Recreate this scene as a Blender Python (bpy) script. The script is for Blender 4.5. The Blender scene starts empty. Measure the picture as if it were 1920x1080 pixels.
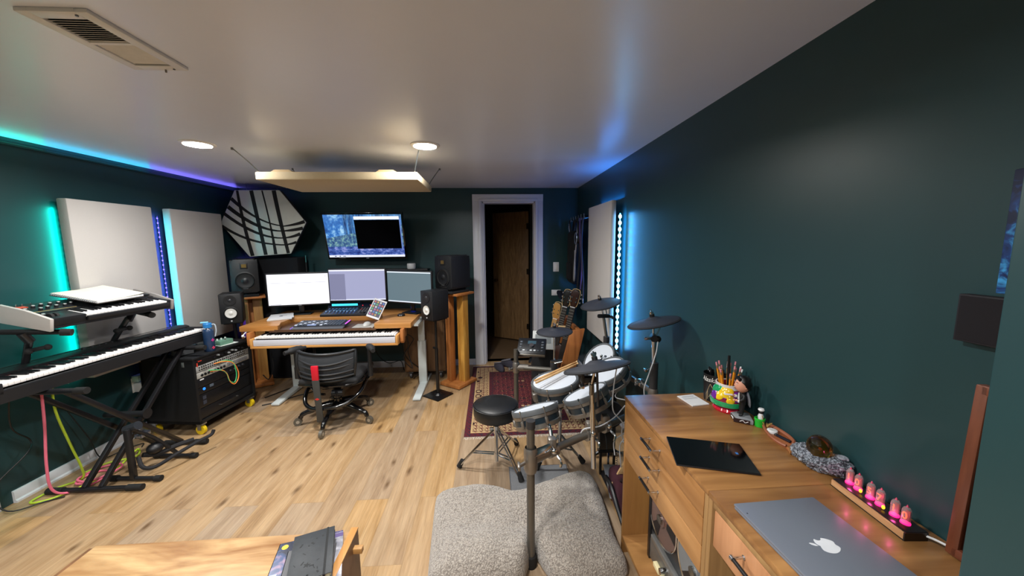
import bpy, bmesh, math, random
from mathutils import Vector as V, Matrix as MX
rnd = random.Random(11)
sc = bpy.context.scene
COL = sc.collection
PI = math.pi

# ------------------------------------------------------------ camera
cd = bpy.data.cameras.new('camera'); cam = bpy.data.objects.new('camera', cd); COL.objects.link(cam)
cd.sensor_width = 36.0; cd.lens = 670.8 / 1920 * 36; cd.clip_start = 0.02
CR, CD, CF = (0.9980976, -0.0609006, -0.0096079), (-0.0170673, -0.1231762, -0.992238), (0.0592444, 0.9905144, -0.1239815)
cam.matrix_world = MX(((CR[0], -CD[0], -CF[0], 0), (CR[1], -CD[1], -CF[1], 0), (CR[2], -CD[2], -CF[2], 1.5339), (0, 0, 0, 1)))
sc.camera = cam
# ------------------------------------------------------------ exposure, world
sc.view_settings.view_transform = 'Standard'; sc.view_settings.look = 'None'
sc.view_settings.gamma = 1.0; sc.view_settings.use_curve_mapping = False
sc.view_settings.exposure = 0.0
w = bpy.data.worlds.new('world'); sc.world = w; w.use_nodes = True
w.node_tree.nodes['Background'].inputs[0].default_value = (0.05, 0.055, 0.06, 1)
w.node_tree.nodes['Background'].inputs[1].default_value = 0.3
XL, XR, YB, YF, CZ = -2.91, 1.09, 4.45, -1.7, 2.2
LIGHTS = [(-1.895, 2.555), (-0.428, 2.555), (-1.895, 0.75), (-0.428, 0.75), (-1.895, -0.9), (-0.428, -0.9)]

# ------------------------------------------------------------ materials
def lin(c): return tuple(x / 12.92 if x <= .04045 else ((x + .055) / 1.055) ** 2.4 for x in c)
def hx(s): return lin(tuple(int(s[i:i + 2], 16) / 255 for i in (0, 2, 4)))
MATS = {}
def nodes(name):
    m = bpy.data.materials.new(name); m.use_nodes = True
    nt = m.node_tree; return m, nt, nt.nodes, nt.links, nt.nodes['Principled BSDF']
def M(hexc, rough=.5, metal=0., var=.12, scale=30, bump=0., emit=0., ior=None, trans=0., coat=0., alpha=1.):
    key = (hexc, rough, metal, var, scale, bump, emit, trans, coat, alpha)
    if key in MATS: return MATS[key]
    m, nt, N, L, b = nodes('mat_' + hexc)
    c = hx(hexc)
    b.inputs['Roughness'].default_value = rough; b.inputs['Metallic'].default_value = metal
    if trans: b.inputs['Transmission Weight'].default_value = trans
    if coat: b.inputs['Coat Weight'].default_value = coat; b.inputs['Coat Roughness'].default_value = .08
    if alpha < 1: b.inputs['Alpha'].default_value = alpha
    tc = N.new('ShaderNodeTexCoord'); nz = N.new('ShaderNodeTexNoise'); nz.inputs['Scale'].default_value = scale; nz.inputs['Detail'].default_value = 4
    L.new(tc.outputs['Object'], nz.inputs['Vector'])
    r = N.new('ShaderNodeMix'); r.data_type = 'RGBA'
    r.inputs[6].default_value = tuple(x * (1 - var) for x in c) + (1,); r.inputs[7].default_value = tuple(min(1, x * (1 + var)) for x in c) + (1,)
    L.new(nz.outputs['Fac'], r.inputs[0]); L.new(r.outputs[2], b.inputs['Base Color'])
    if emit:
        b.inputs['Emission Color'].default_value = c + (1,); b.inputs['Emission Strength'].default_value = emit
    if bump:
        bp = N.new('ShaderNodeBump'); bp.inputs['Strength'].default_value = bump; bp.inputs['Distance'].default_value = .004
        L.new(nz.outputs['Fac'], bp.inputs['Height']); L.new(bp.outputs['Normal'], b.inputs['Normal'])
    MATS[key] = m; return m
def WOOD(c1, c2, axis=0, sc_=6., rough=.4, stretch=14, coat=0., dist=.6, c3=None):
    key = ('w', c1, c2, axis, sc_, rough, stretch, coat)
    if key in MATS: return MATS[key]
    m, nt, N, L, b = nodes('wood_' + c1)
    tc = N.new('ShaderNodeTexCoord'); mp = N.new('ShaderNodeMapping')
    s = [sc_ * 3] * 3; s[axis] = sc_ * 3 / stretch; mp.inputs['Scale'].default_value = s
    L.new(tc.outputs['Object'], mp.inputs['Vector'])
    n1 = N.new('ShaderNodeTexNoise'); n1.inputs['Scale'].default_value = 1; n1.inputs['Detail'].default_value = 5; n1.inputs['Distortion'].default_value = dist
    n2 = N.new('ShaderNodeTexNoise'); n2.inputs['Scale'].default_value = 7; n2.inputs['Detail'].default_value = 3
    L.new(mp.outputs[0], n1.inputs['Vector']); L.new(mp.outputs[0], n2.inputs['Vector'])
    ad = N.new('ShaderNodeMath'); ad.operation = 'MULTIPLY_ADD'; ad.inputs[1].default_value = .25
    L.new(n2.outputs['Fac'], ad.inputs[0]); L.new(n1.outputs['Fac'], ad.inputs[2])
    cr = N.new('ShaderNodeValToRGB'); cr.color_ramp.elements[0].position = .42; cr.color_ramp.elements[1].position = .82
    cr.color_ramp.elements[0].color = hx(c1) + (1,); cr.color_ramp.elements[1].color = hx(c2) + (1,)
    L.new(ad.outputs[0], cr.inputs[0]); L.new(cr.outputs[0], b.inputs['Base Color'])
    b.inputs['Roughness'].default_value = rough
    if coat: b.inputs['Coat Weight'].default_value = coat; b.inputs['Coat Roughness'].default_value = .15
    bp = N.new('ShaderNodeBump'); bp.inputs['Strength'].default_value = .15; bp.inputs['Distance'].default_value = .002
    L.new(n2.outputs['Fac'], bp.inputs['Height']); L.new(bp.outputs[0], b.inputs['Normal'])
    MATS[key] = m; return m
def EMIT(hexc, s):
    key = ('e', hexc, s)
    if key in MATS: return MATS[key]
    m, nt, N, L, b = nodes('glow_' + hexc)
    b.inputs['Base Color'].default_value = (.02, .02, .02, 1); b.inputs['Emission Color'].default_value = hx(hexc) + (1,); b.inputs['Emission Strength'].default_value = s
    MATS[key] = m; return m
BLK = M('16171a', .45); BLKM = M('0e0f11', .35); BLKG = M('0b0c0e', .12, coat=.5); RUB = M('131313', .8)
CHR = M('c9ccd0', .14, 1.); STEEL = M('8b8b88', .35, 1.); SILV = M('8f8a84', .42, .85); WHT = M('e4e6e8', .4, var=.03); GREYC = M('6b6f74', .5)
WHTM = M('c8d0cf', .35, var=.04)

# ------------------------------------------------------------ mesh builder
def rot(axis, deg): return MX.Rotation(math.radians(deg), 4, axis)
def TR(x, y, z): return MX.Translation((x, y, z))
def aim(p0, p1):
    d = (V(p1) - V(p0)); q = d.to_track_quat('Z', 'Y'); return TR(*p0) @ q.to_matrix().to_4x4()
def smooth_pts(pts, n=6):
    P = [V(p) for p in pts]
    if len(P) < 3: return P
    P = [P[0] * 2 - P[1]] + P + [P[-1] * 2 - P[-2]]; out = []
    for i in range(1, len(P) - 2):
        for k in range(n):
            t = k / n; a, b, c, d = P[i - 1:i + 3]
            out.append(.5 * ((2 * b) + (c - a) * t + (2 * a - 5 * b + 4 * c - d) * t * t + (-a + 3 * b - 3 * c + d) * t ** 3))
    out.append(P[-2]); return out
class MB:
    def __init__(s): s.bm = bmesh.new()
    def _join(s, b2, mx, mi):
        b2.transform(mx)
        if mi:
            for f in b2.faces: f.material_index = mi
        me = bpy.data.meshes.new('t'); b2.to_mesh(me); b2.free(); s.bm.from_mesh(me); bpy.data.meshes.remove(me); return s
    def box(s, c, d, mx=None, bev=0, seg=2, mi=0):
        b = bmesh.new(); bmesh.ops.create_cube(b, size=1); b.transform(MX.Diagonal((d[0], d[1], d[2], 1)))
        if bev: bmesh.ops.bevel(b, geom=b.edges[:], offset=bev, segments=seg, affect='EDGES', profile=.5)
        return s._join(b, (mx or MX()) @ TR(*c), mi)
    def cyl(s, p0, p1, r, r2=None, seg=16, cap=True, mi=0, mx=None):
        L = (V(p1) - V(p0)).length; b = bmesh.new()
        bmesh.ops.create_cone(b, segments=seg, radius1=r, radius2=r if r2 is None else r2, depth=L, cap_ends=cap)
        return s._join(b, (mx or MX()) @ aim(p0, p1) @ TR(0, 0, L / 2), mi)
    def sph(s, c, r, sc_=(1, 1, 1), seg=20, mi=0, mx=None):
        b = bmesh.new(); bmesh.ops.create_uvsphere(b, u_segments=seg, v_segments=max(6, seg * 2 // 3), radius=r)
        return s._join(b, (mx or MX()) @ TR(*c) @ MX.Diagonal((*sc_, 1)), mi)
    def lathe(s, prof, mx=None, seg=28, mi=0, ang=2 * PI):
        b = bmesh.new(); rings = []
        full = abs(ang - 2 * PI) < 1e-6; n = seg if full else seg + 1
        for r, z in prof: rings.append([b.verts.new((r * math.cos(ang * k / seg), r * math.sin(ang * k / seg), z)) for k in range(n)] if r > 1e-6 else [b.verts.new((0, 0, z))])
        for A, B in zip(rings, rings[1:]):
            for k in range(seg):
                j = (k + 1) % n
                q = [A[k % len(A)], A[j % len(A)], B[j % len(B)], B[k % len(B)]]; u = []
                for v in q:
                    if v not in u: u.append(v)
                if len(u) > 2:
                    try: b.faces.new(u)
                    except ValueError: pass
        bmesh.ops.recalc_face_normals(b, faces=b.faces[:])
        return s._join(b, mx or MX(), mi)
    def tube(s, pts, r, seg=8, sm=6, mi=0, closed=False):
        P = smooth_pts(pts, sm) if sm else [V(p) for p in pts]
        b = bmesh.new(); rings = []; up = None
        for i, p in enumerate(P):
            t = (P[min(i + 1, len(P) - 1)] - P[max(i - 1, 0)])
            if t.length < 1e-9: t = V((0, 0, 1))
            t.normalize()
            if up is None: up = t.orthogonal().normalized()
            up = (up - t * up.dot(t)); up = up.normalized() if up.length > 1e-6 else t.orthogonal().normalized()
            w_ = t.cross(up); rr = r[min(i * len(r) // len(P), len(r) - 1)] if isinstance(r, (list, tuple)) else r
            rings.append([b.verts.new(p + (up * math.cos(2 * PI * k / seg) + w_ * math.sin(2 * PI * k / seg)) * rr) for k in range(seg)])
        for A, B in zip(rings, rings[1:]):
            for k in range(seg): b.faces.new((A[k], A[(k + 1) % seg], B[(k + 1) % seg], B[k]))
        b.faces.new(rings[0][::-1]); b.faces.new(rings[-1])
        return s._join(b, MX(), mi)
    def prism(s, poly, h, mx=None, bev=0, mi=0):
        b = bmesh.new(); f = b.faces.new([b.verts.new((x, y, 0)) for x, y in poly])
        e = bmesh.ops.extrude_face_region(b, geom=[f]); bmesh.ops.translate(b, verts=[v for v in e['geom'] if isinstance(v, bmesh.types.BMVert)], vec=(0, 0, h))
        bmesh.ops.recalc_face_normals(b, faces=b.faces[:])
        if bev: bmesh.ops.bevel(b, geom=b.edges[:], offset=bev, segments=2, affect='EDGES', profile=.5)
        return s._join(b, mx or MX(), mi)
    def raw(s, vs, fs, mx=None, mi=0):
        b = bmesh.new(); vv = [b.verts.new(v) for v in vs]
        for f in fs: b.faces.new([vv[i] for i in f])
        bmesh.ops.recalc_face_normals(b, faces=b.faces[:]); return s._join(b, mx or MX(), mi)
    def text(s, body, size, mx, depth=.0006, mi=0, shear=0, ax='CENTER'):
        c = bpy.data.curves.new('t', 'FONT'); c.body = body; c.size = size; c.extrude = depth / 2; c.align_x = ax; c.align_y = 'CENTER'; c.shear = shear; c.resolution_u = 3
        o = bpy.data.objects.new('t', c); COL.objects.link(o); dg = bpy.context.evaluated_depsgraph_get(); dg.update()
        me = bpy.data.meshes.new_from_object(o.evaluated_get(dg)); bpy.data.objects.remove(o); bpy.data.curves.remove(c)
        b = bmesh.new(); b.from_mesh(me); bpy.data.meshes.remove(me); return s._join(b, mx, mi)
def obj(name, mb, mat, parent=None, loc=None, kind=None, flat=False):
    """One mesh object. loc: origin (the builder's coordinates are then world coordinates)."""
    bm = mb.bm
    if loc is not None: bm.transform(TR(-loc[0], -loc[1], -loc[2]))
    me = bpy.data.meshes.new(name); bm.to_mesh(me); bm.free()
    for m in (mat if isinstance(mat, (list, tuple)) else [mat]): me.materials.append(m)
    if not flat and len(me.polygons):
        me.polygons.foreach_set('use_smooth', [True] * len(me.polygons)); me.set_sharp_from_angle(angle=math.radians(38))
    o = bpy.data.objects.new(name, me); COL.objects.link(o)
    if parent is not None: o.parent = parent
    elif loc is not None: o.location = loc
    if kind: o['kind'] = kind
    return o
def tag(o, label, cat, group=None):
    o['label'] = label; o['category'] = cat
    if group: o['group'] = group
    return o
def thing(name, label, cat, loc=(0, 0, 0), rz=0, group=None):
    o = bpy.data.objects.new(name, None); COL.objects.link(o); o.empty_display_size = .05
    o.location = loc; o.rotation_euler = (0, 0, math.radians(rz)); return tag(o, label, cat, group)
def part(T, name, mb, mat, world=False, **k):
    """A part of T. world: the builder's coordinates are world ones (T unrotated)."""
    r = T
    while r.parent is not None: r = r.parent
    if world: mb.bm.transform(TR(*(-r.location)))
    return obj(name, mb, mat, T, **k)
def struct(name, mb, mat, parent=None, **k):
    o = obj(name, mb, mat, parent, **k)
    if parent is None: o['kind'] = 'structure'
    return o
def dup(root, loc, rz, label, group=None, mats=None):
    r = root.copy(); COL.objects.link(r); r.location = loc; r.rotation_euler = (0, 0, math.radians(rz)); r['label'] = label
    if group: r['group'] = group
    for ch in list(root.children):
        c = ch.copy(); COL.objects.link(c); c.parent = r
        for g in list(ch.children):
            d = g.copy(); COL.objects.link(d); d.parent = c
    return r
# ============================================================ the room
def mat_floor():
    m, nt, N, L, b = nodes('plank_floor')
    tc = N.new('ShaderNodeTexCoord'); mp = N.new('ShaderNodeMapping'); mp.inputs['Rotation'].default_value = (0, 0, PI / 2); mp.inputs['Location'].default_value = (.33, .07, 0)
    L.new(tc.outputs['Object'], mp.inputs['Vector'])
    bk = N.new('ShaderNodeTexBrick'); bk.offset = .37; bk.offset_frequency = 2; bk.squash = 1
    bk.inputs['Color1'].default_value = (0, 0, 0, 1); bk.inputs['Color2'].default_value = (1, 1, 1, 1); bk.inputs['Mortar'].default_value = (.5, .5, .5, 1)
    bk.inputs['Scale'].default_value = 1; bk.inputs['Mortar Size'].default_value = .0009; bk.inputs['Bias'].default_value = 0; bk.inputs['Brick Width'].default_value = 1.25; bk.inputs['Row Height'].default_value = .19
    L.new(mp.outputs[0], bk.inputs['Vector'])
    # grain, shifted per plank
    off = N.new('ShaderNodeVectorMath'); off.operation = 'MULTIPLY_ADD'; off.inputs[1].default_value = (7, 13, 5)
    L.new(bk.outputs['Color'], off.inputs[0])
    m2 = N.new('ShaderNodeMapping'); m2.inputs['Scale'].default_value = (14, 1.3, 1); L.new(tc.outputs['Object'], m2.inputs['Vector']); L.new(m2.outputs[0], off.inputs[2])
    g = N.new('ShaderNodeTexNoise'); g.inputs['Scale'].default_value = 1.1; g.inputs['Detail'].default_value = 7; g.inputs['Distortion'].default_value = .8; g.inputs['Roughness'].default_value = .6
    L.new(off.outputs[0], g.inputs['Vector'])
    g2 = N.new('ShaderNodeTexNoise'); g2.inputs['Scale'].default_value = 6; g2.inputs['Detail'].default_value = 3; L.new(off.outputs[0], g2.inputs['Vector'])
    cr = N.new('ShaderNodeValToRGB'); e = cr.color_ramp.elements
    e[0].position = .25; e[0].color = hx('8a6c4c') + (1,); e[1].position = .68; e[1].color = hx('b79a76') + (1,)
    e2 = e.new(.42); e2.color = hx('a3845f') + (1,)
    ad = N.new('ShaderNodeMath'); ad.operation = 'MULTIPLY_ADD'; ad.inputs[1].default_value = .22; L.new(g2.outputs['Fac'], ad.inputs[0])
    sub = N.new('ShaderNodeMath'); sub.operation = 'SUBTRACT'; sub.inputs[1].default_value = .1; L.new(g.outputs['Fac'], sub.inputs[0]); L.new(sub.outputs[0], ad.inputs[2])
    L.new(ad.outputs[0], cr.inputs[0])
    m4 = N.new('ShaderNodeMapping'); m4.inputs['Scale'].default_value = (150, 5, 1); L.new(tc.outputs['Object'], m4.inputs['Vector'])
    g4 = N.new('ShaderNodeTexNoise'); g4.inputs['Scale'].default_value = 1; g4.inputs['Detail'].default_value = 5; g4.inputs['Roughness'].default_value = .7; L.new(m4.outputs[0], g4.inputs['Vector'])
    fr = N.new('ShaderNodeMapRange'); fr.inputs[1].default_value = .3; fr.inputs[2].default_value = .6; fr.inputs[3].default_value = .74; fr.inputs[4].default_value = 1.03; L.new(g4.outputs['Fac'], fr.inputs[0])
    # tone per plank
    hv = N.new('ShaderNodeHueSaturation'); L.new(cr.outputs[0], hv.inputs['Color'])
    mr = N.new('ShaderNodeMapRange'); mr.inputs[3].default_value = .86; mr.inputs[4].default_value = 1.12; L.new(bk.outputs['Color'], mr.inputs[0]); ml = N.new('ShaderNodeMath'); ml.operation = 'MULTIPLY'; L.new(mr.outputs[0], ml.inputs[0]); L.new(fr.outputs[0], ml.inputs[1]); L.new(ml.outputs[0], hv.inputs['Value'])
    ms = N.new('ShaderNodeMapRange'); ms.inputs[3].default_value = .8; ms.inputs[4].default_value = 1.12; L.new(bk.outputs['Color'], ms.inputs[0]); L.new(ms.outputs[0], hv.inputs['Saturation'])
    # knots
    m3 = N.new('ShaderNodeMapping'); m3.inputs['Scale'].default_value = (7.5, 2.6, 1); L.new(tc.outputs['Object'], m3.inputs['Vector'])
    dn = N.new('ShaderNodeTexNoise'); dn.inputs['Scale'].default_value = 6; L.new(tc.outputs['Object'], dn.inputs['Vector'])
    va = N.new('ShaderNodeVectorMath'); va.operation = 'MULTIPLY_ADD'; va.inputs[1].default_value = (.28, .28, 0); L.new(dn.outputs['Color'], va.inputs[0]); L.new(m3.outputs[0], va.inputs[2])
    vo = N.new('ShaderNodeTexVoronoi'); vo.voronoi_dimensions = '2D'; vo.inputs['Scale'].default_value = 1; L.new(va.outputs[0], vo.inputs['Vector'])
    kr = N.new('ShaderNodeValToRGB'); k = kr.color_ramp.elements; k[0].position = .03; k[0].color = (1, 1, 1, 1); k[1].position = .17; k[1].color = (0, 0, 0, 1)
    L.new(vo.outputs['Distance'], kr.inputs[0])
    cm = N.new('ShaderNodeMath'); cm.operation = 'GREATER_THAN'; cm.inputs[1].default_value = .7; sp = N.new('ShaderNodeSeparateColor'); L.new(vo.outputs['Color'], sp.inputs[0]); L.new(sp.outputs[0], cm.inputs[0])
    km = N.new('ShaderNodeMath'); km.operation = 'MULTIPLY'; L.new(kr.outputs[0], km.inputs[0]); L.new(cm.outputs[0], km.inputs[1])
    kf = N.new('ShaderNodeMath'); kf.operation = 'MULTIPLY'; kf.inputs[1].default_value = .8; L.new(km.outputs[0], kf.inputs[0])
    mx = N.new('ShaderNodeMix'); mx.data_type = 'RGBA'; mx.inputs[7].default_value = hx('54391f') + (1,); L.new(kf.outputs[0], mx.inputs[0]); L.new(hv.outputs[0], mx.inputs[6])
    mo = N.new('ShaderNodeMix'); mo.data_type = 'RGBA'; mo.inputs[7].default_value = hx('8d7350') + (1,); L.new(bk.outputs['Fac'], mo.inputs[0]); L.new(mx.outputs[2], mo.inputs[6])
    L.new(mo.outputs[2], b.inputs['Base Color']); b.inputs['Roughness'].default_value = .42
    bp = N.new('ShaderNodeBump'); bp.inputs['Strength'].default_value = .12; bp.inputs['Distance'].default_value = .002; L.new(ad.outputs[0], bp.inputs['Height']); L.new(bp.outputs[0], b.inputs['Normal'])
    return m
GREEN = M('203f42', .36, var=.06, scale=9, bump=.03)
CEIL = M('dae0ee', .3, var=.02, scale=5, bump=.2)
TRIM = M('d9dade', .35, var=.03)
struct('floor', MB().box(((XL + XR) / 2, (YF + YB) / 2, -.05), (XR - XL + .4, YB - YF + .4, .1)), mat_floor(), loc=(0, 0, 0))
struct('ceiling', MB().box(((XL + XR) / 2, (YF + YB) / 2, CZ + .05), (XR - XL + .4, YB - YF + .4, .1)), CEIL)
struct('wall_left', MB().box((XL - .06, (YF + YB) / 2, CZ / 2), (.12, YB - YF + .24, CZ)), GREEN)
struct('wall_right', MB().box((XR + .06, (YF + YB) / 2, CZ / 2), (.12, YB - YF + .24, CZ)), GREEN)
struct('wall_front', MB().box(((XL + XR) / 2, YF - .06, CZ / 2), (XR - XL, .12, CZ)), GREEN)
DX0, DX1, DH = -.095, .56, 2.04
wb = MB().box(((XL + DX0) / 2, YB + .06, CZ / 2), (DX0 - XL, .12, CZ)).box(((DX1 + XR) / 2, YB + .06, CZ / 2), (XR - DX1, .12, CZ)).box(((DX0 + DX1) / 2, YB + .06, (DH + CZ) / 2), (DX1 - DX0, .12, CZ - DH))
struct('wall_back', wb, GREEN)
struct('wall_near', MB().box(((.78 + XR) / 2, (YF + .4936) / 2, CZ / 2), (XR - .78, .4936 - YF, CZ), bev=.003), GREEN)
# baseboards with a small eased top
def baseboard(name, a, b_, n):
    a, b_, n = V(a), V(b_), V(n); d = b_ - a; L = d.length; d.normalize()
    mx = MX((( n.x, d.x, 0, a.x), (n.y, d.y, 0, a.y), (0, 0, 1, 0), (0, 0, 0, 1)))
    prof = [(0, 0), (.022, 0), (.022, .012), (.013, .02), (.013, .066), (.008, .075), (0, .075)]
    vs = [mx @ V((x, y, z)) for y in (0, L) for x, z in prof]; k = len(prof)
    fs = [list(range(k)), list(range(k, 2 * k))] + [[i, (i + 1) % k, k + (i + 1) % k, k + i] for i in range(k)]
    struct(name, MB().raw(vs, fs), TRIM)
baseboard('baseboard_left', (XL, 2.172, 0), (XL, YB, 0), (1, 0, 0))
baseboard('baseboard_back', (XL + .025, YB, 0), (-.21, YB, 0), (0, -1, 0))
baseboard('baseboard_back_right', (.67, YB, 0), (XR, YB, 0), (0, -1, 0))
baseboard('baseboard_right', (XR, YB - .03, 0), (XR, .63, 0), (-1, 0, 0))
# door casing, jambs, leaf
tm = MB()
for x0, x1 in ((-.207, DX0 + .004), (DX1 - .004, .655)):
    tm.box(((x0 + x1) / 2, YB - .011, 1.06), (x1 - x0, .022, 2.122), bev=.004).box(((x0 + x1) / 2 + (.03 if x0 < 0 else -.03), YB - .018, 1.04), (.03, .03, 2.043), bev=.0015)
tm.box(((-.207 + .655) / 2, YB - .0115, 2.082), (.862, .023, .084), bev=.004).box((.23, YB - .0195, 2.057), (.712, .031, .026), bev=.0015)
struct('trim_1', tm, TRIM)
jb = MB().box((DX0 + .01, YB + .065, DH / 2), (.02, .13, DH)).box((DX0 + .027, YB + .07, DH / 2), (.015, .04, DH)).box((DX1 - .01, YB + .065, DH / 2), (.02, .13, DH)).box(((DX0 + DX1) / 2, YB + .065, DH - .01), (DX1 - DX0, .13, .02))
struct('trim_2', jb, TRIM)
dr = obj('door_1', MB().box((-.31, 0, 1.01), (.62, .035, 1.98), bev=.002), WOOD('7a5c3c', 'a58258', 2, 5, .45, 7, dist=3.0)); dr['kind'] = 'structure'
dr.location = (.58, 5.40, .005); dr.rotation_euler = (0, 0, math.radians(-32))
for z in (.25, 1.1, 1.78): obj('hinge', MB().cyl((.005, -.02, z - .045), (.005, -.02, z + .045), .007).box((-.012, -.019, z), (.03, .003, .085)), M('3a342c', .4, .8), dr)
kn = MB().lathe([(0, .055), (.022, .052), (.027, .04), (.02, .02), (.01, .012), (.01, .004), (.025, .003), (.025, 0), (0, 0)], TR(-.56, -.0175, .95) @ rot('X', 90))
obj('door_knob', kn, M('7b6a45', .3, .9), dr)
# dim hallway behind the door
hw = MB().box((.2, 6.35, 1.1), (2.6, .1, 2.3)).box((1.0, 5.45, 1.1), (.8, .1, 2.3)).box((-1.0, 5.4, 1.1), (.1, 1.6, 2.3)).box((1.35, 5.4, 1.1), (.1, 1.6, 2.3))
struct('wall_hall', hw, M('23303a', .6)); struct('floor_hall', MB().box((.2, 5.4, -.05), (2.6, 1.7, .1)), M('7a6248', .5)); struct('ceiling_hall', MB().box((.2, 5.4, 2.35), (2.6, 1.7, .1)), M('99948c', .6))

# ceiling downlights
def downlight(x, y, label):
    t = thing('ceiling_light', label, 'ceiling light', (x, y, CZ), 0, 'recessed ceiling lights')
    part(t, 'trim_ring', MB().lathe([(.098, 0), (.098, -.004), (.09, -.009), (.078, -.009), (.076, -.003), (.076, 0)], seg=40), M('e8e6e2', .35, var=.02))
    part(t, 'lens', MB().lathe([(.077, -.004), (0, -.0045)], seg=40), EMIT('fff6ea', LENS))
    l = bpy.data.lights.new('downlight', 'AREA'); l.shape = 'DISK'; l.size = .15; l.energy = PWR; l.color = (1, .985, .96); l.spread = math.radians(165)
    lo = bpy.data.objects.new('downlight_lamp', l); COL.objects.link(lo); lo.parent = t; lo.location = (0, 0, -.012); lo.visible_camera = True
PWR, LENS = 27, 16
LB = ['recessed round ceiling light nearer the left wall', 'recessed round ceiling light in front of the hanging ceiling panel, toward the door'] + ['recessed ceiling light behind the viewpoint'] * 4
for (x, y), lb in zip(LIGHTS, LB): downlight(x, y, lb)

# ceiling vent
t = thing('ceiling_vent', 'white metal ceiling register with two banks of louvres', 'vent', (-1.215, 1.335, CZ))
vm = MB()
for x in (-1, 1): vm.box((x * .079, 0, -.006), (.035, .345, .012), bev=.003)
for y in (-1, 1): vm.box((0, y * .155, -.0058), (.124, .035, .0112), bev=.001)
vm.box((0, -.005, -.006), (.13, .012, .01))
part(t, 'frame', vm, M('d6d6d4', .4, var=.03))
part(t, 'duct', MB().box((0, 0, -.0012), (.13, .28, .002)), M('1c1e21', .8))
lv = MB()
for k in range(11): lv.box((0, -.13 + k * .0115, -.0055), (.124, .009, .0012), mx=None if 0 else TR(0, -.13 + k * .0115, -.0055) @ rot('X', 35) @ TR(0, .13 - k * .0115, .0055))
for k in range(11): lv.box((0, .012 + k * .0115, -.0055), (.124, .009, .0012), mx=TR(0, .012 + k * .0115, -.0055) @ rot('X', -22) @ TR(0, -.012 - k * .0115, .0055))
part(t, 'louvres', lv, M('d0cfcc', .45))
part(t, 'lever', MB().box((.02, .165, -.014), (.006, .004, .016), bev=.001), M('8e8b86', .4, .6))
for y in (-.158, .158): part(t, 'screw', MB().cyl((.055, y, -.0125), (.055, y, -.0145), .004, seg=10), M('55555a', .4, .7))

# hanging ceiling panel
t = thing('ceiling_cloud', 'cream fabric acoustic panel hung from the ceiling by hooks', 'acoustic panel', (-1.07, 2.99, 2.02))
part(t, 'panel', MB().box((0, 0, 0), (1.12, .62, .055), bev=.008), M('b9a888', .9, var=.06, scale=80, bump=.2))
for x in (-.4, .33): part(t, 'rail', MB().prism([(-.085, 0), (-.05, .022), (.05, .022), (.085, 0)], .55, TR(x, .28, .0275) @ rot('X', 90)), M('bfa67c', .6))
for x, y, dx, dy in ((-.535, -.29, -.14, -.05), (.535, -.29, .05, -.06), (-.535, .29, -.1, .05), (.535, .29, .1, .04)):
    h = part(t, 'hanger', MB().tube([(x + dx, y + dy, .178), (x + dx * .4, y + dy * .4, .09), (x, y, .02)], .004, 6), STEEL)
    part(h, 'eye_screw', MB().cyl((x + dx, y + dy, .18), (x + dx, y + dy, .165), .008, seg=10), STEEL); part(h, 'hook_ring', MB().lathe([(.007, -.002), (.01, 0), (.007, .002), (.004, 0), (.007, -.002)], TR(x, y - .004, .012) @ rot('X', 90), 14), STEEL)
# ============================================================ left wall: panels with light strips behind
def led_strip(name, pts, n, lab, hexc, strength, normal, group, DR=.0055, strip=None):
    """A flexible strip along pts[0]-pts[1] with n lit diodes; normal = the way the diodes face."""
    a, b_ = V(pts[0]), V(pts[1]); nrm = V(normal).normalized()
    t = thing(name, lab, 'light strip', tuple(a), 0, group)
    mb = MB(); mb.tube([a, b_], .004, 6, 0); part(t, 'strip', mb, strip or M('3c3f66', .6), True)
    d0 = None
    for k in range(n):
        p = a.lerp(b_, (k + .5) / n) + nrm * .005 - a
        if d0 is None: o = d0 = part(t, 'diode', MB().sph((0, 0, 0), DR, (1, 1, 1.3), 8), EMIT(hexc, strength))
        else: o = d0.copy(); COL.objects.link(o); o.parent = t
        o.location = p
    return t
def strip_lamp(t, a, b_, direction, color, power, width=.01, spread=170):
    a, b_ = V(a), V(b_); L = (b_ - a).length
    l = bpy.data.lights.new('strip', 'AREA'); l.shape = 'RECTANGLE'; l.size = L; l.size_y = width; l.energy = power; l.color = color; l.spread = math.radians(spread)
    o = bpy.data.objects.new('strip_lamp', l); COL.objects.link(o); o.parent = t
    x = (b_ - a).normalized(); z = -V(direction).normalized(); y = z.cross(x).normalized(); z = x.cross(y)
    m = MX(((x.x, y.x, z.x, 0), (x.y, y.y, z.y, 0), (x.z, y.z, z.z, 0), (0, 0, 0, 1))); c = (a + b_) / 2 - t.location
    o.matrix_local = TR(*c) @ m
FAB = M('bcb8b4', .95, var=.03, scale=160, bump=.15)
def wall_panel(name, lab, x_front, x_back, y0, y1, z0, z1, group, matl=FAB):
    t = thing(name, lab, 'acoustic panel', ((x_front + x_back) / 2, (y0 + y1) / 2, z0), 0, group)
    s = 1 if x_front > x_back else -1
    part(t, 'padding', MB().box(((x_front + x_back) / 2, (y0 + y1) / 2, (z0 + z1) / 2), (abs(x_front - x_back), y1 - y0, z1 - z0), bev=.008), matl, True)
    fr = MB()
    for y in (y0 + .12, y1 - .12):
        fr.box((x_back - s * .015, y, (z0 + z1) / 2), (.03, .03, z1 - z0 - .2))
    fr.box((x_back - s * .015, (y0 + y1) / 2, z1 - .12), (.03, y1 - y0 - .2, .03)).box((x_back - s * .015, (y0 + y1) / 2, z0 + .12), (.03, y1 - y0 - .2, .03))
    part(t, 'mounting_frame', fr, M('6f6a64', .7), True); return t
wall_panel('acoustic_panel', 'large pale fabric wall panel behind the keyboards, glowing teal along its near edge', -2.80, -2.865, 2.60, 3.205, .62, 1.86, 'pale acoustic panels on the left wall')
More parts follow.
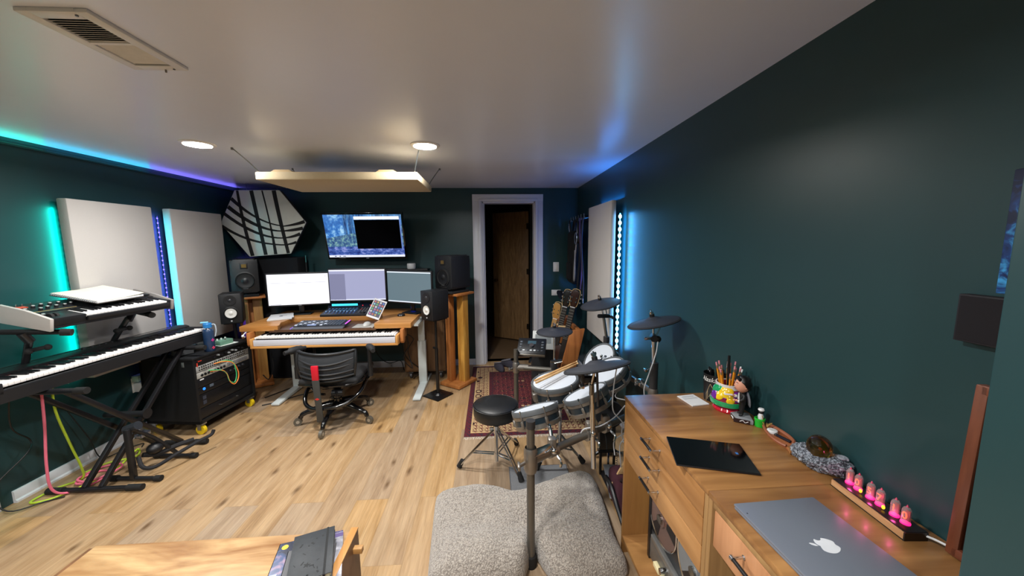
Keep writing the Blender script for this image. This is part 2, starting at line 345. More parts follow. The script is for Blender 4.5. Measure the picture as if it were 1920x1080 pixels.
wall_panel('acoustic_panel', 'pale fabric wall panel beside the corner, its near side lit cyan', -2.80, -2.865, 3.375, 3.985, .62, 1.865, 'pale acoustic panels on the left wall')
xs = XL + .012
GL = 'coloured light strips behind the left panels'
t = led_strip('light_strip', ((xs, 2.655, .66), (xs, 2.655, 1.80)), 28, 'teal light strip behind the near edge of the first pale wall panel', '18ffe0', 4, (.3, -1, 0), GL)
strip_lamp(t, (xs + .022, 2.64, .66), (xs + .022, 2.64, 1.80), (-.12, -1, 0), (.0, 1, .78), 4.6)
t = led_strip('light_strip', ((xs, 3.36, .66), (xs, 3.36, 1.80)), 28, 'violet light strip in the gap between the two pale wall panels', '5a4bff', 6, (.5, -1, 0), GL)
strip_lamp(t, (XL + .05, 3.35, .66), (XL + .05, 3.35, 1.80), (-1, -.35, 0), (.2, .14, 1), 2.6)
t = led_strip('light_strip', ((xs, 3.19, .66), (xs, 3.19, 1.80)), 28, 'cyan light strip behind the far edge of the first pale wall panel', '2ce9ff', 3, (0, 1, 0), GL)
strip_lamp(t, (xs + .03, 3.2, .66), (xs + .03, 3.2, 1.80), (.18, 1, 0), (.0, .75, 1), .9, spread=60)
for y0, y1, c, hc, lab in ((1.5, 2.62, (.0, .95, .8), '20ffe0', 'teal light strip along the left wall below the ceiling'), (2.62, 3.35, (.02, .6, 1), '30c8ff', 'sky blue light strip along the left wall below the ceiling'), (3.35, 4.4, (.2, .16, 1), '5a50ff', 'violet light strip along the left wall below the ceiling')):
    tt = thing('light_strip', lab, 'light strip', (XL, y0, 2.17), 0, GL)
    part(tt, 'channel', MB().box((XL + .006, (y0 + y1) / 2, 2.160), (.012, y1 - y0, .012)), M('1d3d3b', .6), True)
    part(tt, 'diodes', MB().box((XL + .007, (y0 + y1) / 2, 2.1668), (.006, y1 - y0 - .02, .002)), EMIT(hc, .25), True)
    strip_lamp(tt, (XL + .012, y0, 2.168), (XL + .012, y1, 2.168), (.75, 0, 1), c, .5 * (y1 - y0), spread=170)
tt = thing('light_strip', 'violet light strip in the corner behind the hexagonal diffuser', 'light strip', (XL + .05, YB - .05, .9), 0, GL)
part(tt, 'strip', MB().tube([(XL + .03, YB - .03, .45), (XL + .03, YB - .03, 1.35)], .004, 6, 0), EMIT('6a3cff', .6), True)
strip_lamp(tt, (XL + .05, YB - .05, .45), (XL + .05, YB - .05, 1.38), (-.6, .0, 0), (.35, .1, 1), .5)
strip_lamp(tt, (XL + .05, YB - .05, .45), (XL + .05, YB - .05, 1.38), (.0, .6, 0), (.35, .1, 1), .5)
struct('trim_3', MB().box((XL + .012, 2.06, 1.05), (.024, .085, 2.1), bev=.004), TRIM)

# ------------------------------------------------------------ keyboards
WK = BK = None
def add_keys(T, n, note, x0, y0, z, w, ln, long_=.55):
    """n white keys from x0 along x, front edge at y0, top at z; the black keys between them. note: 0 = C."""
    wm = MB().box((0, ln / 2, -.009), (w - .0014, ln, .018), bev=.0016); bmb = MB().prism([(-.0055, 0), (.0055, 0), (.0042, .011), (-.0042, .011)], ln * .62, TR(0, ln * .99, 0) @ rot('X', 90), bev=.001)
    w0 = b0 = None
    for i in range(n):
        if w0 is None: o = w0 = obj('white_key', wm, M('e9e7e4', .3, var=.01), T)
        else: o = w0.copy(); COL.objects.link(o); o.parent = T
        o.location = (x0 + (i + .5) * w, y0, z)
        if i < n - 1 and (note + i) % 7 in (0, 1, 3, 4, 5):
            if b0 is None: q = b0 = obj('black_key', bmb, M('101013', .35), T)
            else: q = b0.copy(); COL.objects.link(q); q.parent = T
            q.location = (x0 + (i + 1) * w, y0, z)
# stage piano on the lower tier
t = thing('digital_piano', 'black slab digital piano with full keyboard on the lower tier of the keyboard stand', 'keyboard', (-2.475, 2.53, .742), 86.2)
b = MB(); Lp = 1.30
prof = [(-.012, 0), (.27, .012), (.285, .03), (.285, .118), (.20, .122), (.172, .112), (.172, .055), (.0, .055), (-.012, .06)]
b.prism(prof, Lp, TR(-Lp / 2, 0, 0) @ MX(((0, 0, 1, 0), (1, 0, 0, 0), (0, 1, 0, 0), (0, 0, 0, 1))))
for s in (-1, 1): b.box((s * (Lp / 2 - .017), .082, .075), (.034, .188, .06), bev=.004)
part(t, 'body', b, M('141416', .5, var=.15))
part(t, 'front_rail', MB().box((0, -.005, .062), (1.238, .012, .02), bev=.003), BLK)
part(t, 'red_felt', MB().box((0, .168, .094), (1.23, .006, .006)), M('4a1218', .9))
part(t, 'control_strip', MB().box((.32, .225, .122), (.42, .05, .003), bev=.001), BLKG)
part(t, 'music_slot', MB().box((-.15, .262, .119), (.6, .012, .006)), M('050505', .8))
for x in (-.02, .02, .06, .1): part(t, 'button', MB().cyl((x, .225, .121), (x, .225, .1265), .006, seg=12), M('3a3a3e', .5))
part(t, 'volume_knob', MB().cyl((-.07, .225, .12), (-.07, .225, .134), .011, .009, 18), M('26262a', .5))
add_keys(t, 52, 5, -.611, .003, .097, .0235, .148)

# synthesizer on the upper tier, tipped to the player
t = thing('synthesizer', 'black analogue synthesizer with pale end cheeks and rows of knobs on the upper tier', 'synthesizer', (-2.465, 2.494, 1.072), 84.4)
t.scale = (.81, .95, .95)
t.rotation_euler = (MX.Rotation(math.radians(84.4), 3, 'Z') @ MX.Rotation(math.radians(10), 3, 'X')).to_euler()
Ls = .88; b = MB()
b.prism([(0, 0), (.31, 0), (.31, .085), (.145, .068), (.14, .03), (.004, .03)], Ls - .04, TR(-(Ls - .04) / 2, 0, 0) @ MX(((0, 0, 1, 0), (1, 0, 0, 0), (0, 1, 0, 0), (0, 0, 0, 1))))
b.box((-.325, .07, .04), (.19, .14, .05), bev=.003).box((.405, .07, .04), (.03, .14, .05), bev=.003)
part(t, 'body', b, M('17181b', .42))
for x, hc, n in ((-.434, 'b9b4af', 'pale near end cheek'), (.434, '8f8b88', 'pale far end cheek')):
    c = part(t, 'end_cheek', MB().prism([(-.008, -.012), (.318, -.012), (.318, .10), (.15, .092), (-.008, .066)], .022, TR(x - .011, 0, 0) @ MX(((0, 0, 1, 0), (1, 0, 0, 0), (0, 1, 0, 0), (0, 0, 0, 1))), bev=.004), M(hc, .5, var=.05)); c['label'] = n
add_keys(t, 26, 0, -.225, .004, .06, .0236, .135)
part(t, 'front_rail', MB().box((.085, -.004, .035), (.62, .014, .03), bev=.003), BLK)
for i, x in enumerate((-.385, -.355)): part(t, 'pitch_wheel' if i == 0 else 'mod_wheel', MB().cyl((x - .008, .06, .058), (x + .008, .06, .058), .022, seg=20), RUB)
for kx, ky in [(-.40, .2), (-.33, .185), (-.33, .235), (-.28, .2), (-.275, .25), (-.23, .2), (-.225, .25), (-.18, .2), (-.175, .25), (-.13, .215), (-.06, .27), (-.41, .075)]:
    z = .068 + (ky - .145) * .1 if ky > .14 else .065
    k = part(t, 'knob', MB().cyl((kx, ky, z), (kx, ky, z + .013), .0105, .0095, 16), BLK)
    part(k, 'knob_cap', MB().cyl((kx, ky, z + .013), (kx, ky, z + .017), .0092, .008, 16), M('d9d9d6', .25, .6))
for x, y in ((-.38, .285), (-.35, .283), (-.3, .288)): part(t, 'toggle_switch', MB().cyl((x, y, .08), (x + .002, y, .098), .003, seg=8), CHR)
part(t, 'display', MB().box((-.39, .262, .081), (.09, .03, .003), mx=None), EMIT('e8542a', .8))
part(t, 'panel_line', MB().box((-.28, .163, .0705), (.28, .002, .0012)), M('c9b370', .5))
part(t, 'lid_panel', MB().box((.24, .235, .081), (.35, .13, .008), mx=TR(0, 0, 0), bev=.002), M('222226', .4))
# spiral notebook open on the synthesizer
t = thing('spiral_notebook', 'white spiral notebook lying open on top of the synthesizer', 'notebook', (-2.65, 2.572, 1.207), 93)
t.rotation_euler = (MX.Rotation(math.radians(93), 3, 'Z') @ MX.Rotation(math.radians(13), 3, 'X')).to_euler(); t.scale = (1.14, 1.24, 1.1)
part(t, 'pages', MB().box((.0, 0, .006), (.285, .215, .012), bev=.002), M('dfe1e2', .8, var=.03))
part(t, 'lifted_page', MB().prism([(-.14, 0), (.0, .001), (.09, .006), (.142, .012), (.142, .0132), (.09, .0072), (0, .0022), (-.14, .001)], .215, TR(0, .107, .012) @ rot('X', 90)), M('e2dcc6', .8))
part(t, 'back_cover', MB().box((0, 0, -.0012), (.29, .22, .0022)), M('3a342c', .7))
s = MB()
for k in range(22): s.lathe([(.0075, -.0009), (.0084, 0), (.0075, .0009), (.0066, 0), (.0075, -.0009)], TR(-.143, -.1 + k * .0095, .006) @ rot('X', 90), 10)
part(t, 'spiral_binding', s, M('3c3c40', .35, .8))

# two-tier double braced X stand
t = thing('keyboard_stand', 'black double-braced X keyboard stand with an upper tier', 'keyboard stand', (-2.6, 2.5, 0))
def P4(y, z, x): return (x, y, z)
AX0, AX1 = -2.60, -2.50
for i, (xa, xb, ya, yb) in enumerate(((-2.575, -2.475, 2.24, 2.94), (-2.625, -2.425, 2.77, 2.09))):
    lb_ = MB()
    for x in (xa, xb): lb_.box((0, 0, 0), (.028, .028, math.hypot(yb - ya, .70)), mx=TR(x, (ya + yb) / 2, .03 + .35) @ rot('X', -math.degrees(math.atan2(yb - ya, .70))), bev=.004)
    part(t, 'leg', lb_, M('17171a', .35), True)
    part(t, 'top_bar', MB().cyl((-2.76, yb, .727), (-2.33, yb, .727), .0165, seg=16), M('17171a', .35), True)
    for x in (-2.76, -2.33): part(t, 'end_cap', MB().cyl((x - .03, yb, .727), (x + .03, yb, .727), .0195, seg=16), RUB, True)
    fl = .235 if i == 0 else .11; cx = -2.51 if i == 0 else -2.39
    part(t, 'foot_bar', MB().cyl((cx - fl, ya, .02), (cx + fl, ya, .02), .0155, seg=16), M('17171a', .4), True)
    for s in (-1, 1): part(t, 'rubber_foot', MB().cyl((cx + s * fl - .045, ya, .0205), (cx + s * fl + .045, ya, .0205), .0205, seg=16), RUB, True)
part(t, 'pivot', MB().cyl((-2.66, 2.5, .39), (-2.4, 2.5, .39), .02, seg=16).cyl((-2.4, 2.5, .39), (-2.385, 2.5, .39), .035, seg=20), BLK, True)
for yb, y1 in ((2.2, 2.14), (2.69, 2.78)):
    part(t, 'tier_post', MB().tube([(-2.775, yb, .72), (-2.74, yb, .84), (-2.65, (yb + y1) / 2, 1.02)], .017, 10, 4), M('17171a', .35), True)
    kb = part(t, 'tier_arm', MB().cyl((-2.77, y1 - .04 * (1 if y1 < 2.5 else -1), 1.075), (-2.50, y1 + .06 * (1 if y1 < 2.5 else -1), 1.045), .0155, seg=14).cyl((-2.65, (yb + y1) / 2, 1.0), (-2.65, y1, 1.058), .022, seg=14), M('17171a', .35), True)
    part(kb, 'arm_pad', MB().cyl((-2.50, y1 + .05 * (1 if y1 < 2.5 else -1), 1.046), (-2.46, y1 + .068 * (1 if y1 < 2.5 else -1), 1.04), .021, seg=14), RUB, True)
    part(kb, 'wing_knob', MB().cyl((-2.66, yb - .05, .945), (-2.66, yb + .05, .945), .012, seg=10).sph((-2.65, yb - .045, .945), .018, seg=10).sph((-2.65, yb + .045, .945), .018, seg=10), RUB, True)

# folding instrument stand between the X stand legs
t = thing('instrument_stand', 'folded black tubular instrument stand on the floor beside the rack, curled padded arms', 'stand', (-2.35, 2.5, 0))
for y, x0, x1 in ((2.345, -2.5, -2.21), (2.60, -2.45, -2.185)):
    part(t, 'foot_bar', MB().cyl((x0, y, .018), (x1, y - .02, .018), .014, seg=12), BLK, True)
    for xx in (x0, x1): part(t, 'rubber_foot', MB().cyl((xx - .02, y - (.02 if xx == x1 else 0), .0195), (xx + .02, y - (.02 if xx == x1 else 0), .0195), .0195, seg=12), RUB, True)
part(t, 'post', MB().box((-2.37, 2.335, .19), (.03, .03, .34), bev=.005), BLK, True)
part(t, 'strut', MB().tube([(-2.37, 2.345, .36), (-2.35, 2.48, .22), (-2.30, 2.59, .03)], .013, 8, 3), BLK, True)
part(t, 'collar', MB().cyl((-2.41, 2.37, .34), (-2.33, 2.37, .37), .028, seg=14), M('4b5058', .3, .7), True)
part(t, 'padded_arm', MB().tube([(-2.37, 2.38, .14), (-2.33, 2.36, .08), (-2.29, 2.40, .055), (-2.22, 2.48, .09), (-2.17, 2.6, .11), (-2.13, 2.68, .12), (-2.12, 2.70, .15)], .012, 8), M('1d1d20', .85), True)
part(t, 'padded_arm', MB().tube([(-2.40, 2.44, .12), (-2.36, 2.5, .09), (-2.30, 2.58, .1), (-2.24, 2.66, .1)], .016, 8), M('1d1d20', .85), True)
part(t, 'bracket', MB().box((-2.38, 2.44, .27), (.05, .07, .03), mx=None, bev=.006).cyl((-2.40, 2.42, .3), (-2.36, 2.5, .2), .01, seg=10), M('8f97a8', .25, .9), True)
part(t, 'hub', MB().sph((-2.36, 2.49, .14), .045, (1, 1.1, .8), 14), BLK, True)

# cables down to the floor
GC = 'cables hanging under the digital piano'
def cable(name, lab, pts, r, hexc, group, rough=.5, sm=6):
    return tag(obj(name, MB().tube(pts, r, 8, sm), M(hexc, rough), loc=pts[0]), lab, 'cable', group)
xq = -2.70
cable('audio_cable', 'pink cable hanging from the digital piano and coiled on the floor', [(-2.6, 2.14, .76), (-2.63, 2.15, .5), (-2.66, 2.15, .25), (-2.68, 2.17, .08), (-2.66, 2.23, .012), (-2.60, 2.33, .01), (-2.62, 2.43, .012), (-2.70, 2.45, .01), (-2.74, 2.37, .012), (-2.68, 2.30, .02), (-2.60, 2.36, .022), (-2.58, 2.47, .02), (-2.66, 2.53, .01), (-2.74, 2.48, .012), (-2.72, 2.34, .03), (-2.64, 2.30, .03)], .0066, 'e5708a', GC)
cable('audio_cable', 'yellow green cable hanging from the digital piano and looped on the floor', [(-2.6, 2.19, .76), (-2.64, 2.22, .55), (-2.68, 2.30, .28), (-2.71, 2.36, .1), (-2.73, 2.37, .013), (-2.79, 2.28, .01), (-2.80, 2.16, .01), (-2.72, 2.17, .009), (-2.66, 2.26, .009), (-2.60, 2.42, .01), (-2.66, 2.60, .009), (-2.70, 2.72, .009), (-2.62, 2.62, .009), (-2.72, 2.52, .024), (-2.78, 2.44, .012)], .0062, 'b8d53a', GC)
cable('audio_cable', 'thin black cable looping out from the wall behind the keyboard stand', [(-2.72, 2.1, .75), (-2.8, 2.14, .5), (-2.85, 2.25, .36), (-2.82, 2.2, .3), (-2.86, 2.06, .16), (-2.8, 2.06, .03), (-2.72, 2.16, .008), (-2.65, 2.2, .007)], .004, '15181a', GC)
cable('audio_cable', 'thin pale cable hanging against the wall under the synthesizer', [(-2.8, 2.30, 1.0), (-2.83, 2.29, .9), (-2.86, 2.36, .78), (-2.87, 2.45, .7), (-2.86, 2.5, .62)], .003, '7f9a95', GC)
cable('audio_cable', 'thin black cable along the baseboard toward the rack', [(-2.87, 2.45, .5), (-2.86, 2.56, .2), (-2.84, 2.6, .02), (-2.80, 2.72, .008), (-2.74, 2.8, .008), (-2.7, 2.75, .008)], .0035, '15181a', GC)
# outlet with power adapters
t = thing('wall_outlet', 'white power outlet with plugged adapters low on the left wall', 'outlet', (XL, 2.99, .36))
part(t, 'cover_plate', MB().box((.003, 0, .06), (.006, .075, .12), bev=.002), WHT)
part(t, 'power_adapter', MB().box((.035, .0, .04), (.06, .06, .075), bev=.006), WHT)
part(t, 'power_adapter', MB().box((.03, .0, .115), (.05, .075, .05), bev=.006), M('bfeae6', .4))
part(t, 'plug_lead', MB().tube([(.06, 0, .02), (.07, .01, -.05), (.05, .02, -.2), (.06, .05, -.3)], .003, 6), WHT)

# ------------------------------------------------------------ rack case on yellow casters
t = thing('equipment_rack', 'black rolling rack case of audio gear on yellow casters', 'rack', (-2.365, 2.885, 0), 83)
W, D, Z0, Z1 = .585, .46, .1, .655
b = MB().box((W / 2, D / 2, Z0 + .012), (W, D, .024)).box((W / 2, D / 2, Z1 - .01), (W + .012, D + .012, .02), bev=.003)
for x in (.01, W - .01): b.box((x, D / 2, (Z0 + Z1) / 2), (.02, D, Z1 - Z0 - .002))
b.box((W / 2, D - .01, (Z0 + Z1) / 2), (W, .02, Z1 - Z0 - .004))
part(t, 'case', b, M('0d0f12', .55, var=.2))
for x in (.028, W - .028): part(t, 'rack_rail', MB().box((x, .02, (Z0 + Z1) / 2), (.016, .012, Z1 - Z0 - .05)), M('2b2d30', .4, .6))
def unit(z0, z1, hexc, name):
    return part(t, name, MB().box((W / 2, .018, (z0 + z1) / 2), (W - .048, .012, z1 - z0 - .003), bev=.0015).box((W / 2, .15, (z0 + z1) / 2), (W - .09, .25, z1 - z0 - .008)), M(hexc, .4, var=.08))
u = unit(.575, .63, '17181b', 'preamp_unit')
for i in range(9): part(u, 'knob', MB().cyl((.2 + i * .036, .012, .597 + (i % 2) * .012), (.2 + i * .036, -.004, .597 + (i % 2) * .012), .009, .007, 14), M('c4c8cc' if i in (1, 4, 5, 6) else '2a2a2d', .3, .5))
part(u, 'indicator', MB().box((.045, .011, .585), (.008, .004, .03)).box((.07, .011, .61), (.03, .004, .006)), EMIT('ff4026', .5))
u = unit(.52, .573, '9b9c9a', 'patch_bay')
jk = MB()
for i in range(24):
    for z in (.537, .558): jk.cyl((.06 + i * .0198, .0125, z), (.06 + i * .0198, .0095, z), .0055, seg=10)
part(u, 'jack_sockets', jk, M('24262a', .4, .6))
u = unit(.466, .518, 'aaa9a3', 'equalizer_unit')
for i in range(8): part(u, 'socket', MB().cyl((.075 + i * .03, .0125, .49), (.075 + i * .03, .006, .49), .0105, seg=14), BLK)
sl = MB()
for i in range(14): sl.box((.325 + i * .0155, .0105, .492), (.005, .004, .03))
part(u, 'faders', sl, M('50525c', .5))
u = unit(.392, .464, '141519', 'interface_unit')
for x, z, r in ((.3, .43, .011), (.345, .43, .011), (.39, .43, .011), (.435, .44, .011), (.48, .44, .011)): part(u, 'knob', MB().cyl((x, .012, z), (x, -.002, z), r, r * .8, 14), M('2a2b30', .4))
part(u, 'label_plate', MB().box((.07, .0115, .455), (.035, .003, .009)), WHT)
u = unit(.335, .39, '121316', 'converter_unit')
part(u, 'power_light', MB().cyl((.08, .012, .372), (.08, .0085, .372), .011, seg=16), EMIT('1f86ff', 1.6))
part(u, 'display', MB().box((.15, .0115, .376), (.035, .003, .022)), M('5a6470', .3))
u = unit(.22, .333, '0f1013', 'power_unit')
part(u, 'vent_slots', MB().box((.075, .0115, .30), (.03, .003, .03)).box((.075, .0115, .26), (.03, .003, .03)), M('353a46', .4))
u = unit(.128, .218, '111216', 'drawer_unit')
part(u, 'handle', MB().tube([(.2, .012, .18), (.2, -.006, .18), (.38, -.006, .18), (.38, .012, .18)], .004, 6, 0), STEEL)
for x in (.04, W - .04):
    for y in (.03, D - .04):
        c = part(t, 'caster', MB().box((x, y, .09), (.045, .05, .012)).box((x - .02, y + .005, .065), (.003, .03, .05)).box((x + .02, y + .005, .065), (.003, .03, .05)), M('9a9a98', .35, .8))
        part(c, 'wheel', MB().cyl((x - .013, y + .005, .038), (x + .013, y + .005, .038), .038, seg=24), M('e3c31c', .45))
part(t, 'latch', MB().box((-.001, .085, .6), (.004, .02, .04), bev=.001), M('8d9494', .4, .7))
for i, (hc, lab, x0, x1, sag) in enumerate((('f08a3c', 'orange patch cable looping down the front of the rack', .2, .14, .30), ('3fae6a', 'green patch cable looping over the silver patch bay', .22, .13, .27))):
    c = MB(); 
    c.tube([(.19 + i * .03, .01, .545), (.24 + i * .03, -.03, .55), (.31 + i * .005, -.05, .515), (.35 - i * .02, -.055, .43), (.345 - i * .02, -.055, .36 + i * .015), (.30, -.055, .325 + i * .015), (.26, -.05, .37), (.245, -.045, .44), (.2, -.04, .487), (.15 - i * .01, .01, .492 + i * .015)], .0042, 7)
    c.bm.transform(MX.Rotation(math.radians(83), 4, 'Z')); c.bm.transform(TR(-2.365, 2.885, 0))
    tag(obj('patch_cable', c, M(hc, .45), loc=(-2.33, 3.0, .54)), lab, 'cable', 'patch cables on the rack')
def on_rack(x, y): v = MX.Rotation(math.radians(83), 3, 'Z') @ V((x, y, 0)); return (-2.365 + v.x, 2.885 + v.y, Z1 + .0005)
# water bottle
t = thing('water_bottle', 'navy insulated water bottle with a blue straw lid on the rack', 'bottle', on_rack(.205, .042), 20)
part(t, 'flask', MB().lathe([(0, 0), (.036, 0), (.038, .004), (.038, .165), (.034, .185), (.028, .192), (0, .192)]), M('1c3556', .35, coat=.3))
part(t, 'steel_collar', MB().cyl((0, 0, .19), (0, 0, .2), .0275, seg=24), CHR)
part(t, 'lid', MB().lathe([(0, .2), (.031, .2), (.031, .232), (.026, .238), (0, .238)]), M('1f74b8', .4))
part(t, 'straw_spout', MB().box((-.018, 0, .245), (.055, .014, .012), mx=TR(0, 0, 0), bev=.004), M('86cdea', .4))
part(t, 'carry_loop', MB().tube([(.03, 0, .225), (.05, 0, .22), (.055, 0, .17), (.045, 0, .12)], .005, 8), M('a9b4bd', .5))
for z, hc in ((.095, 'b0307c'), (.03, 'c23a5c')): part(t, 'sticker', MB().prism([(-.014, 0), (0, -.014), (.014, 0), (0, .014)], .0015, TR(.0379 * math.cos(-.6), .0379 * math.sin(-.6), z) @ rot('Z', -34) @ rot('Y', 90)), M(hc, .4))
# pedals and boxes on the rack
def pedal(name, lab, xy, rz, d, hexc, knobs, khex='26282b'):
    t = thing(name, lab, 'effects pedal', on_rack(*xy), rz, 'effects pedals on the rack')
    part(t, 'housing', MB().box((0, 0, d[2] / 2 + .003), d, bev=.004), M(hexc, .45, .2))
    for k in range(knobs): part(t, 'knob', MB().cyl(((k - (knobs - 1) / 2) * d[0] / (knobs + .3), d[1] * .25, d[2] + .003), ((k - (knobs - 1) / 2) * d[0] / (knobs + .3), d[1] * .25, d[2] + .017), .008, .007, 12), M(khex, .4))
    part(t, 'footswitch', MB().cyl((0, -d[1] * .28, d[2] + .003), (0, -d[1] * .28, d[2] + .014), .008, seg=12), CHR)
    part(t, 'jack_plug', MB().cyl((d[0] / 2, 0, d[2] * .5), (d[0] / 2 + .03, 0, d[2] * .5), .006, seg=10), CHR)
    return t
pedal('effects_pedal', 'grey metal stompbox standing nearest the rack front edge', (.09, .17), 60, (.12, .075, .045), '6d6f70', 3)
pedal('effects_pedal', 'small blue grey pedal at the near corner of the rack top', (.05, .32), 95, (.07, .11, .04), '5a6b8c', 2, 'c8d0da')
pedal('effects_pedal', 'wide grey pedal with chrome jacks behind the water bottle', (.26, .24), 80, (.13, .10, .035), '7c8a86', 4)
pedal('effects_pedal', 'small black pedal between the grey stompboxes', (.15, .40), 80, (.07, .11, .04), '2b2d31', 2)
pedal('effects_pedal', 'mint green pedal on white paper at the far end of the rack', (.40, .10), 75, (.12, .08, .04), '6f9c86', 3, 'c5d8cf')
t = thing('paper_sheet', 'white paper under the mint green pedal on the rack', 'paper', on_rack(.41, .09), 68); part(t, 'sheet', MB().box((0, 0, .0014), (.15, .11, .0022)), M('d5dcd6', .8))
t = thing('cardboard_box', 'small pale box at the back corner of the rack top', 'box', on_rack(.05, .42), 85); part(t, 'carton', MB().box((0, 0, .018), (.075, .05, .036), bev=.002), M('a9a3a8', .7)); part(t, 'lid_flap', MB().box((0, 0, .0372), (.072, .022, .002)), M('c9c4cc', .7))
# ============================================================ corner: diffuser, speakers, stands
PINE = WOOD('8a5a2a', 'c08f4c', 2, 5, .45, 10); PINE2 = WOOD('9c5f2c', 'b9773f', 2, 6, .5, 10); YEL = WOOD('a8742a', 'd7a44e', 2, 5, .4, 9, dist=1.5)
HX = 4.08
t = thing('hexagonal_diffuser', 'white hexagonal fabric panel with crossing black stripes hung across the corner', 'acoustic panel', (-2.40, HX, 1.78))
hv = [(-.282, .34), (.175, .34), (.412, .0), (.215, -.335), (-.225, -.365), (-.475, -.005)]
tl = rot('X', 90 + 4)
part(t, 'frame', MB().prism([(x * .98, y * .98) for x, y in hv], .05, tl @ TR(0, 0, -.055), bev=.003), M('1b1c1e', .7))
part(t, 'fabric', MB().prism(hv, .016, tl, bev=.006), M('c3c8c2', .9, var=.05, scale=25, bump=.35))
def curve_pts(a, c, b_, n=10): return [((1 - q) ** 2 * a[0] + 2 * q * (1 - q) * c[0] + q * q * b_[0], (1 - q) ** 2 * a[1] + 2 * q * (1 - q) * c[1] + q * q * b_[1]) for q in [k / n for k in range(n + 1)]]
def stripe(pts, w0, w1, wm=None):
    L_, R_ = [], []
    n = len(pts) - 1
    for i, p in enumerate(pts):
        a = pts[max(i - 1, 0)]; c = pts[min(i + 1, n)]; d = V((c[0] - a[0], c[1] - a[1])).normalized(); nn = V((-d.y, d.x))
        q = i / n; w_ = w0 + (w1 - w0) * q if wm is None else (w0 + (wm - w0) * q * 2 if q < .5 else wm + (w1 - wm) * (q - .5) * 2)
        L_.append((p[0] + nn.x * w_, p[1] + nn.y * w_, .0172)); R_.append((p[0] - nn.x * w_, p[1] - nn.y * w_, .0172))
    vs = L_ + R_; m_ = n + 1
    return MB().raw(vs, [(i, i + 1, m_ + i + 1, m_ + i) for i in range(n)], tl)
INK = M('0b0c0e', .8)
for a, c, b_, w0, w1, wm in [((-.252, .336), (-.245, .0), (-.19, -.355), .013, .02, .017), ((-.11, .336), (-.08, 0), (-.05, -.345), .02, .02, .02), ((.0, .336), (.045, 0), (.055, -.34), .008, .018, .008), ((.12, .336), (.145, 0), (.19, -.33), .022, .018, .02),
                             ((-.325, .255), (-.1, -.0), (.16, -.035), .02, .006, .01), ((-.37, .17), (-.1, -.09), (.16, -.09), .022, .006, .016), ((-.42, .1), (-.12, -.17), (.16, -.165), .018, .006, .014), ((-.46, -.03), (-.2, -.24), (.2, -.24), .015, .006, .012),
                             ((.4, .01), (.28, -.03), (.14, -.04), .018, .004, .012), ((.375, -.06), (.26, -.085), (.14, -.09), .018, .004, .014), ((.34, -.12), (.25, -.16), (.14, -.165), .017, .004, .012), ((.29, -.21), (.22, -.235), (.14, -.24), .014, .004, .01)]:
    part(t, 'stripe', stripe(curve_pts(a, c, b_), w0, w1, wm), INK)
for x in (-.2, .12): part(t, 'hanging_wire', MB().cyl((x, .03, .33), (x - .02, .06, .42), .0015, seg=6), STEEL)
t = thing('bass_trap', 'tall black fabric bass trap standing in the corner behind the desk', 'acoustic panel', (-2.42, 4.28, 0))
part(t, 'padding', MB().box((0, 0, .70), (.5, .2, 1.4), bev=.015), M('0e1015', .95, scale=90, bump=.1)); part(t, 'base_board', MB().box((.0, 0, .01), (.52, .24, .02)), BLK)
t = thing('microphone_stand', 'thin black microphone stand with a wrapped cable beside the corner trap', 'microphone stand', (-2.09, 4.215, 0))
part(t, 'pole', MB().cyl((0, 0, .03), (-.005, 0, 1.34), .009, seg=10), BLK)
part(t, 'clutch', MB().cyl((0, 0, .78), (0, 0, .86), .016, seg=12), RUB)
part(t, 'tip_glint', MB().cyl((-.005, 0, 1.34), (-.005, 0, 1.42), .006, seg=10), M('4f8f92', .4, .6))  # teal glint on the stand is put into this tip's colour
for k in range(3): part(t, 'leg', MB().tube([(0, 0, .2), (.08 * math.cos(k * 2.1 + .5), .08 * math.sin(k * 2.1 + .5), .08), (.13 * math.cos(k * 2.1 + .5), .13 * math.sin(k * 2.1 + .5), .012)], .008, 8, 3), BLK)

def wood_stand(lab, x, y, rz, top, mats):
    t = thing('speaker_stand', lab, 'speaker stand', (x, y, 0), rz, 'wooden speaker stands')
    part(t, 'base_plate', MB().box((0, 0, .026), (.27, .3, .034), bev=.003), mats[0])
    for k, (px, py, w_, d_, m_) in enumerate(((-.10, -.02, .022, .09, 1), (-.045, -.05, .035, .075, 1), (.055, .03, .085, .085, 2), (.0, .09, .06, .03, 0))): part(t, 'post', MB().box((px, py, (top + .02) / 2), (w_, d_, top - .062), bev=.002), mats[m_])
    part(t, 'top_plate', MB().box((0, 0, top - .011), (.26, .28, .022), bev=.002), mats[0])
    for sx in (-1, 1):
        for sy in (-1, 1): part(t, 'spike_foot', MB().cyl((sx * .115, sy * .13, 0), (sx * .115, sy * .13, .012), .006, .014, 10), BLK)
    return t
wood_stand('tall wooden speaker stand behind the left end of the desk', -2.60, 4.0, 33, 1.0, (PINE2, PINE2, PINE)); wood_stand('tall wooden speaker stand of several posts between the desk and the door', -.37, 3.83, -36, 1.02, (PINE2, PINE2, YEL))

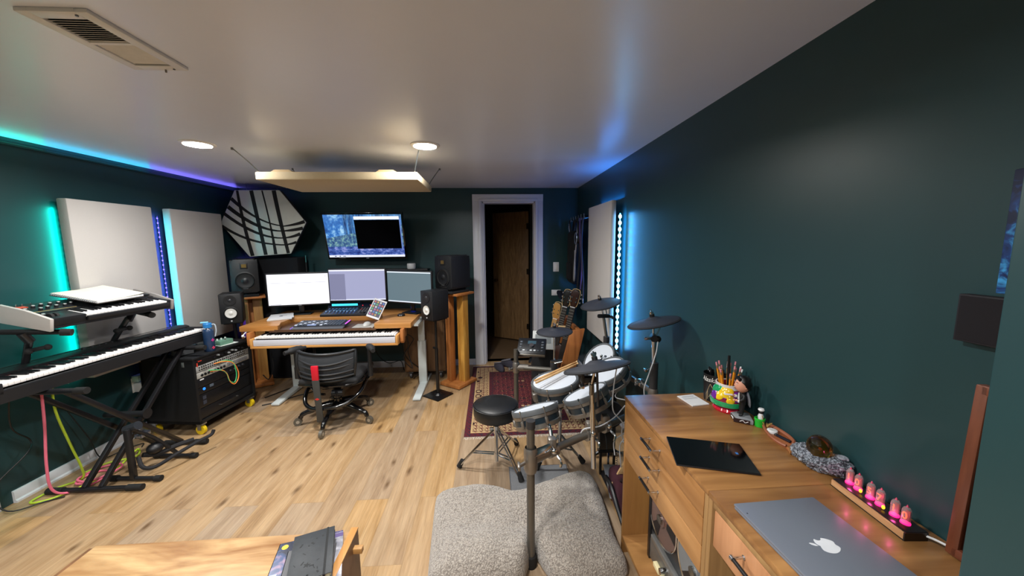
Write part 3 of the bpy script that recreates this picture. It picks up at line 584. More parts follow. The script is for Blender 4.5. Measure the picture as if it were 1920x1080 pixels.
def woofer(T, y, z, r, cone, name='woofer'):
    q = TR(0, y, z) @ rot('X', 90)
    w_ = part(T, name, MB().lathe([(r * 1.16, 0), (r * 1.16, .004), (r * 1.02, .006), (r, .001)], q, 36), BLK)
    part(w_, 'surround', MB().lathe([(r, .001), (r * .93, .009), (r * .84, .005)], q, 36), RUB)
    part(w_, 'cone', MB().lathe([(r * .84, .005), (r * .6, .0028), (r * .36, .0012), (r * .33, .002), (r * .2, .007), (0, .009)], q, 36), cone)
    return w_
def ribbon_speaker(lab, x, y, z, rz):
    t = thing('ribbon_monitor_speaker', lab, 'speaker', (x, y, z), rz, 'large black studio speakers')
    part(t, 'cabinet', MB().prism([(-.085, .04), (-.105, .06), (-.105, .31), (-.075, .345), (.075, .345), (.105, .31), (.105, .06), (.085, .04)], .26, TR(0, .13, -.0) @ rot('X', 90), bev=.004).box((0, 0, .192), (.206, .255, .29), bev=.003), M('17181b', .5))
    woofer(t, -.131, .15, .072, M('1b1c1f', .4))
    r_ = part(t, 'ribbon_tweeter', MB().box((0, -.132, .285), (.058, .006, .052), bev=.003), BLK)
    part(r_, 'ribbon', MB().box((0, -.1355, .285), (.036, .003, .03)), M('8d7442', .35, .8))
    part(t, 'bass_port', MB().box((0, -.131, .062), (.09, .004, .014), bev=.001), M('050506', .7))
    part(t, 'badge', MB().box((0, -.1325, .078), (.04, .002, .006)), M('b8bcc0', .4))
    t.scale = (1.13, 1.1, 1.15)
    part(t, 'isolation_pad', MB().box((0, 0, .012), (.19, .24, .022), bev=.004).box((0, 0, .03), (.14, .2, .02)), M('101114', .9))
    return t
ribbon_speaker('large black studio speaker on the wooden stand under the striped hexagon', -2.615, 3.98, 1.0005, 30)
ribbon_speaker('large black studio speaker on the wooden stand nearest the door', -.40, 3.82, 1.0205, -38)
def white_cone(lab, x, y, z, rz):
    t = thing('white_cone_speaker', lab, 'speaker', (x, y, z), rz, 'small black speakers with white cones')
    part(t, 'cabinet', MB().box((0, 0, .1425), (.17, .21, .285), bev=.006), M('141518', .5))
    woofer(t, -.106, .10, .054, M('dcdcd8', .4, var=.02))
    tw = part(t, 'tweeter', MB().lathe([(.05, 0), (.05, .004), (.043, .0045), (.018, .0015), (.0, .0012)], TR(0, -.106, .222) @ rot('X', 90), 32), BLK)
    part(tw, 'dome', MB().lathe([(.017, .0015), (.012, .006), (0, .008)], TR(0, -.106, .222) @ rot('X', 90), 20), M('2c2e33', .3))
    part(t, 'logo', MB().cyl((0, -.105, .025), (0, -.107, .025), .007, seg=16), M('b9bcc0', .4)); return t
white_cone('small black speaker with a white cone on the pole stand left of the desk', -2.525, 3.61, .797, 26); white_cone('small black speaker with a white cone on the pole stand right of the desk', -.555, 3.53, .80, -40)
def pole_stand(lab, x, y, top, rz):
    t = thing('pole_speaker_stand', lab, 'speaker stand', (x, y, 0), rz, 'thin black speaker stands')
    part(t, 'base', MB().prism([(-.11, -.11), (.11, -.11), (.11, .11), (-.11, .11)], .012, bev=.004).lathe([(.04, .012), (.03, .022), (.02, .03), (0, .03)]), BLKM)
    part(t, 'pole', MB().cyl((0, 0, .02), (0, 0, top * .62), .0165, seg=18).cyl((0, 0, top * .6), (0, 0, top - .006), .012, seg=18), BLKM)
    k = part(t, 'height_knob', MB().cyl((0, 0, top * .62), (-.035, 0, top * .62), .006, seg=10).cyl((-.03, 0, top * .62), (-.042, 0, top * .62), .012, seg=12), BLK)
    part(t, 'platform', MB().box((0, 0, top - .005), (.15, .17, .008), bev=.002), BLKM)
pole_stand('thin black pole speaker stand behind the rack', -2.525, 3.62, .796, 26); pole_stand('thin black pole speaker stand with a square base right of the desk', -.555, 3.53, .799, -38)

# ------------------------------------------------------------ television, shelf
t = thing('television', 'wall television tipped down showing a forest picture and a dark window', 'television', (-1.42, 4.2, 1.63)); t.rotation_euler = (math.radians(13), 0, math.radians(-1.5))
part(t, 'cabinet', MB().box((0, .02, 0), (.90, .035, .535), bev=.006).box((0, .05, -.02), (.6, .05, .36), bev=.01), BLKG)
BLKWIN = M('04050a', .7); BLKWIN.node_tree.nodes['Principled BSDF'].inputs['Specular IOR Level'].default_value = .05
def mat_forest():
    m, nt, N, L, b = nodes('forest_picture'); tc = N.new('ShaderNodeTexCoord'); sep = N.new('ShaderNodeSeparateXYZ'); L.new(tc.outputs['Object'], sep.inputs[0])
    def noise(s, loc=0, d=6):
        mp = N.new('ShaderNodeMapping'); mp.inputs['Scale'].default_value = s; mp.inputs['Location'].default_value = (loc, 0, loc); L.new(tc.outputs['Object'], mp.inputs[0]); n = N.new('ShaderNodeTexNoise'); n.inputs['Scale'].default_value = 1; n.inputs['Detail'].default_value = d; n.inputs['Roughness'].default_value = .7; L.new(mp.outputs[0], n.inputs['Vector']); return n.outputs['Fac']
    def ramp(f, st):
        r = N.new('ShaderNodeValToRGB'); e = r.color_ramp.elements; e[0].position, e[0].color = st[0][0], hx(st[0][1]) + (1,); e[1].position, e[1].color = st[-1][0], hx(st[-1][1]) + (1,)
        for p, c in st[1:-1]: q = e.new(p); q.color = hx(c) + (1,)
        L.new(f, r.inputs[0]); return r.outputs[0]
    def mix(f, a, c):
        q = N.new('ShaderNodeMix'); q.data_type = 'RGBA'; L.new(f, q.inputs[0]); L.new(a, q.inputs[6]); L.new(c, q.inputs[7]); return q.outputs[2]
    def math_(op, a, c):
        q = N.new('ShaderNodeMath'); q.operation = op; q.use_clamp = True
        for i, v_ in enumerate((a, c)):
            if isinstance(v_, (int, float)): q.inputs[i].default_value = v_
            else: L.new(v_, q.inputs[i])
        return q.outputs[0]
    sky = ramp(noise((11, 1, 11)), [(.32, '173f8a'), (.5, '3b7fd0'), (.62, '9fd8ff'), (.75, 'e6f7ff')])
    trunks = ramp(noise((38, 1, 2), 3), [(.46, '12264e'), (.58, '5fa3e8')])
    up = mix(math_('MULTIPLY', math_('GREATER_THAN', sep.outputs['X'], -.22), .7), sky, trunks)
    bush = ramp(noise((26, 1, 26), 5), [(.35, '142f66'), (.5, '456f9c'), (.6, '86b6b0'), (.72, 'dcefee')])
    low = ramp(noise((14, 1, 24), 9), [(.35, '1c2a72'), (.5, '3f5fb0'), (.62, '9aa7ea'), (.72, 'd28f9a')])
    z2 = N.new('ShaderNodeMath'); z2.operation = 'MULTIPLY_ADD'; z2.inputs[1].default_value = -.18; L.new(sep.outputs['X'], z2.inputs[0]); L.new(sep.outputs['Z'], z2.inputs[2])
    c1 = mix(math_('LESS_THAN', z2.outputs[0], .055), up, bush); c2 = mix(math_('LESS_THAN', sep.outputs['Z'], -.12), c1, low)
    b.inputs['Base Color'].default_value = (0, 0, 0, 1); b.inputs['Roughness'].default_value = .2; L.new(c2, b.inputs['Emission Color']); b.inputs['Emission Strength'].default_value = .95
    return m
s = part(t, 'screen', MB().box((0, .0015, 0), (.862, .002, .487)), mat_forest())
part(s, 'app_window', MB().box((.155, -.0005, .02), (.50, .002, .33)), BLKWIN); part(s, 'title_bar', MB().box((.155, -.0005, .206), (.50, .002, .034)), EMIT('f2f6ff', 1.1)); part(s, 'task_bar', MB().box((0, -.0005, -.231), (.862, .002, .024)), EMIT('e8ecff', 1.1)); part(s, 'window_edge', MB().box((.412, -.0005, .02), (.012, .002, .36)), EMIT('6f8fd8', .9))
part(s, 'task_icons', MB().box((-.36, -.0018, -.231), (.02, .001, .01)).box((-.31, -.0018, -.231), (.014, .001, .012)).box((-.26, -.0018, -.231), (.03, .001, .008)), M('8890b8', .5))
part(t, 'wall_bracket', MB().box((0, .15, -.02), (.2, .17, .05)).box((0, .235, -.02), (.3, .015, .3)), BLK)
part(t, 'badge', MB().box((0, .0018, -.2575), (.03, .002, .006)), M('9a9ea4', .4))
t = thing('wall_shelf', 'narrow black shelf on the back wall under the television', 'shelf', (-1.05, 4.35, 1.235)); part(t, 'board', MB().box((0, 0, 0), (.62, .18, .018), bev=.002), BLK)
for x in (-.2, .2): part(t, 'bracket', MB().box((x, .03, -.05), (.015, .12, .085)), BLK)
t = thing('smart_speaker', 'small white cylindrical speaker on the narrow black shelf', 'speaker', (-.94, 4.33, 1.2445)); part(t, 'body', MB().lathe([(0, 0), (.044, 0), (.05, .008), (.05, .055), (.046, .064), (0, .064)]), WHT); part(t, 'top_ring', MB().lathe([(.03, .0645), (.034, .066), (.038, .0645)]), M('9aa0a4', .4))

# ------------------------------------------------------------ desk
DW = WOOD('a0682f', 'c68f50', 0, 3.2, .38, 12, coat=.15); DW2 = WOOD('a5652a', 'c98a45', 2, 4, .4, 8)
t = thing('standing_desk', 'wooden standing desk with white steel legs and a keyboard recess', 'desk', (-1.53, 3.75, 0))
X0, X1, Y0, Y1 = -2.305, -.757, 3.35, 4.14
top = [(X0, Y0), (-1.965, Y0), (-1.975, 3.40), (-2.02, 3.50), (-2.02, 3.68), (-1.98, 3.72), (-1.15, 3.72), (-1.11, 3.68), (-1.10, 3.50), (-1.105, 3.40), (-1.095, Y0), (X1, Y0), (X1, Y1), (X0, Y1)]
part(t, 'table_top', MB().prism(top, .048, TR(0, 0, .752), bev=.002), DW, True)
part(t, 'recess_tray', MB().box((-1.56, 3.535, .748), (.96, .385, .016), bev=.002).box((-1.56, 3.352, .757), (.87, .016, .012)), WOOD('3c2618', '5d3e28', 0, 4, .4, 8), True)
for x in (-2.095, -.755):
    part(t, 'leg_column', MB().box((x + (.01 if x < -1 else .0), 3.83, .26), (.085, .055, .48), bev=.004).box((x + (.01 if x < -1 else .0), 3.83, .56), (.068, .042, .40), bev=.003), WHTM, True)
    part(t, 'foot', MB().prism([(-.36, 0), (.36, 0), (.36, .018), (.05, .034), (-.05, .034), (-.36, .018)], .075, TR(x + .045, 3.765, .008) @ MX(((0, 0, -1, 0), (1, 0, 0, 0), (0, 1, 0, 0), (0, 0, 0, 1))), bev=.003), WHTM, True)
    part(t, 'leg_bracket', MB().box((x, 3.8, .742), (.07, .6, .018)), WHTM, True)
    for y in (3.45, 4.08): part(t, 'levelling_foot', MB().cyl((x + .008, y, 0), (x + .008, y, .009), .02, seg=14), RUB, True)
part(t, 'crossbar', MB().box((-1.43, 3.83, .715), (1.28, .06, .035)), WHTM, True)
part(t, 'controller', MB().box((-1.0, 3.46, .738), (.1, .06, .02), bev=.003), BLK, True)
for x in (-2.195, -.832):
    part(t, 'drawer_runner', MB().prism([(0, .752), (0, .64), (.02, .62), (.06, .62), (.085, .64), (.085, .752)], .03, TR(x - .015, 3.29, 0) @ MX(((0, 0, 1, 0), (1, 0, 0, 0), (0, 1, 0, 0), (0, 0, 0, 1))), bev=.003), PINE2, True)
part(t, 'cable_clip', MB().tube([(-2.25, 3.36, .75), (-2.27, 3.34, .72), (-2.262, 3.35, .70)], .005, 6).sph((-2.27, 3.335, .715), .012, seg=10), WHT, True)
dt = part(t, 'keyboard_drawer', MB().box((-1.51, 3.43, .625), (1.30, .36, .018), bev=.002).box((-2.15, 3.43, .667), (.02, .36, .075), bev=.002).box((-.87, 3.43, .667), (.02, .36, .075), bev=.002), WOOD('b5793a', 'd8a25d', 0, 4, .4, 10), True)
t = thing('master_keyboard', 'white fronted full size keyboard in the drawer under the desk', 'keyboard', (-1.51, 3.26, .6345))
part(t, 'body', MB().box((0, .16, .03), (1.25, .30, .06), bev=.004).box((0, .235, .065), (1.25, .14, .03), bev=.003), M('1b1a1d', .4))
part(t, 'front_rail', MB().box((0, .006, .029), (1.252, .016, .054), bev=.003), M('c9cad2', .4, var=.03)); add_keys(t, 52, 5, -.6105, .016, .083, .02348, .14)
part(t, 'end_block', MB().box((.618, .085, .067), (.014, .13, .02), bev=.002), WHT); part(t, 'end_block', MB().box((-.618, .085, .067), (.014, .13, .02), bev=.002), WHT)

# things on the desk
DT = .8005
def screen_monitor(name, lab, cx, cy, cz, rz, w_, h_, mk):
    t = thing(name, lab, 'monitor', (cx, cy, DT), rz, 'computer monitors on the desk'); zc = cz - DT
    part(t, 'casing', MB().box((0, .012, zc), (w_ + .024, .026, h_ + .03), bev=.004).box((0, .035, zc - .02), (w_ * .6, .03, h_ * .6), bev=.01), BLK)
    part(t, 'neck', MB().box((0, .055, (zc - .05) / 2 + .02), (.05, .02, zc - .06), bev=.004), BLKM)
    part(t, 'stand_base', MB().box((0, .05, .006), (.2, .13, .012), bev=.004), BLKM)
    s = part(t, 'screen', MB().box((0, -.0015, zc), (w_, .002, h_)), mk); return t, s, zc
t, s, z = screen_monitor('computer_monitor', 'monitor showing a bright white page on the left of the desk', -2.02, 3.87, 1.075, 12, .575, .322, EMIT('f8f8ff', 1.25))
part(s, 'page_rule', MB().box((0, -.003, z + .07), (.55, .001, .0025)), M('a9abb8', .5)); part(s, 'cursor', MB().box((.26, -.003, z + .13), (.006, .001, .006)), M('333333', .5)); part(s, 'page_footer', MB().box((-.22, -.003, z - .155), (.1, .001, .004)), M('9a9caa', .5))
part(t, 'badge', MB().box((0, -.0022, z - .1695), (.03, .002, .006)), M('8d9196', .4))
t, s, z = screen_monitor('computer_monitor', 'centre monitor showing a pale lavender window with a white bar', -1.435, 3.93, 1.105, 0, .585, .33, EMIT('a9acd0', .95))
part(s, 'menu_bar', MB().box((0, -.003, z + .157), (.585, .001, .014)), EMIT('f4f6ff', 1.1)); part(s, 'side_pane', MB().box((-.21, -.003, z - .02), (.165, .001, .28)), EMIT('8789ac', .9)); part(s, 'task_bar', MB().box((0, -.003, z - .159), (.585, .001, .012)), EMIT('e4e7fb', 1.1))
t, s, z = screen_monitor('computer_monitor', 'angled monitor with a grey teal screen at the desk end toward the door', -.862, 3.80, 1.085, -28, .575, .325, EMIT('6d8590', .8))
part(s, 'menu_bar', MB().box((0, -.003, z + .156), (.575, .001, .011)), EMIT('eaf4ff', 1.1)); part(s, 'task_bar', MB().box((0, -.003, z - .157), (.575, .001, .011)), EMIT('eaf2ff', 1.1))

t = thing('mixing_console', 'digital control surface with blue lit faders below the centre monitor', 'mixer', (-1.51, 3.735, DT))
t.rotation_euler = (0, 0, math.radians(1.5))
part(t, 'body', MB().prism([(0, 0), (.27, 0), (.27, .10), (.235, .10), (.19, .055), (0, .022)], .50, TR(-.25, 0, 0) @ MX(((0, 0, 1, 0), (1, 0, 0, 0), (0, 1, 0, 0), (0, 0, 0, 1))), bev=.003), M('1b1d22', .45))
part(t, 'meter_display', MB().box((-.07, .205, .0885), (.27, .003, .022), mx=None), EMIT('3fd6ff', 1.6))
part(t, 'display_bezel', MB().prism([(.19, .0555), (.234, .1005), (.234, .102), (.189, .0575)], .48, TR(-.24, 0, 0) @ MX(((0, 0, 1, 0), (1, 0, 0, 0), (0, 1, 0, 0), (0, 0, 0, 1)))), M('0a1626', .25))
def cz(y): return .022 + (y - 0) * (.055 - .022) / .19
for i in range(9):
    x = -.215 + i * .036
    part(t, 'fader_slot', MB().box((x, .085, cz(.085) + .0005), (.012, .13, .002), mx=TR(x, .085, cz(.085)) @ rot('X', 10) @ TR(-x, -.085, -cz(.085))), EMIT('2c62b8', .35))
    y = .06 + rnd.random() * .04; part(t, 'fader_cap', MB().box((x, y, cz(y) + .007), (.013, .022, .012), bev=.002), M('8fb2d8', .4))
    part(t, 'channel_button', MB().box((x, .165, cz(.165) + .004), (.02, .012, .005), bev=.001), M('5c82ba', .4))
for i in range(4):
    for j in range(5): part(t, 'transport_button', MB().box((.125 + i * .03, .04 + j * .032, cz(.04 + j * .032) + .004), (.018, .014, .005), bev=.001), M('b03038' if (i, j) == (0, 3) else '6f7076', .4))
part(t, 'jog_wheel', MB().cyl((.17, .03, .024), (.17, .03, .038), .026, .024, 24), BLK)
for x in (.12, .2, .22): part(t, 'indicator', MB().box((x, .2, .079), (.008, .003, .008)), EMIT('ff2a34', 1.6))

TZ = .757
t = thing('computer_keyboard', 'black backlit computer keyboard in the desk recess', 'keyboard', (-1.615, 3.475, TZ + .0125))
t.rotation_euler = (math.radians(5), 0, 0)
part(t, 'case', MB().box((0, 0, .012), (.47, .17, .018), bev=.004), M('2b2d35', .4)); part(t, 'palm_rest', MB().box((0, -.105, .008), (.47, .055, .012), bev=.004), M('55585f', .5))
km = None
for r in range(6):
    for i in range(16 if r else 1):
        pass
kk = None
for r in range(6):
    n = 15
    for i in range(n):
        x = -.214 + i * .0285; y = -.066 + r * .0265
        lit = (r < 5 and i < 10); key = part(t, 'key', MB().box((x, y, .0255), (.024, .022, .009), bev=.002), M('c5cfe2' if (i + r * 3) % 4 == 0 and lit else '3b4350', .4)) if r or i not in (4, 5, 6) else (part(t, 'space_bar', MB().box((-.0715, y, .0255), (.081, .022, .009), bev=.002), M('8fa3cf', .4)) if i == 5 else None)
part(t, 'light_bar', MB().box((.226, .02, .0225), (.008, .12, .003), mx=None), EMIT('d94cff', 2.2)); part(t, 'light_bar', MB().box((-.238, -.1, .008), (.006, .05, .008)), EMIT('7c46ff', 1.6)); part(t, 'volume_roller', MB().box((.15, .08, .024), (.07, .008, .006), bev=.002), EMIT('c85cf0', .9))
t = thing('computer_mouse', 'white computer mouse on a pale pad at the recess edge', 'mouse', (-1.2, 3.465, TZ + .006), -8)
mm = MB().sph((0, 0, 0), 1, (.033, .06, .034), 20); bmesh.ops.bisect_plane(mm.bm, geom=mm.bm.verts[:] + mm.bm.edges[:] + mm.bm.faces[:], plane_co=(0, 0, 0), plane_no=(0, 0, 1), clear_inner=True)
part(t, 'shell', mm, M('bcbdbb', .4)); part(t, 'scroll_wheel', MB().cyl((-.004, .032, .026), (.004, .032, .026), .01, seg=14), RUB)
t = thing('mouse_pad', 'pale grey mouse pad in the desk recess', 'mouse pad', (-1.215, 3.45, TZ), 0); part(t, 'mat', MB().box((0, 0, .002), (.2, .18, .004), bev=.001), M('a8a6a0', .8)); part(t, 'edge_stitch', MB().tube([(-.098, -.088, .004), (.098, -.088, .004), (.098, .088, .004), (-.098, .088, .004), (-.098, -.088, .004)], .001, 5, 0), M('77756f', .8))
t = thing('tablet_computer', 'white bordered tablet full of app icons propped beside the mixer', 'tablet', (-1.13, 3.57, DT), 0); q = TR(-.002, 0, .10) @ rot('Z', 0) @ rot('X', -28) @ rot('Y', 20)
part(t, 'body', MB().box((0, 0, 0), (.135, .007, .20), bev=.003, mx=q), M('e2e2e6', .4)); sm_ = part(t, 'screen', MB().box((0, -.0038, .002), (.118, .001, .163), mx=q), EMIT('2a3560', .6))
for r in range(6):
    for i in range(4):
        if r == 5 and i > 2: continue
        part(sm_, 'app_icon', MB().box((-.043 + i * .0287, -.0046, .068 - r * .026), (.016, .0006, .016), mx=q), EMIT(['e0503f', '41c46a', '3f7ae0', 'e6b23c', 'd95aa8', '8ad6e8', 'f0f0f4'][(r * 5 + i * 3) % 7], .7))
part(t, 'stand', MB().prism([(0, 0), (.09, 0), (.045, .085), (.035, .085)], .07, TR(-.035, -.03, 0) @ MX(((0, 0, 1, 0), (1, 0, 0, 0), (0, 1, 0, 0), (0, 0, 0, 1)))), M('7a5a38', .5))
t = thing('paper_stack', 'white manual and papers lying on the left end of the desk', 'papers', (-2.15, 3.74, DT), 24)
part(t, 'booklet', MB().box((0, 0, .007), (.21, .29, .014), bev=.002), M('d4d8da', .7)); part(t, 'loose_sheet', MB().box((.01, .01, .0150), (.2, .28, .001), mx=rot('Z', 5)), WHT); part(t, 'printed_mark', MB().box((.02, .03, .0159), (.06, .012, .0006)).box((.0, .0, .0159), (.03, .03, .0006)), M('4d5a66', .7))
t = thing('remote_puck', 'small black round remote on the desk top', 'remote', (-.93, 3.70, DT)); part(t, 'body', MB().lathe([(0, 0), (.038, 0), (.04, .006), (.034, .017), (.022, .02), (0, .02)]), BLKM); part(t, 'dial_ring', MB().lathe([(.022, .0202), (.028, .0212), (.033, .0178)]), M('4a4c50', .3, .6))
t = thing('desk_light', 'small blue lit gadget behind the round remote on the desk', 'gadget', (-.865, 3.98, DT)); part(t, 'base', MB().lathe([(0, 0), (.026, 0), (.026, .02), (0, .02)]), BLK); part(t, 'glow_body', MB().lathe([(0, .02), (.024, .02), (.026, .04), (.022, .07), (0, .074)]), EMIT('2438d8', .9))

# ------------------------------------------------------------ cabinet on casters and cables behind the desk
t = thing('wooden_cabinet', 'plain wooden cabinet on casters behind the right desk leg', 'cabinet', (-.76, 4.14, 0))
part(t, 'body', MB().box((0, 0, .40), (.46, .3, .62), bev=.004), WOOD('4c3724', '7a5836', 2, 4, .5, 9)); part(t, 'front_panel', MB().box((0, -.152, .40), (.42, .006, .58)), WOOD('573e28', '835f3b', 2, 4.4, .5, 9))
for x in (-.17, .17):
    for y in (-.1, .1): part(t, 'caster', MB().cyl((x - .012, y, .035), (x + .012, y, .035), .035, seg=18).box((x, y, .078), (.05, .05, .022)), M('5b5d60', .4, .5))
GB = 'black cables under the desk'
for lab, pts in (('tangle of black cable hanging at the right end under the desk', [(-.88, 3.6, .7), (-.86, 3.65, .5), (-.93, 3.7, .35), (-.85, 3.75, .22), (-.9, 3.8, .4), (-.82, 3.72, .55), (-.92, 3.68, .6), (-.95, 3.9, .3), (-.8, 3.95, .12), (-.9, 4.0, .008)]),
                 ('black cable looping low across the back baseboard', [(-1.45, 4.2, .45), (-1.35, 4.25, .2), (-1.25, 4.3, .1), (-1.1, 4.25, .14), (-1.05, 4.2, .04), (-.98, 4.1, .15), (-.95, 4.05, .33), (-.97, 4.02, .5)]),
                 ('black cable trailing on the floor behind the left desk leg', [(-2.3, 3.6, .008), (-2.1, 3.95, .008), (-1.9, 4.15, .008), (-1.85, 4.2, .2), (-1.95, 4.25, .4), (-2.0, 4.2, .7)]),
                 ('black cable from the rack to the left speaker stand', [(-2.2, 3.45, .3), (-2.18, 3.5, .24), (-2.2, 3.62, .32), (-2.26, 3.7, .45)]),
                 ('black cable on the floor beside the rack', [(-2.22, 3.42, .008), (-2.1, 3.5, .008), (-2.0, 3.62, .008), (-1.9, 3.7, .008), (-1.75, 4.0, .008)])):
    cable('desk_cable', lab, pts, .005, '101113', GB)
t = thing('tripod_stand', 'black tripod folded behind the left leg of the desk', 'tripod', (-1.98, 3.95, 0))
for x, y in ((-.1, -.08), (.1, -.05), (0, .08)): part(t, 'leg', MB().cyl((x, y, .005), (x * .12, y * .12, .7), .009, seg=10), BLK)
part(t, 'head', MB().cyl((0, 0, .68), (0, 0, .74), .02, seg=14), BLK)

# ------------------------------------------------------------ office chair seen from behind
t = thing('office_chair', 'black mesh office chair with a red spine accent pushed under the desk', 'chair', (-1.365, 3.10, 0), 1)
GLB = M('0c0c0e', .18, coat=.4); MESH = M('212326', .75)
for k in range(5):
    a = math.radians(-92 + 72 * k); c, s_ = math.cos(a), math.sin(a)
    lg = part(t, 'base_leg', MB().tube([(0, 0, .15), (.09 * c, .09 * s_, .148), (.2 * c, .2 * s_, .12), (.275 * c, .275 * s_, .095), (.295 * c, .295 * s_, .065)], [.032, .03, .024, .02, .018], 10), GLB)
    cs = part(t, 'caster', MB().box((.3 * c, .3 * s_, .058), (.022, .022, .05), bev=.005), GLB)
    d = V((-s_, c, 0)); p = V((.305 * c + .012 * c, .305 * s_ + .012 * s_, .033))
    part(cs, 'wheel', MB().cyl(p - d * .012, p + d * .012, .033, seg=22), M('5b564c', .35, coat=.3)); part(cs, 'wheel_hub', MB().cyl(p - d * .0135, p + d * .0135, .014, seg=14), M('b5b0a4', .3, .5))
part(t, 'gas_column', MB().cyl((0, 0, .13), (0, 0, .33), .026, seg=18).cyl((0, 0, .12), (0, 0, .2), .036, seg=18), GLB)
part(t, 'tilt_mechanism', MB().box((0, .02, .345), (.17, .26, .06), bev=.015).cyl((-.1, -.05, .345), (.13, -.05, .345), .03, seg=16), GLB)
part(t, 'spring_tube', MB().cyl((.02, -.14, .30), (.11, -.14, .30), .03, seg=18).lathe([(.03, 0), (.034, .006), (.03, .012), (.034, .018), (.03, .024)], TR(.05, -.14, .30) @ rot('Y', 90), 18), M('2a2b2e', .25, .6))
sb = MB().box((0, .06, .405), (.48, .46, .055), bev=.025, seg=4); part(t, 'seat', sb, M('191a1c', .8))
part(t, 'seat_rim', MB().tube([(-.235, -.15, .385), (-.24, .1, .385), (-.2, .27, .385), (0, .295, .38), (.2, .27, .385), (.24, .1, .385), (.235, -.15, .385), (0, -.185, .375), (-.235, -.15, .385)], .012, 8), GLB)
part(t, 'lower_loop', MB().tube([(-.20, .02, .34), (-.215, -.08, .30), (-.195, -.16, .235), (-.12, -.215, .205), (0, -.225, .205), (.14, -.2, .225), (.23, -.1, .285), (.24, .05, .34)], .0165, 10), GLB)
part(t, 'side_loop', MB().tube([(-.04, -.13, .345), (-.16, -.08, .36), (-.25, .0, .345), (-.27, .06, .31), (-.22, .02, .29), (-.12, -.1, .285), (-.04, -.14, .29)], .011, 8), GLB)
part(t, 'spine', MB().prism([(-.028, 0), (.028, 0), (.024, .1), (.028, .37), (-.028, .37), (-.024, .1)], .014, TR(-.045, -.235, .10) @ rot('X', 95), bev=.003), M('3a3c3b', .5))
ac = part(t, 'spine_accent', MB().prism([(-.025, 0), (.025, 0), (.027, .13), (-.027, .13)], .018, TR(-.045, -.262, .455) @ rot('X', 92), bev=.004), M('d0142e', .45)); ac['label'] = 'red accent strip'
part(t, 'maker_badge', MB().prism([(-.018, 0), (0, .01), (.018, 0), (0, -.01)], .002, TR(-.047, -.2675, .305) @ rot('X', 95)), M('d03030', .4))
part(t, 'badge_line', MB().box((-.047, -.2685, .33), (.05, .001, .002)), M('9fa3a6', .3, .5))
def back_sheet(n=18, m_=6):
    vs, fs = [], []
    for j in range(m_ + 1):
        v = j / m_; z = .425 + .225 * v; hw = .205 + .03 * math.sin(v * PI * .7)
        for i in range(n + 1):
            u = -1 + 2 * i / n; vs.append((u * hw - .01, -.205 + .085 * u * u - .02 * math.sin(v * PI), z + .012 * u * u * v))
    for j in range(m_):
        for i in range(n): a = j * (n + 1) + i; fs.append((a, a + 1, a + n + 2, a + n + 1))
    return vs, fs, n, m_
vs, fs, n, m_ = back_sheet()
bs = part(t, 'backrest', MB().raw(vs, fs), M('33363a', .8, alpha=.82))
so = bs.modifiers.new('s', 'SOLIDIFY'); so.thickness = .006
row = lambda j: [vs[j * (n + 1) + i] for i in range(n + 1)]
loop = row(0) + [vs[j * (n + 1) + n] for j in range(1, m_)] + row(m_)[::-1] + [vs[j * (n + 1)] for j in range(m_ - 1, -1, -1)]
part(t, 'back_frame', MB().tube(loop, .0125, 10, 2), M('1d1f21', .4))
for zz, sag in ((.60, .03), (.555, .02), (.50, .01), (.46, .005)):
    part(t, 'back_rib', MB().tube([(u * .215 - .01, -.226 + .085 * u * u - .008 * (1 - u * u), zz - sag * (1 - u * u)) for u in (-1, -.6, -.2, .2, .6, 1)], .008, 8, 3), M('2a2c2f', .45))
for sx in (-1, 1):
    am = part(t, 'armrest', MB().tube([(sx * .36, -.10, .642), (sx * .315, -.02, .648), (sx * .265, .06, .644)], [.018, .03, .03, .026, .016], 12, 5), M('1c1d1f', .7))
    am.matrix_local = TR(0, 0, .16) @ MX.Diagonal((1, 1, .75, 1)) if False else MX()
    part(am, 'arm_post', MB().cyl((sx * .305, -.03, .45), (sx * .305, -.03, .645), .017, seg=14).cyl((sx * .305, -.03, .40), (sx * .305, -.03, .50), .021, seg=14), M('18191b', .4))
    part(am, 'arm_bracket', MB().tube([(sx * .305, -.03, .41), (sx * .26, .0, .375), (sx * .1, .03, .36)], .016, 8), GLB)
# ============================================================ right wall: panel with blue strip, hooks, switch
wall_panel('acoustic_panel', 'tall pale fabric panel on the right wall beside the blue light strip', .978, 1.018, 2.875, 3.55, .655, 1.872, None)
t = led_strip('light_strip', ((1.046, 2.862, .64), (1.046, 2.862, 1.765)), 22, 'bright blue light strip along the near edge of the right wall panel', '8fdcff', 14, (-.35, -1, 0), None, .013, EMIT('3fa6ff', 14))
strip_lamp(t, (1.035, 2.872, .64), (1.035, 2.872, 1.765), (1, -.55, 0), (.02, .33, 1), 6.5)
strip_lamp(t, (1.035, 2.866, .64), (1.035, 2.866, 1.765), (-.5, .06, .0), (.05, .25, 1), .5)
t = led_strip('light_strip', ((1.07, 3.57, .8), (1.07, 3.57, 1.86)), 16, 'blue light strip hidden behind the far edge of the right wall panel', '3a7cff', 5, (-.3, 1, 0), None)
strip_lamp(t, (1.06, 3.58, .8), (1.06, 3.58, 1.9), (-.25, 1, .25), (.02, .25, 1), 1.5)
strip_lamp(t, (1.07, 2.9, 1.885), (1.07, 3.5, 1.885), (-.1, 0, 1), (.03, .28, 1), 1.6)  # lamp added above the panel for blue ceiling glow, no strip mesh there
t = thing('light_switch', 'white rocker light switch on the back wall beside the door', 'light switch', (.822, YB, 1.235)); part(t, 'cover_plate', MB().box((0, -.004, 0), (.072, .008, .118), bev=.003), WHT); part(t, 'rocker', MB().box((0, -.009, 0), (.032, .006, .066), bev=.002), M('f2f2f4', .3))
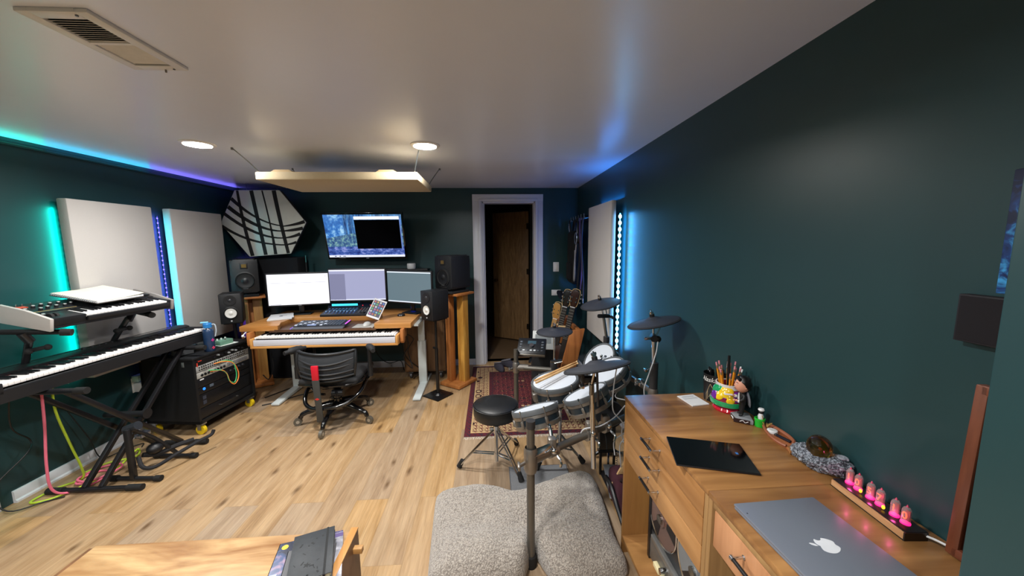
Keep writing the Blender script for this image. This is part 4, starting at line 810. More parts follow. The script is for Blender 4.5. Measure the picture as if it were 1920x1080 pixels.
t = thing('wall_plate', 'white horizontal outlet plate low on the back wall below the switch', 'wall plate', (.824, YB, .91)); part(t, 'cover_plate', MB().box((0, -.004, 0), (.116, .008, .072), bev=.003), WHT); part(t, 'socket_insert', MB().box((0, -.009, 0), (.066, .005, .033), bev=.001), M('f2f2f4', .3))
t = thing('wall_hook_rack', 'black rail of hooks in the back corner beside the tall wall panel', 'hook rack', (XR, 4.05, 1.8))
part(t, 'rail', MB().box((1.075, 4.05, 1.80), (.03, .7, .07), bev=.004), BLK, True)
for y in (3.75, 3.87, 3.99, 4.11, 4.23, 4.35): part(t, 'hook', MB().tube([(1.06, y, 1.8), (1.0, y, 1.79), (.985, y, 1.81), (.985, y, 1.835)], .005, 8), STEEL, True)
GH = 'gear hanging in the back corner'
t = thing('headphones', 'black headphones with a pale ring hanging in the back corner', 'headphones', (1.0, 4.05, 1.55), 0, GH)
part(t, 'headband', MB().tube([(.985, 3.96, 1.63), (.985, 3.97, 1.74), (.985, 4.05, 1.79), (.985, 4.13, 1.74), (.985, 4.14, 1.63)], .012, 8), BLK, True)
for y in (3.955, 4.145): e_ = part(t, 'ear_cup', MB().lathe([(0, -.02), (.055, -.02), (.06, 0), (.05, .02), (0, .022)], TR(.975, y, 1.58) @ rot('Y', -90) @ rot('X', 10)), BLK, True); part(e_, 'ring', MB().tube([(.95, y + .05 * math.cos(a), 1.58 + .062 * math.sin(a)) for a in [k * PI / 8 for k in range(17)]], .005, 6, 0), M('9fb0cc', .3, .6), True)
def hang(name, lab, y, z0, pts, r, mt, parts=()):
    t = thing(name, lab, parts[0] if parts else 'strap', (1.0, y, z0), 0, GH); part(t, 'body', MB().tube(pts, r, 10), mt, True); return t
def blob(name, lab, cat, c, s_, mt, rough=.03, seed=0):
    rr = random.Random(seed); mb = MB().sph((0, 0, 0), 1, s_, 20)
    for v in mb.bm.verts: v.co *= 1 + rr.uniform(-rough, rough)
    mb.bm.transform(TR(*c)); o = obj(name, mb, mt, loc=c); return tag(o, lab, cat, GH)
b_ = thing('hanging_bag', 'black gear bag hanging under the headphones in the back corner', 'bag', (.97, 4.2, 1.3), 0, GH)
mb = MB().box((.985, 4.2, 1.36), (.11, .3, .62), bev=.04, seg=4)
for v in mb.bm.verts: v.co.x += .012 * math.sin(v.co.z * 31) ; v.co.y += .015 * math.sin(v.co.z * 19)
part(b_, 'pouch', mb, M('07080a', .9), True); part(b_, 'strap', MB().tube([(.985, 4.12, 1.64), (.985, 4.18, 1.79), (.985, 4.28, 1.64)], .01, 8), BLK, True); part(b_, 'buckle', MB().box((.925, 4.2, 1.22), (.006, .05, .06), bev=.002), M('3b6aa0', .4), True); part(b_, 'pocket', MB().box((.93, 4.2, 1.2), (.02, .22, .2), bev=.008), M('0b0c0f', .9), True)
for k, (y, x, z1, r_, hc, lab) in enumerate(((3.80, .99, .93, .012, '3d3f52', 'dark striped guitar strap hanging beside the tall wall panel'), (3.86, .985, 1.02, .01, '5a4a86', 'violet guitar strap hanging next to the striped strap'), (3.93, .975, .98, .014, '1a1b20', 'black webbing strap hanging below the headphones'), (4.33, .965, 1.12, .014, '23252b', 'black cord bundle hanging nearest the light switch'))):
    s = thing('guitar_strap', lab, 'strap', (x, y, z1), 0, GH)
    st = MB(); n = 14; vs = []
    for i in range(n + 1):
        q = i / n; z = 1.80 - (1.80 - z1) * q; xx = x - .012 * math.sin(q * 5 + k); yy = y + .012 * math.sin(q * 7 + k)
        vs += [(xx - .003, yy - r_ * 2, z), (xx - .003, yy + r_ * 2, z), (xx + .003, yy + r_ * 2, z), (xx + .003, yy - r_ * 2, z)]
    fs = [(4 * i + a, 4 * i + (a + 1) % 4, 4 * i + 4 + (a + 1) % 4, 4 * i + 4 + a) for i in range(n) for a in range(4)] + [(0, 1, 2, 3), (4 * n, 4 * n + 1, 4 * n + 2, 4 * n + 3)]
    part(s, 'webbing', st.raw(vs, fs), M(hc, .8), True); part(s, 'end_tab', MB().box((x - .012 * math.sin(5 + k), y + .012 * math.sin(7 + k), z1 - .025), (.006, r_ * 3, .06), bev=.002), M('b9bccb' if k in (0, 2) else '4a2c22', .6), True)
cable('hanging_cable', 'pale coiled cable ends hanging beside the headphones', [(.985, 4.35, 1.80), (.965, 4.38, 1.72), (.97, 4.33, 1.62), (.965, 4.37, 1.55), (.97, 4.33, 1.47), (.97, 4.38, 1.4), (.97, 4.35, 1.72), (.97, 4.40, 1.76)], .004, '9aa6b8', GH)
cable('hanging_cable', 'bundle of grey cable hanging under the blue tab in the corner', [(.985, 3.99, 1.80), (.96, 3.97, 1.5), (.955, 4.02, 1.3), (.96, 4.06, 1.15), (.955, 4.02, 1.1), (.95, 3.98, 1.2), (.955, 4.0, 1.45)], .009, '8f8f93', GH)

# ------------------------------------------------------------ guitar rack with guitars
GO = WOOD('97562a', 'c47f45', 2, 5, .45, 10)
t = thing('guitar_rack', 'slanted wooden guitar rack holding a row of guitars', 'guitar rack', (.82, 3.65, 0))
SL = .22     # lean to the wall per metre
def lean(x, z): return x + SL * z
for y, nm in ((3.36, 'side_panel'), (4.03, 'side_panel')):
    part(t, nm, MB().prism([(.60, 0), (.76, 0), (lean(.76, .68), .70), (lean(.62, .68), .68)], .035, TR(0, y, 0) @ MX(((1, 0, 0, 0), (0, 0, 1, 0), (0, 1, 0, 0), (0, 0, 0, 1))), bev=.004), GO, True)
part(t, 'neck_rest', MB().box((lean(.70, .64) + .04, 3.72, .64), (.04, .64, .05), bev=.004), GO, True)
for y in (3.50, 3.6, 3.7, 3.8, 3.9): part(t, 'rest_pad', MB().tube([(lean(.62, .64) + .02, y - .05, .655), (lean(.58, .64) + .0, y - .045, .657), (lean(.57, .64) + .0, y - .04, .655)], .012, 8), M('cdae7c', .8), True)
part(t, 'bottom_board', MB().box((.68, 3.72, .05), (.2, .62, .04), bev=.003), GO, True); part(t, 'floor_strip', MB().box((.58, 3.72, .09), (.025, .62, .05), bev=.003), GO, True)
def guitar(lab, y, yt, body_hex, neck_hex, head_hex, zt, acoustic, off=0):
    g = thing('guitar', lab, 'guitar', (.64, y, .07), 0, 'guitars standing in the wooden rack')
    q = TR(.66 + off, y, .072) @ rot('Y', 12.5) @ rot('Z', -35 + yt)      # local x across, y normal, z up
    sc_ = .9; h = .44; pr = [(0, .0), (.13, .01), (.19, .09), (.185, .17), (.13, .24), (.125, .29), (.145, .36), (.12, .42), (.04, .45)]
    pr = pr + [(-x, z) for x, z in pr[::-1]]
    bd = part(g, 'body', MB().prism([(x * .82, z * sc_) for x, z in pr], .09 if acoustic else .045, q @ MX(((1, 0, 0, 0), (0, 0, 1, -.06), (0, 1, 0, 0), (0, 0, 0, 1))), bev=.004), M(body_hex, .25, coat=.3), True)
    part(bd, 'bridge', MB().box((0, -.064, .1), (.1, .008, .02), mx=q), BLK, True)
    L = zt - .45
    nk = part(g, 'neck', MB().box((0, -.06, .30 + L / 2), (.05, .022, L + .1), mx=q, bev=.005), M(neck_hex, .4), True)
    fb = part(nk, 'fretboard', MB().box((0, -.074, .30 + L / 2), (.052, .006, L + .1), mx=q), M('1b1412' if not body_hex == 'd7a050' else 'c08f4e', .45), True)
    fr = MB()
    for k in range(16): fr.box((0, -.0778, .35 + L - L * .94 * (1 - .5 ** (k / 12)) * 1.3), (.052, .0018, .003), mx=q)
    part(nk, 'frets', fr, M('b8b4a8', .3, .8), True); part(nk, 'nut', MB().box((0, -.077, .352 + L), (.054, .006, .006), mx=q), WHT, True)
    hd = part(g, 'headstock', MB().prism([(-.026, 0), (.026, 0), (.04, .05), (.042, .16), (.02, .185), (-.02, .185), (-.042, .16), (-.04, .05)], .018, q @ TR(0, -.052, .35 + L) @ rot('X', 90 + 10), bev=.003), M(head_hex, .35), True)
    part(hd, 'edge_binding', MB().tube([tuple(q @ V((x, -.068, .35 + L + z))) for x, z in ((-.03, .01), (-.043, .05), (-.045, .16), (-.022, .188), (.022, .188), (.045, .16), (.043, .05), (.03, .01))], .003, 6, 2), M('d9b982', .5), True)
    for s in (-1, 1):
        for k in range(3): part(hd, 'tuning_peg', MB().cyl(q @ V((s * .026, -.072, .41 + L + k * .042)), q @ V((s * .026, -.09, .41 + L + k * .042)), .006, seg=10).sph(tuple(q @ V((s * .058, -.06, .41 + L + k * .042))), .009, seg=8), CHR, True)
guitar('dark acoustic guitar with a pale edged headstock standing nearest in the wooden rack', 3.60, 0, '3a1d14', '3a2418', '2a120d', .92, True, .03)
guitar('black electric guitar with a dark neck standing second in the wooden rack', 3.74, 3, '141416', '6a4a2c', '121214', .90, False, -.02)
guitar('guitar with a blond maple neck standing third in the wooden rack', 3.88, 0, 'd7a050', 'c39250', 'b98848', .74, False, -.06)
b2 = thing('hat', 'black felt hat hung on the back of the guitar rack', 'hat', (.92, 4.13, .86)); q = TR(.90, 4.12, .88) @ rot('Y', 35) @ rot('X', 20)
part(b2, 'crown', MB().lathe([(.085, 0), (.082, .06), (.07, .09), (.04, .098), (0, .09)], q), M('0a0a0c', .95), True); part(b2, 'brim', MB().lathe([(.084, .0), (.15, -.012), (.153, -.006), (.084, .006)], q), M('0b0b0d', .95), True)
pk = thing('peg_post', 'black post carrying the hat behind the guitar rack', 'stand', (.94, 4.15, 0)); part(pk, 'pole', MB().cyl((0, 0, .02), (0, 0, .87), .012, seg=12), BLK); part(pk, 'base', MB().cyl((0, 0, 0), (0, 0, .02), .1, seg=24), BLK)

# ------------------------------------------------------------ rug, slippers
def mat_rug():
    m, nt, N, L, b = nodes('persian_rug'); tc = N.new('ShaderNodeTexCoord')
    sep = N.new('ShaderNodeSeparateXYZ'); L.new(tc.outputs['Object'], sep.inputs[0])
    def mth(op, a, c=0., d=0.):
        q = N.new('ShaderNodeMath'); q.operation = op
        for i, v_ in enumerate((a, c, d)):
            if isinstance(v_, (int, float)): q.inputs[i].default_value = v_
            else: L.new(v_, q.inputs[i])
        return q.outputs[0]
    ax = mth('ABSOLUTE', sep.outputs['X']); ay = mth('ABSOLUTE', sep.outputs['Y'])
    e = mth('MINIMUM', mth('SUBTRACT', RWX, ax), mth('SUBTRACT', RWY, ay))      # distance from the edge
    cb = N.new('ShaderNodeCombineXYZ'); L.new(ax, cb.inputs[0]); L.new(ay, cb.inputs[1])
    def motif(scale, rnd_=.9):
        v_ = N.new('ShaderNodeTexVoronoi'); v_.inputs['Scale'].default_value = scale; v_.inputs['Randomness'].default_value = rnd_; L.new(cb.outputs[0], v_.inputs['Vector']); return v_
    wv = N.new('ShaderNodeTexMagic'); wv.turbulence_depth = 4; wv.inputs['Scale'].default_value = 13; wv.inputs['Distortion'].default_value = 2.2; L.new(cb.outputs[0], wv.inputs[0])
    v1 = motif(16); v2 = motif(7, .5)
    def mix(f, a, c):
        q = N.new('ShaderNodeMix'); q.data_type = 'RGBA'
        for i, v_ in ((0, f), (6, a), (7, c)):
            if isinstance(v_, tuple): q.inputs[i].default_value = v_
            else: L.new(v_, q.inputs[i])
        return q.outputs[2]
    RED, DK, CR, NV, GO_ = [hx(c) + (1,) for c in ('56121b', '2c0b12', 'bda377', '191a2b', '9a6c3a')]
    pat = mth('GREATER_THAN', wv.outputs['Fac'], .5)
    field = mix(mth('LESS_THAN', v1.outputs['Distance'], .42), RED, DK); field = mix(mth('MULTIPLY', pat, .7), field, NV); field = mix(mth('LESS_THAN', v2.outputs['Distance'], .13), field, CR); field = mix(mth('LESS_THAN', v1.outputs['Distance'], .14), field, GO_); field = mix(mth('GREATER_THAN', wv.outputs['Fac'], .72), field, (hx('9b4a40') + (1,)))
    bord = mix(pat, CR, RED); bord = mix(mth('LESS_THAN', v2.outputs['Distance'], .26), bord, DK); bord = mix(mth('LESS_THAN', v2.outputs['Distance'], .14), bord, CR)
    guard = mix(mth('GREATER_THAN', wv.outputs['Fac'], .58), RED, NV)
    c = mix(mth('GREATER_THAN', e, .05), guard, (hx('b89a6c') + (1,))); c = mix(mth('GREATER_THAN', e, .062), c, bord); c = mix(mth('GREATER_THAN', e, .19), c, (hx('b89a6c') + (1,))); c = mix(mth('GREATER_THAN', e, .2), c, guard); c = mix(mth('GREATER_THAN', e, .245), c, field)
    L.new(c, b.inputs['Base Color']); b.inputs['Roughness'].default_value = .95
    n = N.new('ShaderNodeTexNoise'); n.inputs['Scale'].default_value = 400; L.new(tc.outputs['Object'], n.inputs['Vector']); bp = N.new('ShaderNodeBump'); bp.inputs['Strength'].default_value = .3; bp.inputs['Distance'].default_value = .003; L.new(n.outputs['Fac'], bp.inputs['Height']); L.new(bp.outputs[0], b.inputs['Normal']); return m
RX0, RX1, RY0, RY1 = -.235, .86, 2.70, 4.34
RWX, RWY = (RX1 - RX0) / 2, (RY1 - RY0) / 2
t = thing('persian_rug', 'dark red patterned rug with cream borders and white fringes under the drums', 'rug', ((RX0 + RX1) / 2, (RY0 + RY1) / 2, 0))
part(t, 'pile', MB().box((0, 0, .004), (RWX * 2, RWY * 2, .008), bev=.002), mat_rug())
for s in (-1, 1):
    f = MB(); n = 150
    for k in range(n):
        x = -RWX + (k + .5) * 2 * RWX / n; f.tube([(x, s * RWY, .004), (x + rnd.uniform(-.006, .006), s * (RWY + .016), .003), (x + rnd.uniform(-.01, .01), s * (RWY + rnd.uniform(.026, .036)), .0015)], .0017, 4, 0)
    part(t, 'fringe', f, M('d9cfc0', .9))
def slipper(lab, x, y, rz):
    t = thing('slipper', lab, 'slipper', (x, y, .0085), rz, 'pair of slippers by the door')
    sole = [(.045 * math.cos(a) * (1.1 if math.sin(a) > 0 else .85), .13 * math.sin(a)) for a in [k * 2 * PI / 22 for k in range(22)]]
    part(t, 'sole', MB().prism(sole, .018, bev=.004), M('2c2b33', .8))
    up = MB().sph((0, 0, 0), 1, (.047, .128, .07), 22); bm = up.bm; G = lambda: bm.verts[:] + bm.edges[:] + bm.faces[:]
    bmesh.ops.bisect_plane(bm, geom=G(), plane_co=(0, 0, 0), plane_no=(0, 0, 1), clear_inner=True); bmesh.ops.bisect_plane(bm, geom=G(), plane_co=(0, -.01, .052), plane_no=(0, -.35, .93), clear_outer=True)
    bm.transform(TR(0, 0, .017)); o = part(t, 'upper', up, M('3e3d48', .9)); m_ = o.modifiers.new('s', 'SOLIDIFY'); m_.thickness = .008
    part(t, 'collar', MB().tube([(.036 * math.cos(a), -.035 + .075 * math.sin(a), .068 + .027 * math.sin(a)) for a in [k * 2 * PI / 16 for k in range(17)]], .008, 8, 0), M('77767e', .95)); part(t, 'insole', MB().prism([(x * .8, y_ * .85) for x, y_ in sole], .004, TR(0, 0, .02)), M('5a5962', .95))
slipper('grey slipper of the pair on the rug edge by the door, the nearer one', .085, 4.23, 200); slipper('grey slipper of the pair by the door, turned sideways behind the nearer one', .20, 4.33, 220)

# ============================================================ electronic drum kit
TUBE = M('6c6963', .4, .7, var=.05); DRK = M('3a3a3c', .45, .4); CYM = M('2b2e37', .62, var=.1); HEAD = M('ccd3dc', .5, var=.02)
t = thing('drum_rack', 'grey metal tube rack of the electronic drum kit', 'drum rack', (.5, 2.2, 0))
def post(x, y, z0, z1, r=.019, sleeve=None):
    p = part(t, 'post', MB().cyl((x, y, z0), (x, y, z1), r, seg=20), TUBE, True)
    part(p, 'rubber_foot', MB().lathe([(0, 0), (.027, 0), (.029, .02), (.026, .055), (.02, .06)], TR(x, y, z0 - .0), 20), RUB, True)
    if sleeve: part(p, 'sleeve', MB().cyl((x, y, sleeve[0]), (x, y, sleeve[1]), r * 1.25, seg=20), DRK, True)
    return p
p = post(.170, 1.53, 0, .725); post(.197, 2.84, 0.0, .672); post(.945, 1.965, 0, .70, sleeve=(.66, .835)); post(.90, 2.69, 0, .70, sleeve=(.62, .80))
part(p, 'post_cap', MB().cyl((.170, 1.53, .70), (.170, 1.53, .735), .0215, seg=20), DRK, True)
def bar(a, b_): part(t, 'cross_tube', MB().cyl(a, b_, .0185, seg=18), TUBE, True)
NB0, NB1 = (.170, 1.53, .545), (.945, 1.965, .575)
bar(NB0, NB1); bar((.197, 2.84, .52), (.90, 2.69, .50)); bar((.90, 2.69, .60), (.945, 1.965, .655))
def joint(x, y, z, r=.03, h=.10, d=None):
    j = part(t, 'clamp', MB().lathe([(r * .82, -h / 2), (r, -h * .36), (r, h * .36), (r * .82, h / 2)], TR(x, y, z), 22), SILV, True)
    if d: d = V(d).normalized(); part(j, 'socket', MB().cyl(V((x, y, z)), V((x, y, z)) + d * .10, .0275, .024, 20), SILV, True)
    part(j, 'wing_bolt', MB().cyl((x - .03, y - .025, z), (x - .055, y - .045, z), .008, seg=10).box((x - .058, y - .048, z), (.012, .045, .022), mx=None, bev=.004), SILV, True)
nd = V(NB1) - V(NB0)
joint(.170, 1.53, .545, .032, .12, nd); joint(.197, 2.84, .52, .028, .09, (1, -.1, 0)); joint(.945, 1.965, .60, .03, .16, -nd); joint(.90, 2.69, .56, .03, .15, (-1, .15, 0))
def bar_clamp(q, sz=.05): 
    p = V(NB0) + nd * q
    c = part(t, 'pad_clamp', MB().cyl(p - nd.normalized() * sz * .5, p + nd.normalized() * sz * .5, .032, seg=20).box((p.x, p.y - .0, p.z + .035), (.04, .045, .06), bev=.01), SILV, True)
    part(c, 'lever_bolt', MB().cyl((p.x, p.y - .03, p.z + .03), (p.x, p.y - .07, p.z + .035), .007, seg=10).sph((p.x, p.y - .072, p.z + .035), .013, (1, .6, 1), 10), CHR, True); part(c, 'lever', MB().tube([(p.x + .02, p.y - .03, p.z - .01), (p.x + .035, p.y - .055, p.z - .025), (p.x + .03, p.y - .06, p.z - .05)], .006, 6), CHR, True); return p
c1 = bar_clamp(.14); c2 = bar_clamp(.42, .06); bar_clamp(.55, .04)
part(t, 'badge_plate', MB().box((0, 0, 0), (.10, .003, .032), mx=TR(.225, 1.535, .585) @ rot('Z', 29) @ rot('X', -40), bev=.001), CHR, True)
part(t, 'pad_arm', MB().tube([tuple(c1 + V((0, 0, .05))), tuple(c1 + V((.0, .08, .08))), (.25, 1.72, .64)], .010, 8, 3), CHR, True)
part(t, 'pad_arm', MB().tube([tuple(c2 + V((0, 0, .03))), (.53, 1.80, .63), (.57, 1.86, .66)], .010, 8, 3), CHR, True)
part(t, 'pad_arm', MB().tube([(.92, 2.3, .63), (.86, 2.28, .70), (.80, 2.25, .72)], .010, 8, 3), CHR, True)
part(t, 'pad_arm', MB().tube([(.90, 2.66, .56), (.84, 2.62, .62), (.78, 2.58, .65)], .010, 8, 3), CHR, True)
def chrome_clamp(x, y, z, seed):
    rr = random.Random(seed); c = part(t, 'chrome_clamp', MB().box((x, y, z), (.045, .04, .05), bev=.012), CHR, True)
    part(c, 'wing_nut', MB().cyl((x - .02, y - .02, z + .01), (x - .05, y - .04, z + .02), .007, seg=10).sph((x - .055, y - .043, z + .032), .011, (1, .6, 1.3), 10).sph((x - .055, y - .043, z + .01), .011, (1, .6, 1.3), 10), CHR, True)
for k, q in enumerate(((.90, 2.62, .62), (.915, 2.45, .64), (.925, 2.30, .64), (.935, 2.1, .66), (.85, 2.52, .68))): chrome_clamp(*q, k)

def drum(lab, c, r, dp, n, name='drum_pad', group='mesh head drum pads', lugs=6, a0=0):
    t = thing(name, lab, 'drum', c, 0, group); q = V(n).normalized().to_track_quat('Z', 'Y').to_matrix().to_4x4()
    part(t, 'shell', MB().lathe([(r * .97, -.012), (r * .97, -dp), (r * .9, -dp - .002), (0, -dp - .002)], q, 40), M('22303a', .3, .3))
    part(t, 'hoop', MB().lathe([(r * .93, .004), (r * .95, .009), (r * 1.03, .009), (r * 1.05, .004), (r * 1.04, -.016), (r * .98, -.017)], q, 44), M('55595c', .55))
    part(t, 'silver_band', MB().lathe([(r * .975, -.016), (r * 1.0, -.018), (r * 1.0, -.034), (r * .972, -.036)], q, 44), SILV)
    part(t, 'silver_band', MB().lathe([(r * .972, -dp + .022), (r * 1.0, -dp + .02), (r * 1.0, -dp), (r * .96, -dp - .003)], q, 44), SILV)
    part(t, 'mesh_head', MB().lathe([(r * .94, .0045), (r * .5, .0052), (0, .0052)], q, 40), HEAD)
    for k in range(lugs):
        a = a0 + k * 2 * PI / lugs; x, y = r * 1.03 * math.cos(a), r * 1.03 * math.sin(a)
        lg = part(t, 'lug', MB().box((0, 0, -dp * .62), (.014, .016, dp * .42), mx=q @ TR(x, y, 0) @ rot('Z', math.degrees(a)), bev=.004).cyl((x, y, -dp * .5), (x, y, .004), .0035, seg=8, mx=q), SILV)
        part(lg, 'lug_bolt', MB().cyl((x, y, .002), (x, y, .014), .0048, seg=8, mx=q), CHR)
    part(t, 'mount', MB().box((r * .2, -r * 1.0, -dp * .55), (.04, .03, dp * .5), mx=q, bev=.006), SILV); return t
drum('shallow drum pad nearest the front rack post, tipped away', (.222, 1.80, .660), .120, .085, (-.22, .36, 1), a0=.3)
drum('shallow drum pad beside the chrome cymbal pole, tipped toward the throne', (.515, 1.88, .700), .125, .09, (-.42, .28, 1), a0=.1)
drum('drum pad in front of the blue light strip, its head turned to the throne', (.80, 2.55, .665), .135, .09, (-.95, -.35, .9), a0=.5)
drum('drum pad half hidden under the large near cymbal', (.745, 2.2, .708), .125, .09, (-.55, -.10, .9), a0=.2)
drum('snare pad with drumsticks lying across its white head', (.405, 2.22, .640), .150, .11, (-.17, -.02, 1), 'snare_drum', None, 6, .45)
t = thing('snare_stand', 'chrome three legged stand under the snare pad', 'drum stand', (.45, 2.26, 0))
part(t, 'centre_tube', MB().cyl((.45, 2.26, .14), (.45, 2.26, .42), .013, seg=14), CHR, True)
for k, (x, y) in enumerate(((.286, 2.24), (.62, 2.29), (.47, 2.46))):
    l = part(t, 'leg', MB().cyl((.45, 2.26, .25), (x, y, .02), .009, seg=10).cyl((.45, 2.26, .15), ((x + .45) / 2, (y + 2.26) / 2, .12), .006, seg=8), CHR, True); d = V((x - .45, y - 2.26, -.23)).normalized()
    part(l, 'rubber_foot', MB().cyl(V((x, y, .026)) - d * .05, V((x, y, .018)), .014, .02, 12), RUB, True)
    ang = k * 2.1 + .4; part(t, 'basket_arm', MB().tube([(.45, 2.26, .42), (.45 + .10 * math.cos(ang), 2.26 + .10 * math.sin(ang), .46), (.415 + .14 * math.cos(ang), 2.22 + .14 * math.sin(ang), .515)], .007, 8, 3), CHR, True)
for k, (a, b_, lab) in enumerate((((.27, 2.12, .672), (.53, 2.30, .705), 'worn wooden drumstick resting on the snare pad'), ((.265, 2.15, .674), (.545, 2.335, .712), 'second wooden drumstick close beside the worn one on the snare pad'))):
    A, B = V(a), V(b_); B = A + (B - A).normalized() * .40
    s = thing('drumstick', lab, 'drumstick', tuple(A), 0, 'drumsticks on the snare pad')
    part(s, 'shaft', MB().tube([A, A + (B - A) * .3, A + (B - A) * .7, A + (B - A) * .94], [.007, .0078, .0078, .006, .004], 10, 4), WOOD('b98a54', 'e2bd88', 0, 9, .6, 6), True); part(s, 'tip', MB().sph(tuple(A + (B - A) * .965), .0065, (1, 1, 1), 10), M('d8b684', .5), True)

def cymbal(lab, c, r, n, pole, name='cymbal_pad'):
    """pole: list of (point, radius, material) down from the cymbal's centre."""
    t = thing(name, lab, 'cymbal', c, 0, 'rubber cymbal pads'); q = V(n).normalized().to_track_quat('Z', 'Y').to_matrix().to_4x4()
    part(t, 'pad', MB().lathe([(.008, .026), (r * .16, .025), (r * .27, .016), (r * .36, .010), (r * .97, -.004), (r, -.007), (r * .98, -.011), (r * .3, .0), (0, .0)], q, 48), CYM)
    part(t, 'choke_edge', MB().lathe([(r * .93, -.0022), (r * .97, -.0035), (r * 1.003, -.0075), (r * .985, -.0125), (r * .9, -.0095)], q, 48), M('16181d', .8))
    part(t, 'felt', MB().cyl((0, 0, .026), (0, 0, .042), .014, seg=16, mx=q), BLK); w_ = part(t, 'wing_nut', MB().cyl((0, 0, .042), (0, 0, .055), .011, seg=14, mx=q).box((0, 0, .056), (.036, .007, .014), mx=q, bev=.003), CHR); part(w_, 'threaded_rod', MB().cyl((0, 0, .05), (0, 0, .068), .004, seg=8, mx=q), CHR)
    prev = V(c)
    for i, (pt, rad, mt, nm) in enumerate(pole): part(t, nm, MB().cyl(prev - V((0, 0, .002)), V(pt), rad, seg=14), mt, True); prev = V(pt)
    return t, q
t, q = cymbal('grey rubber cymbal pad on a chrome stand in front of the bare right wall', (.922, 1.95, 1.085), .147, (-.22, .11, 1), [((.935, 1.965, .985), .006, CHR, 'tilt_rod'), ((.945, 1.965, .83), .0125, CHR, 'pole')])
k = part(t, 'tilt_clamp', MB().cyl((.925, 1.935, .985), (.945, 1.995, .985), .019, seg=14).sph((.96, 1.965, .975), .02, seg=12), BLK, True); part(k, 'wing_bolt', MB().box((.90, 1.95, .985), (.05, .012, .018), bev=.004), CHR, True); part(t, 'tilt_brace', MB().cyl((.945, 1.965, .985), (.985, 1.96, 1.075), .004, seg=8), CHR, True)
part(t, 'height_bolt', MB().cyl((.945, 1.965, .80), (.885, 1.94, .80), .006, seg=10).box((.885, 1.94, .80), (.02, .03, .018), bev=.004), CHR, True)
t, q = cymbal('large grey rubber cymbal pad nearest the cabinet, above two drum pads', (.492, 1.61, .955), .158, (-.17, .27, 1), [((.475, 1.625, .86), .0065, CHR, 'tilt_rod'), ((.478, 1.64, .80), .009, STEEL, 'tilt_joint')])
part(t, 'pole', MB().cyl((.485, 1.66, .88), (.505, 1.66, .40), .0128, seg=18), CHR, True); k = part(t, 'tilt_clamp', MB().box((.465, 1.645, .875), (.075, .03, .03), bev=.006).box((.435, 1.63, .885), (.012, .02, .06), bev=.004, mx=None), BLK, True); part(k, 'wing_bolt', MB().cyl((.43, 1.62, .85), (.46, 1.64, .85), .006, seg=8).box((.428, 1.62, .85), (.02, .03, .016), bev=.003), CHR, True)
part(t, 'bottom_rod', MB().cyl((.50, 1.62, .93), (.513, 1.635, .74), .006, seg=10), DRK, True)
t, q = cymbal('grey rubber cymbal pad raised in front of the blue light strip', (.85, 2.70, 1.065), .157, (-.22, -.06, 1), [((.875, 2.695, .965), .006, CHR, 'tilt_rod'), ((.90, 2.69, .80), .0115, STEEL, 'pole')])
k = part(t, 'tilt_clamp', MB().box((.875, 2.69, .965), (.10, .03, .03), bev=.01), BLK, True); part(k, 'wing_bolt', MB().cyl((.93, 2.69, .96), (.95, 2.67, .95), .012, seg=10), BLK, True); part(t, 'tilt_brace', MB().cyl((.90, 2.69, .97), (.885, 2.70, 1.055), .004, seg=8), CHR, True)
t, q = cymbal('flat grey hi-hat pad in front of the guitar rack', (.50, 2.76, .838), .145, (-.04, -.02, 1), [((.50, 2.765, .60), .0075, CHR, 'pole')], 'hi_hat_pad')
k = part(t, 'rack_clamp', MB().box((.50, 2.79, .53), (.05, .07, .09), bev=.01), DRK, True); part(k, 'wing_bolt', MB().cyl((.50, 2.75, .575), (.56, 2.74, .59), .008, seg=10).cyl((.47, 2.75, .59), (.56, 2.76, .595), .011, seg=10), CHR, True)

# throne
t = thing('drum_throne', 'round black padded drum stool on chrome double braced legs', 'stool', (.02, 2.275, 0))
part(t, 'seat', MB().lathe([(0, .378), (.12, .38), (.143, .392), (.15, .415), (.15, .455), (.143, .473), (.12, .483), (.06, .486), (0, .486)], seg=40), M('121416', .42, var=.1, scale=60, bump=.05, coat=.15)); part(t, 'piping', MB().lathe([(.149, .465), (.1525, .4685), (.149, .472), (.1455, .4685), (.149, .465)], seg=40), BLK)
part(t, 'seat_bracket', MB().box((0, 0, .368), (.09, .06, .02)).cyl((0, 0, .30), (0, 0, .37), .018, seg=16), BLK)
part(t, 'centre_tube', MB().cyl((0, 0, .065), (0, 0, .37), .0125, seg=16), CHR); part(t, 'height_collar', MB().cyl((0, 0, .27), (0, 0, .32), .02, seg=16).box((-.03, 0, .295), (.03, .01, .025), bev=.003), CHR)
for x, y in ((-.255, .035), (.155, -.145), (.155, .285)):
    s = V((-y, x, 0)).normalized() * .011; l = MB()
    for k in (-1, 1): l.cyl(V((x * .06, y * .06, .29)) + s * k, V((x, y, .022)) + s * k, .0055, seg=8).cyl(V((x * .06, y * .06, .12)) + s * k, V((x * .62, y * .62, .125)) + s * k, .005, seg=8)
    lg = part(t, 'leg', l, CHR); d = V((x, y, -.26)).normalized(); part(lg, 'rubber_foot', MB().cyl(V((x, y, .04)) - d * .03, V((x, y, .016)) + d * .004, .015, .019, 14), RUB)
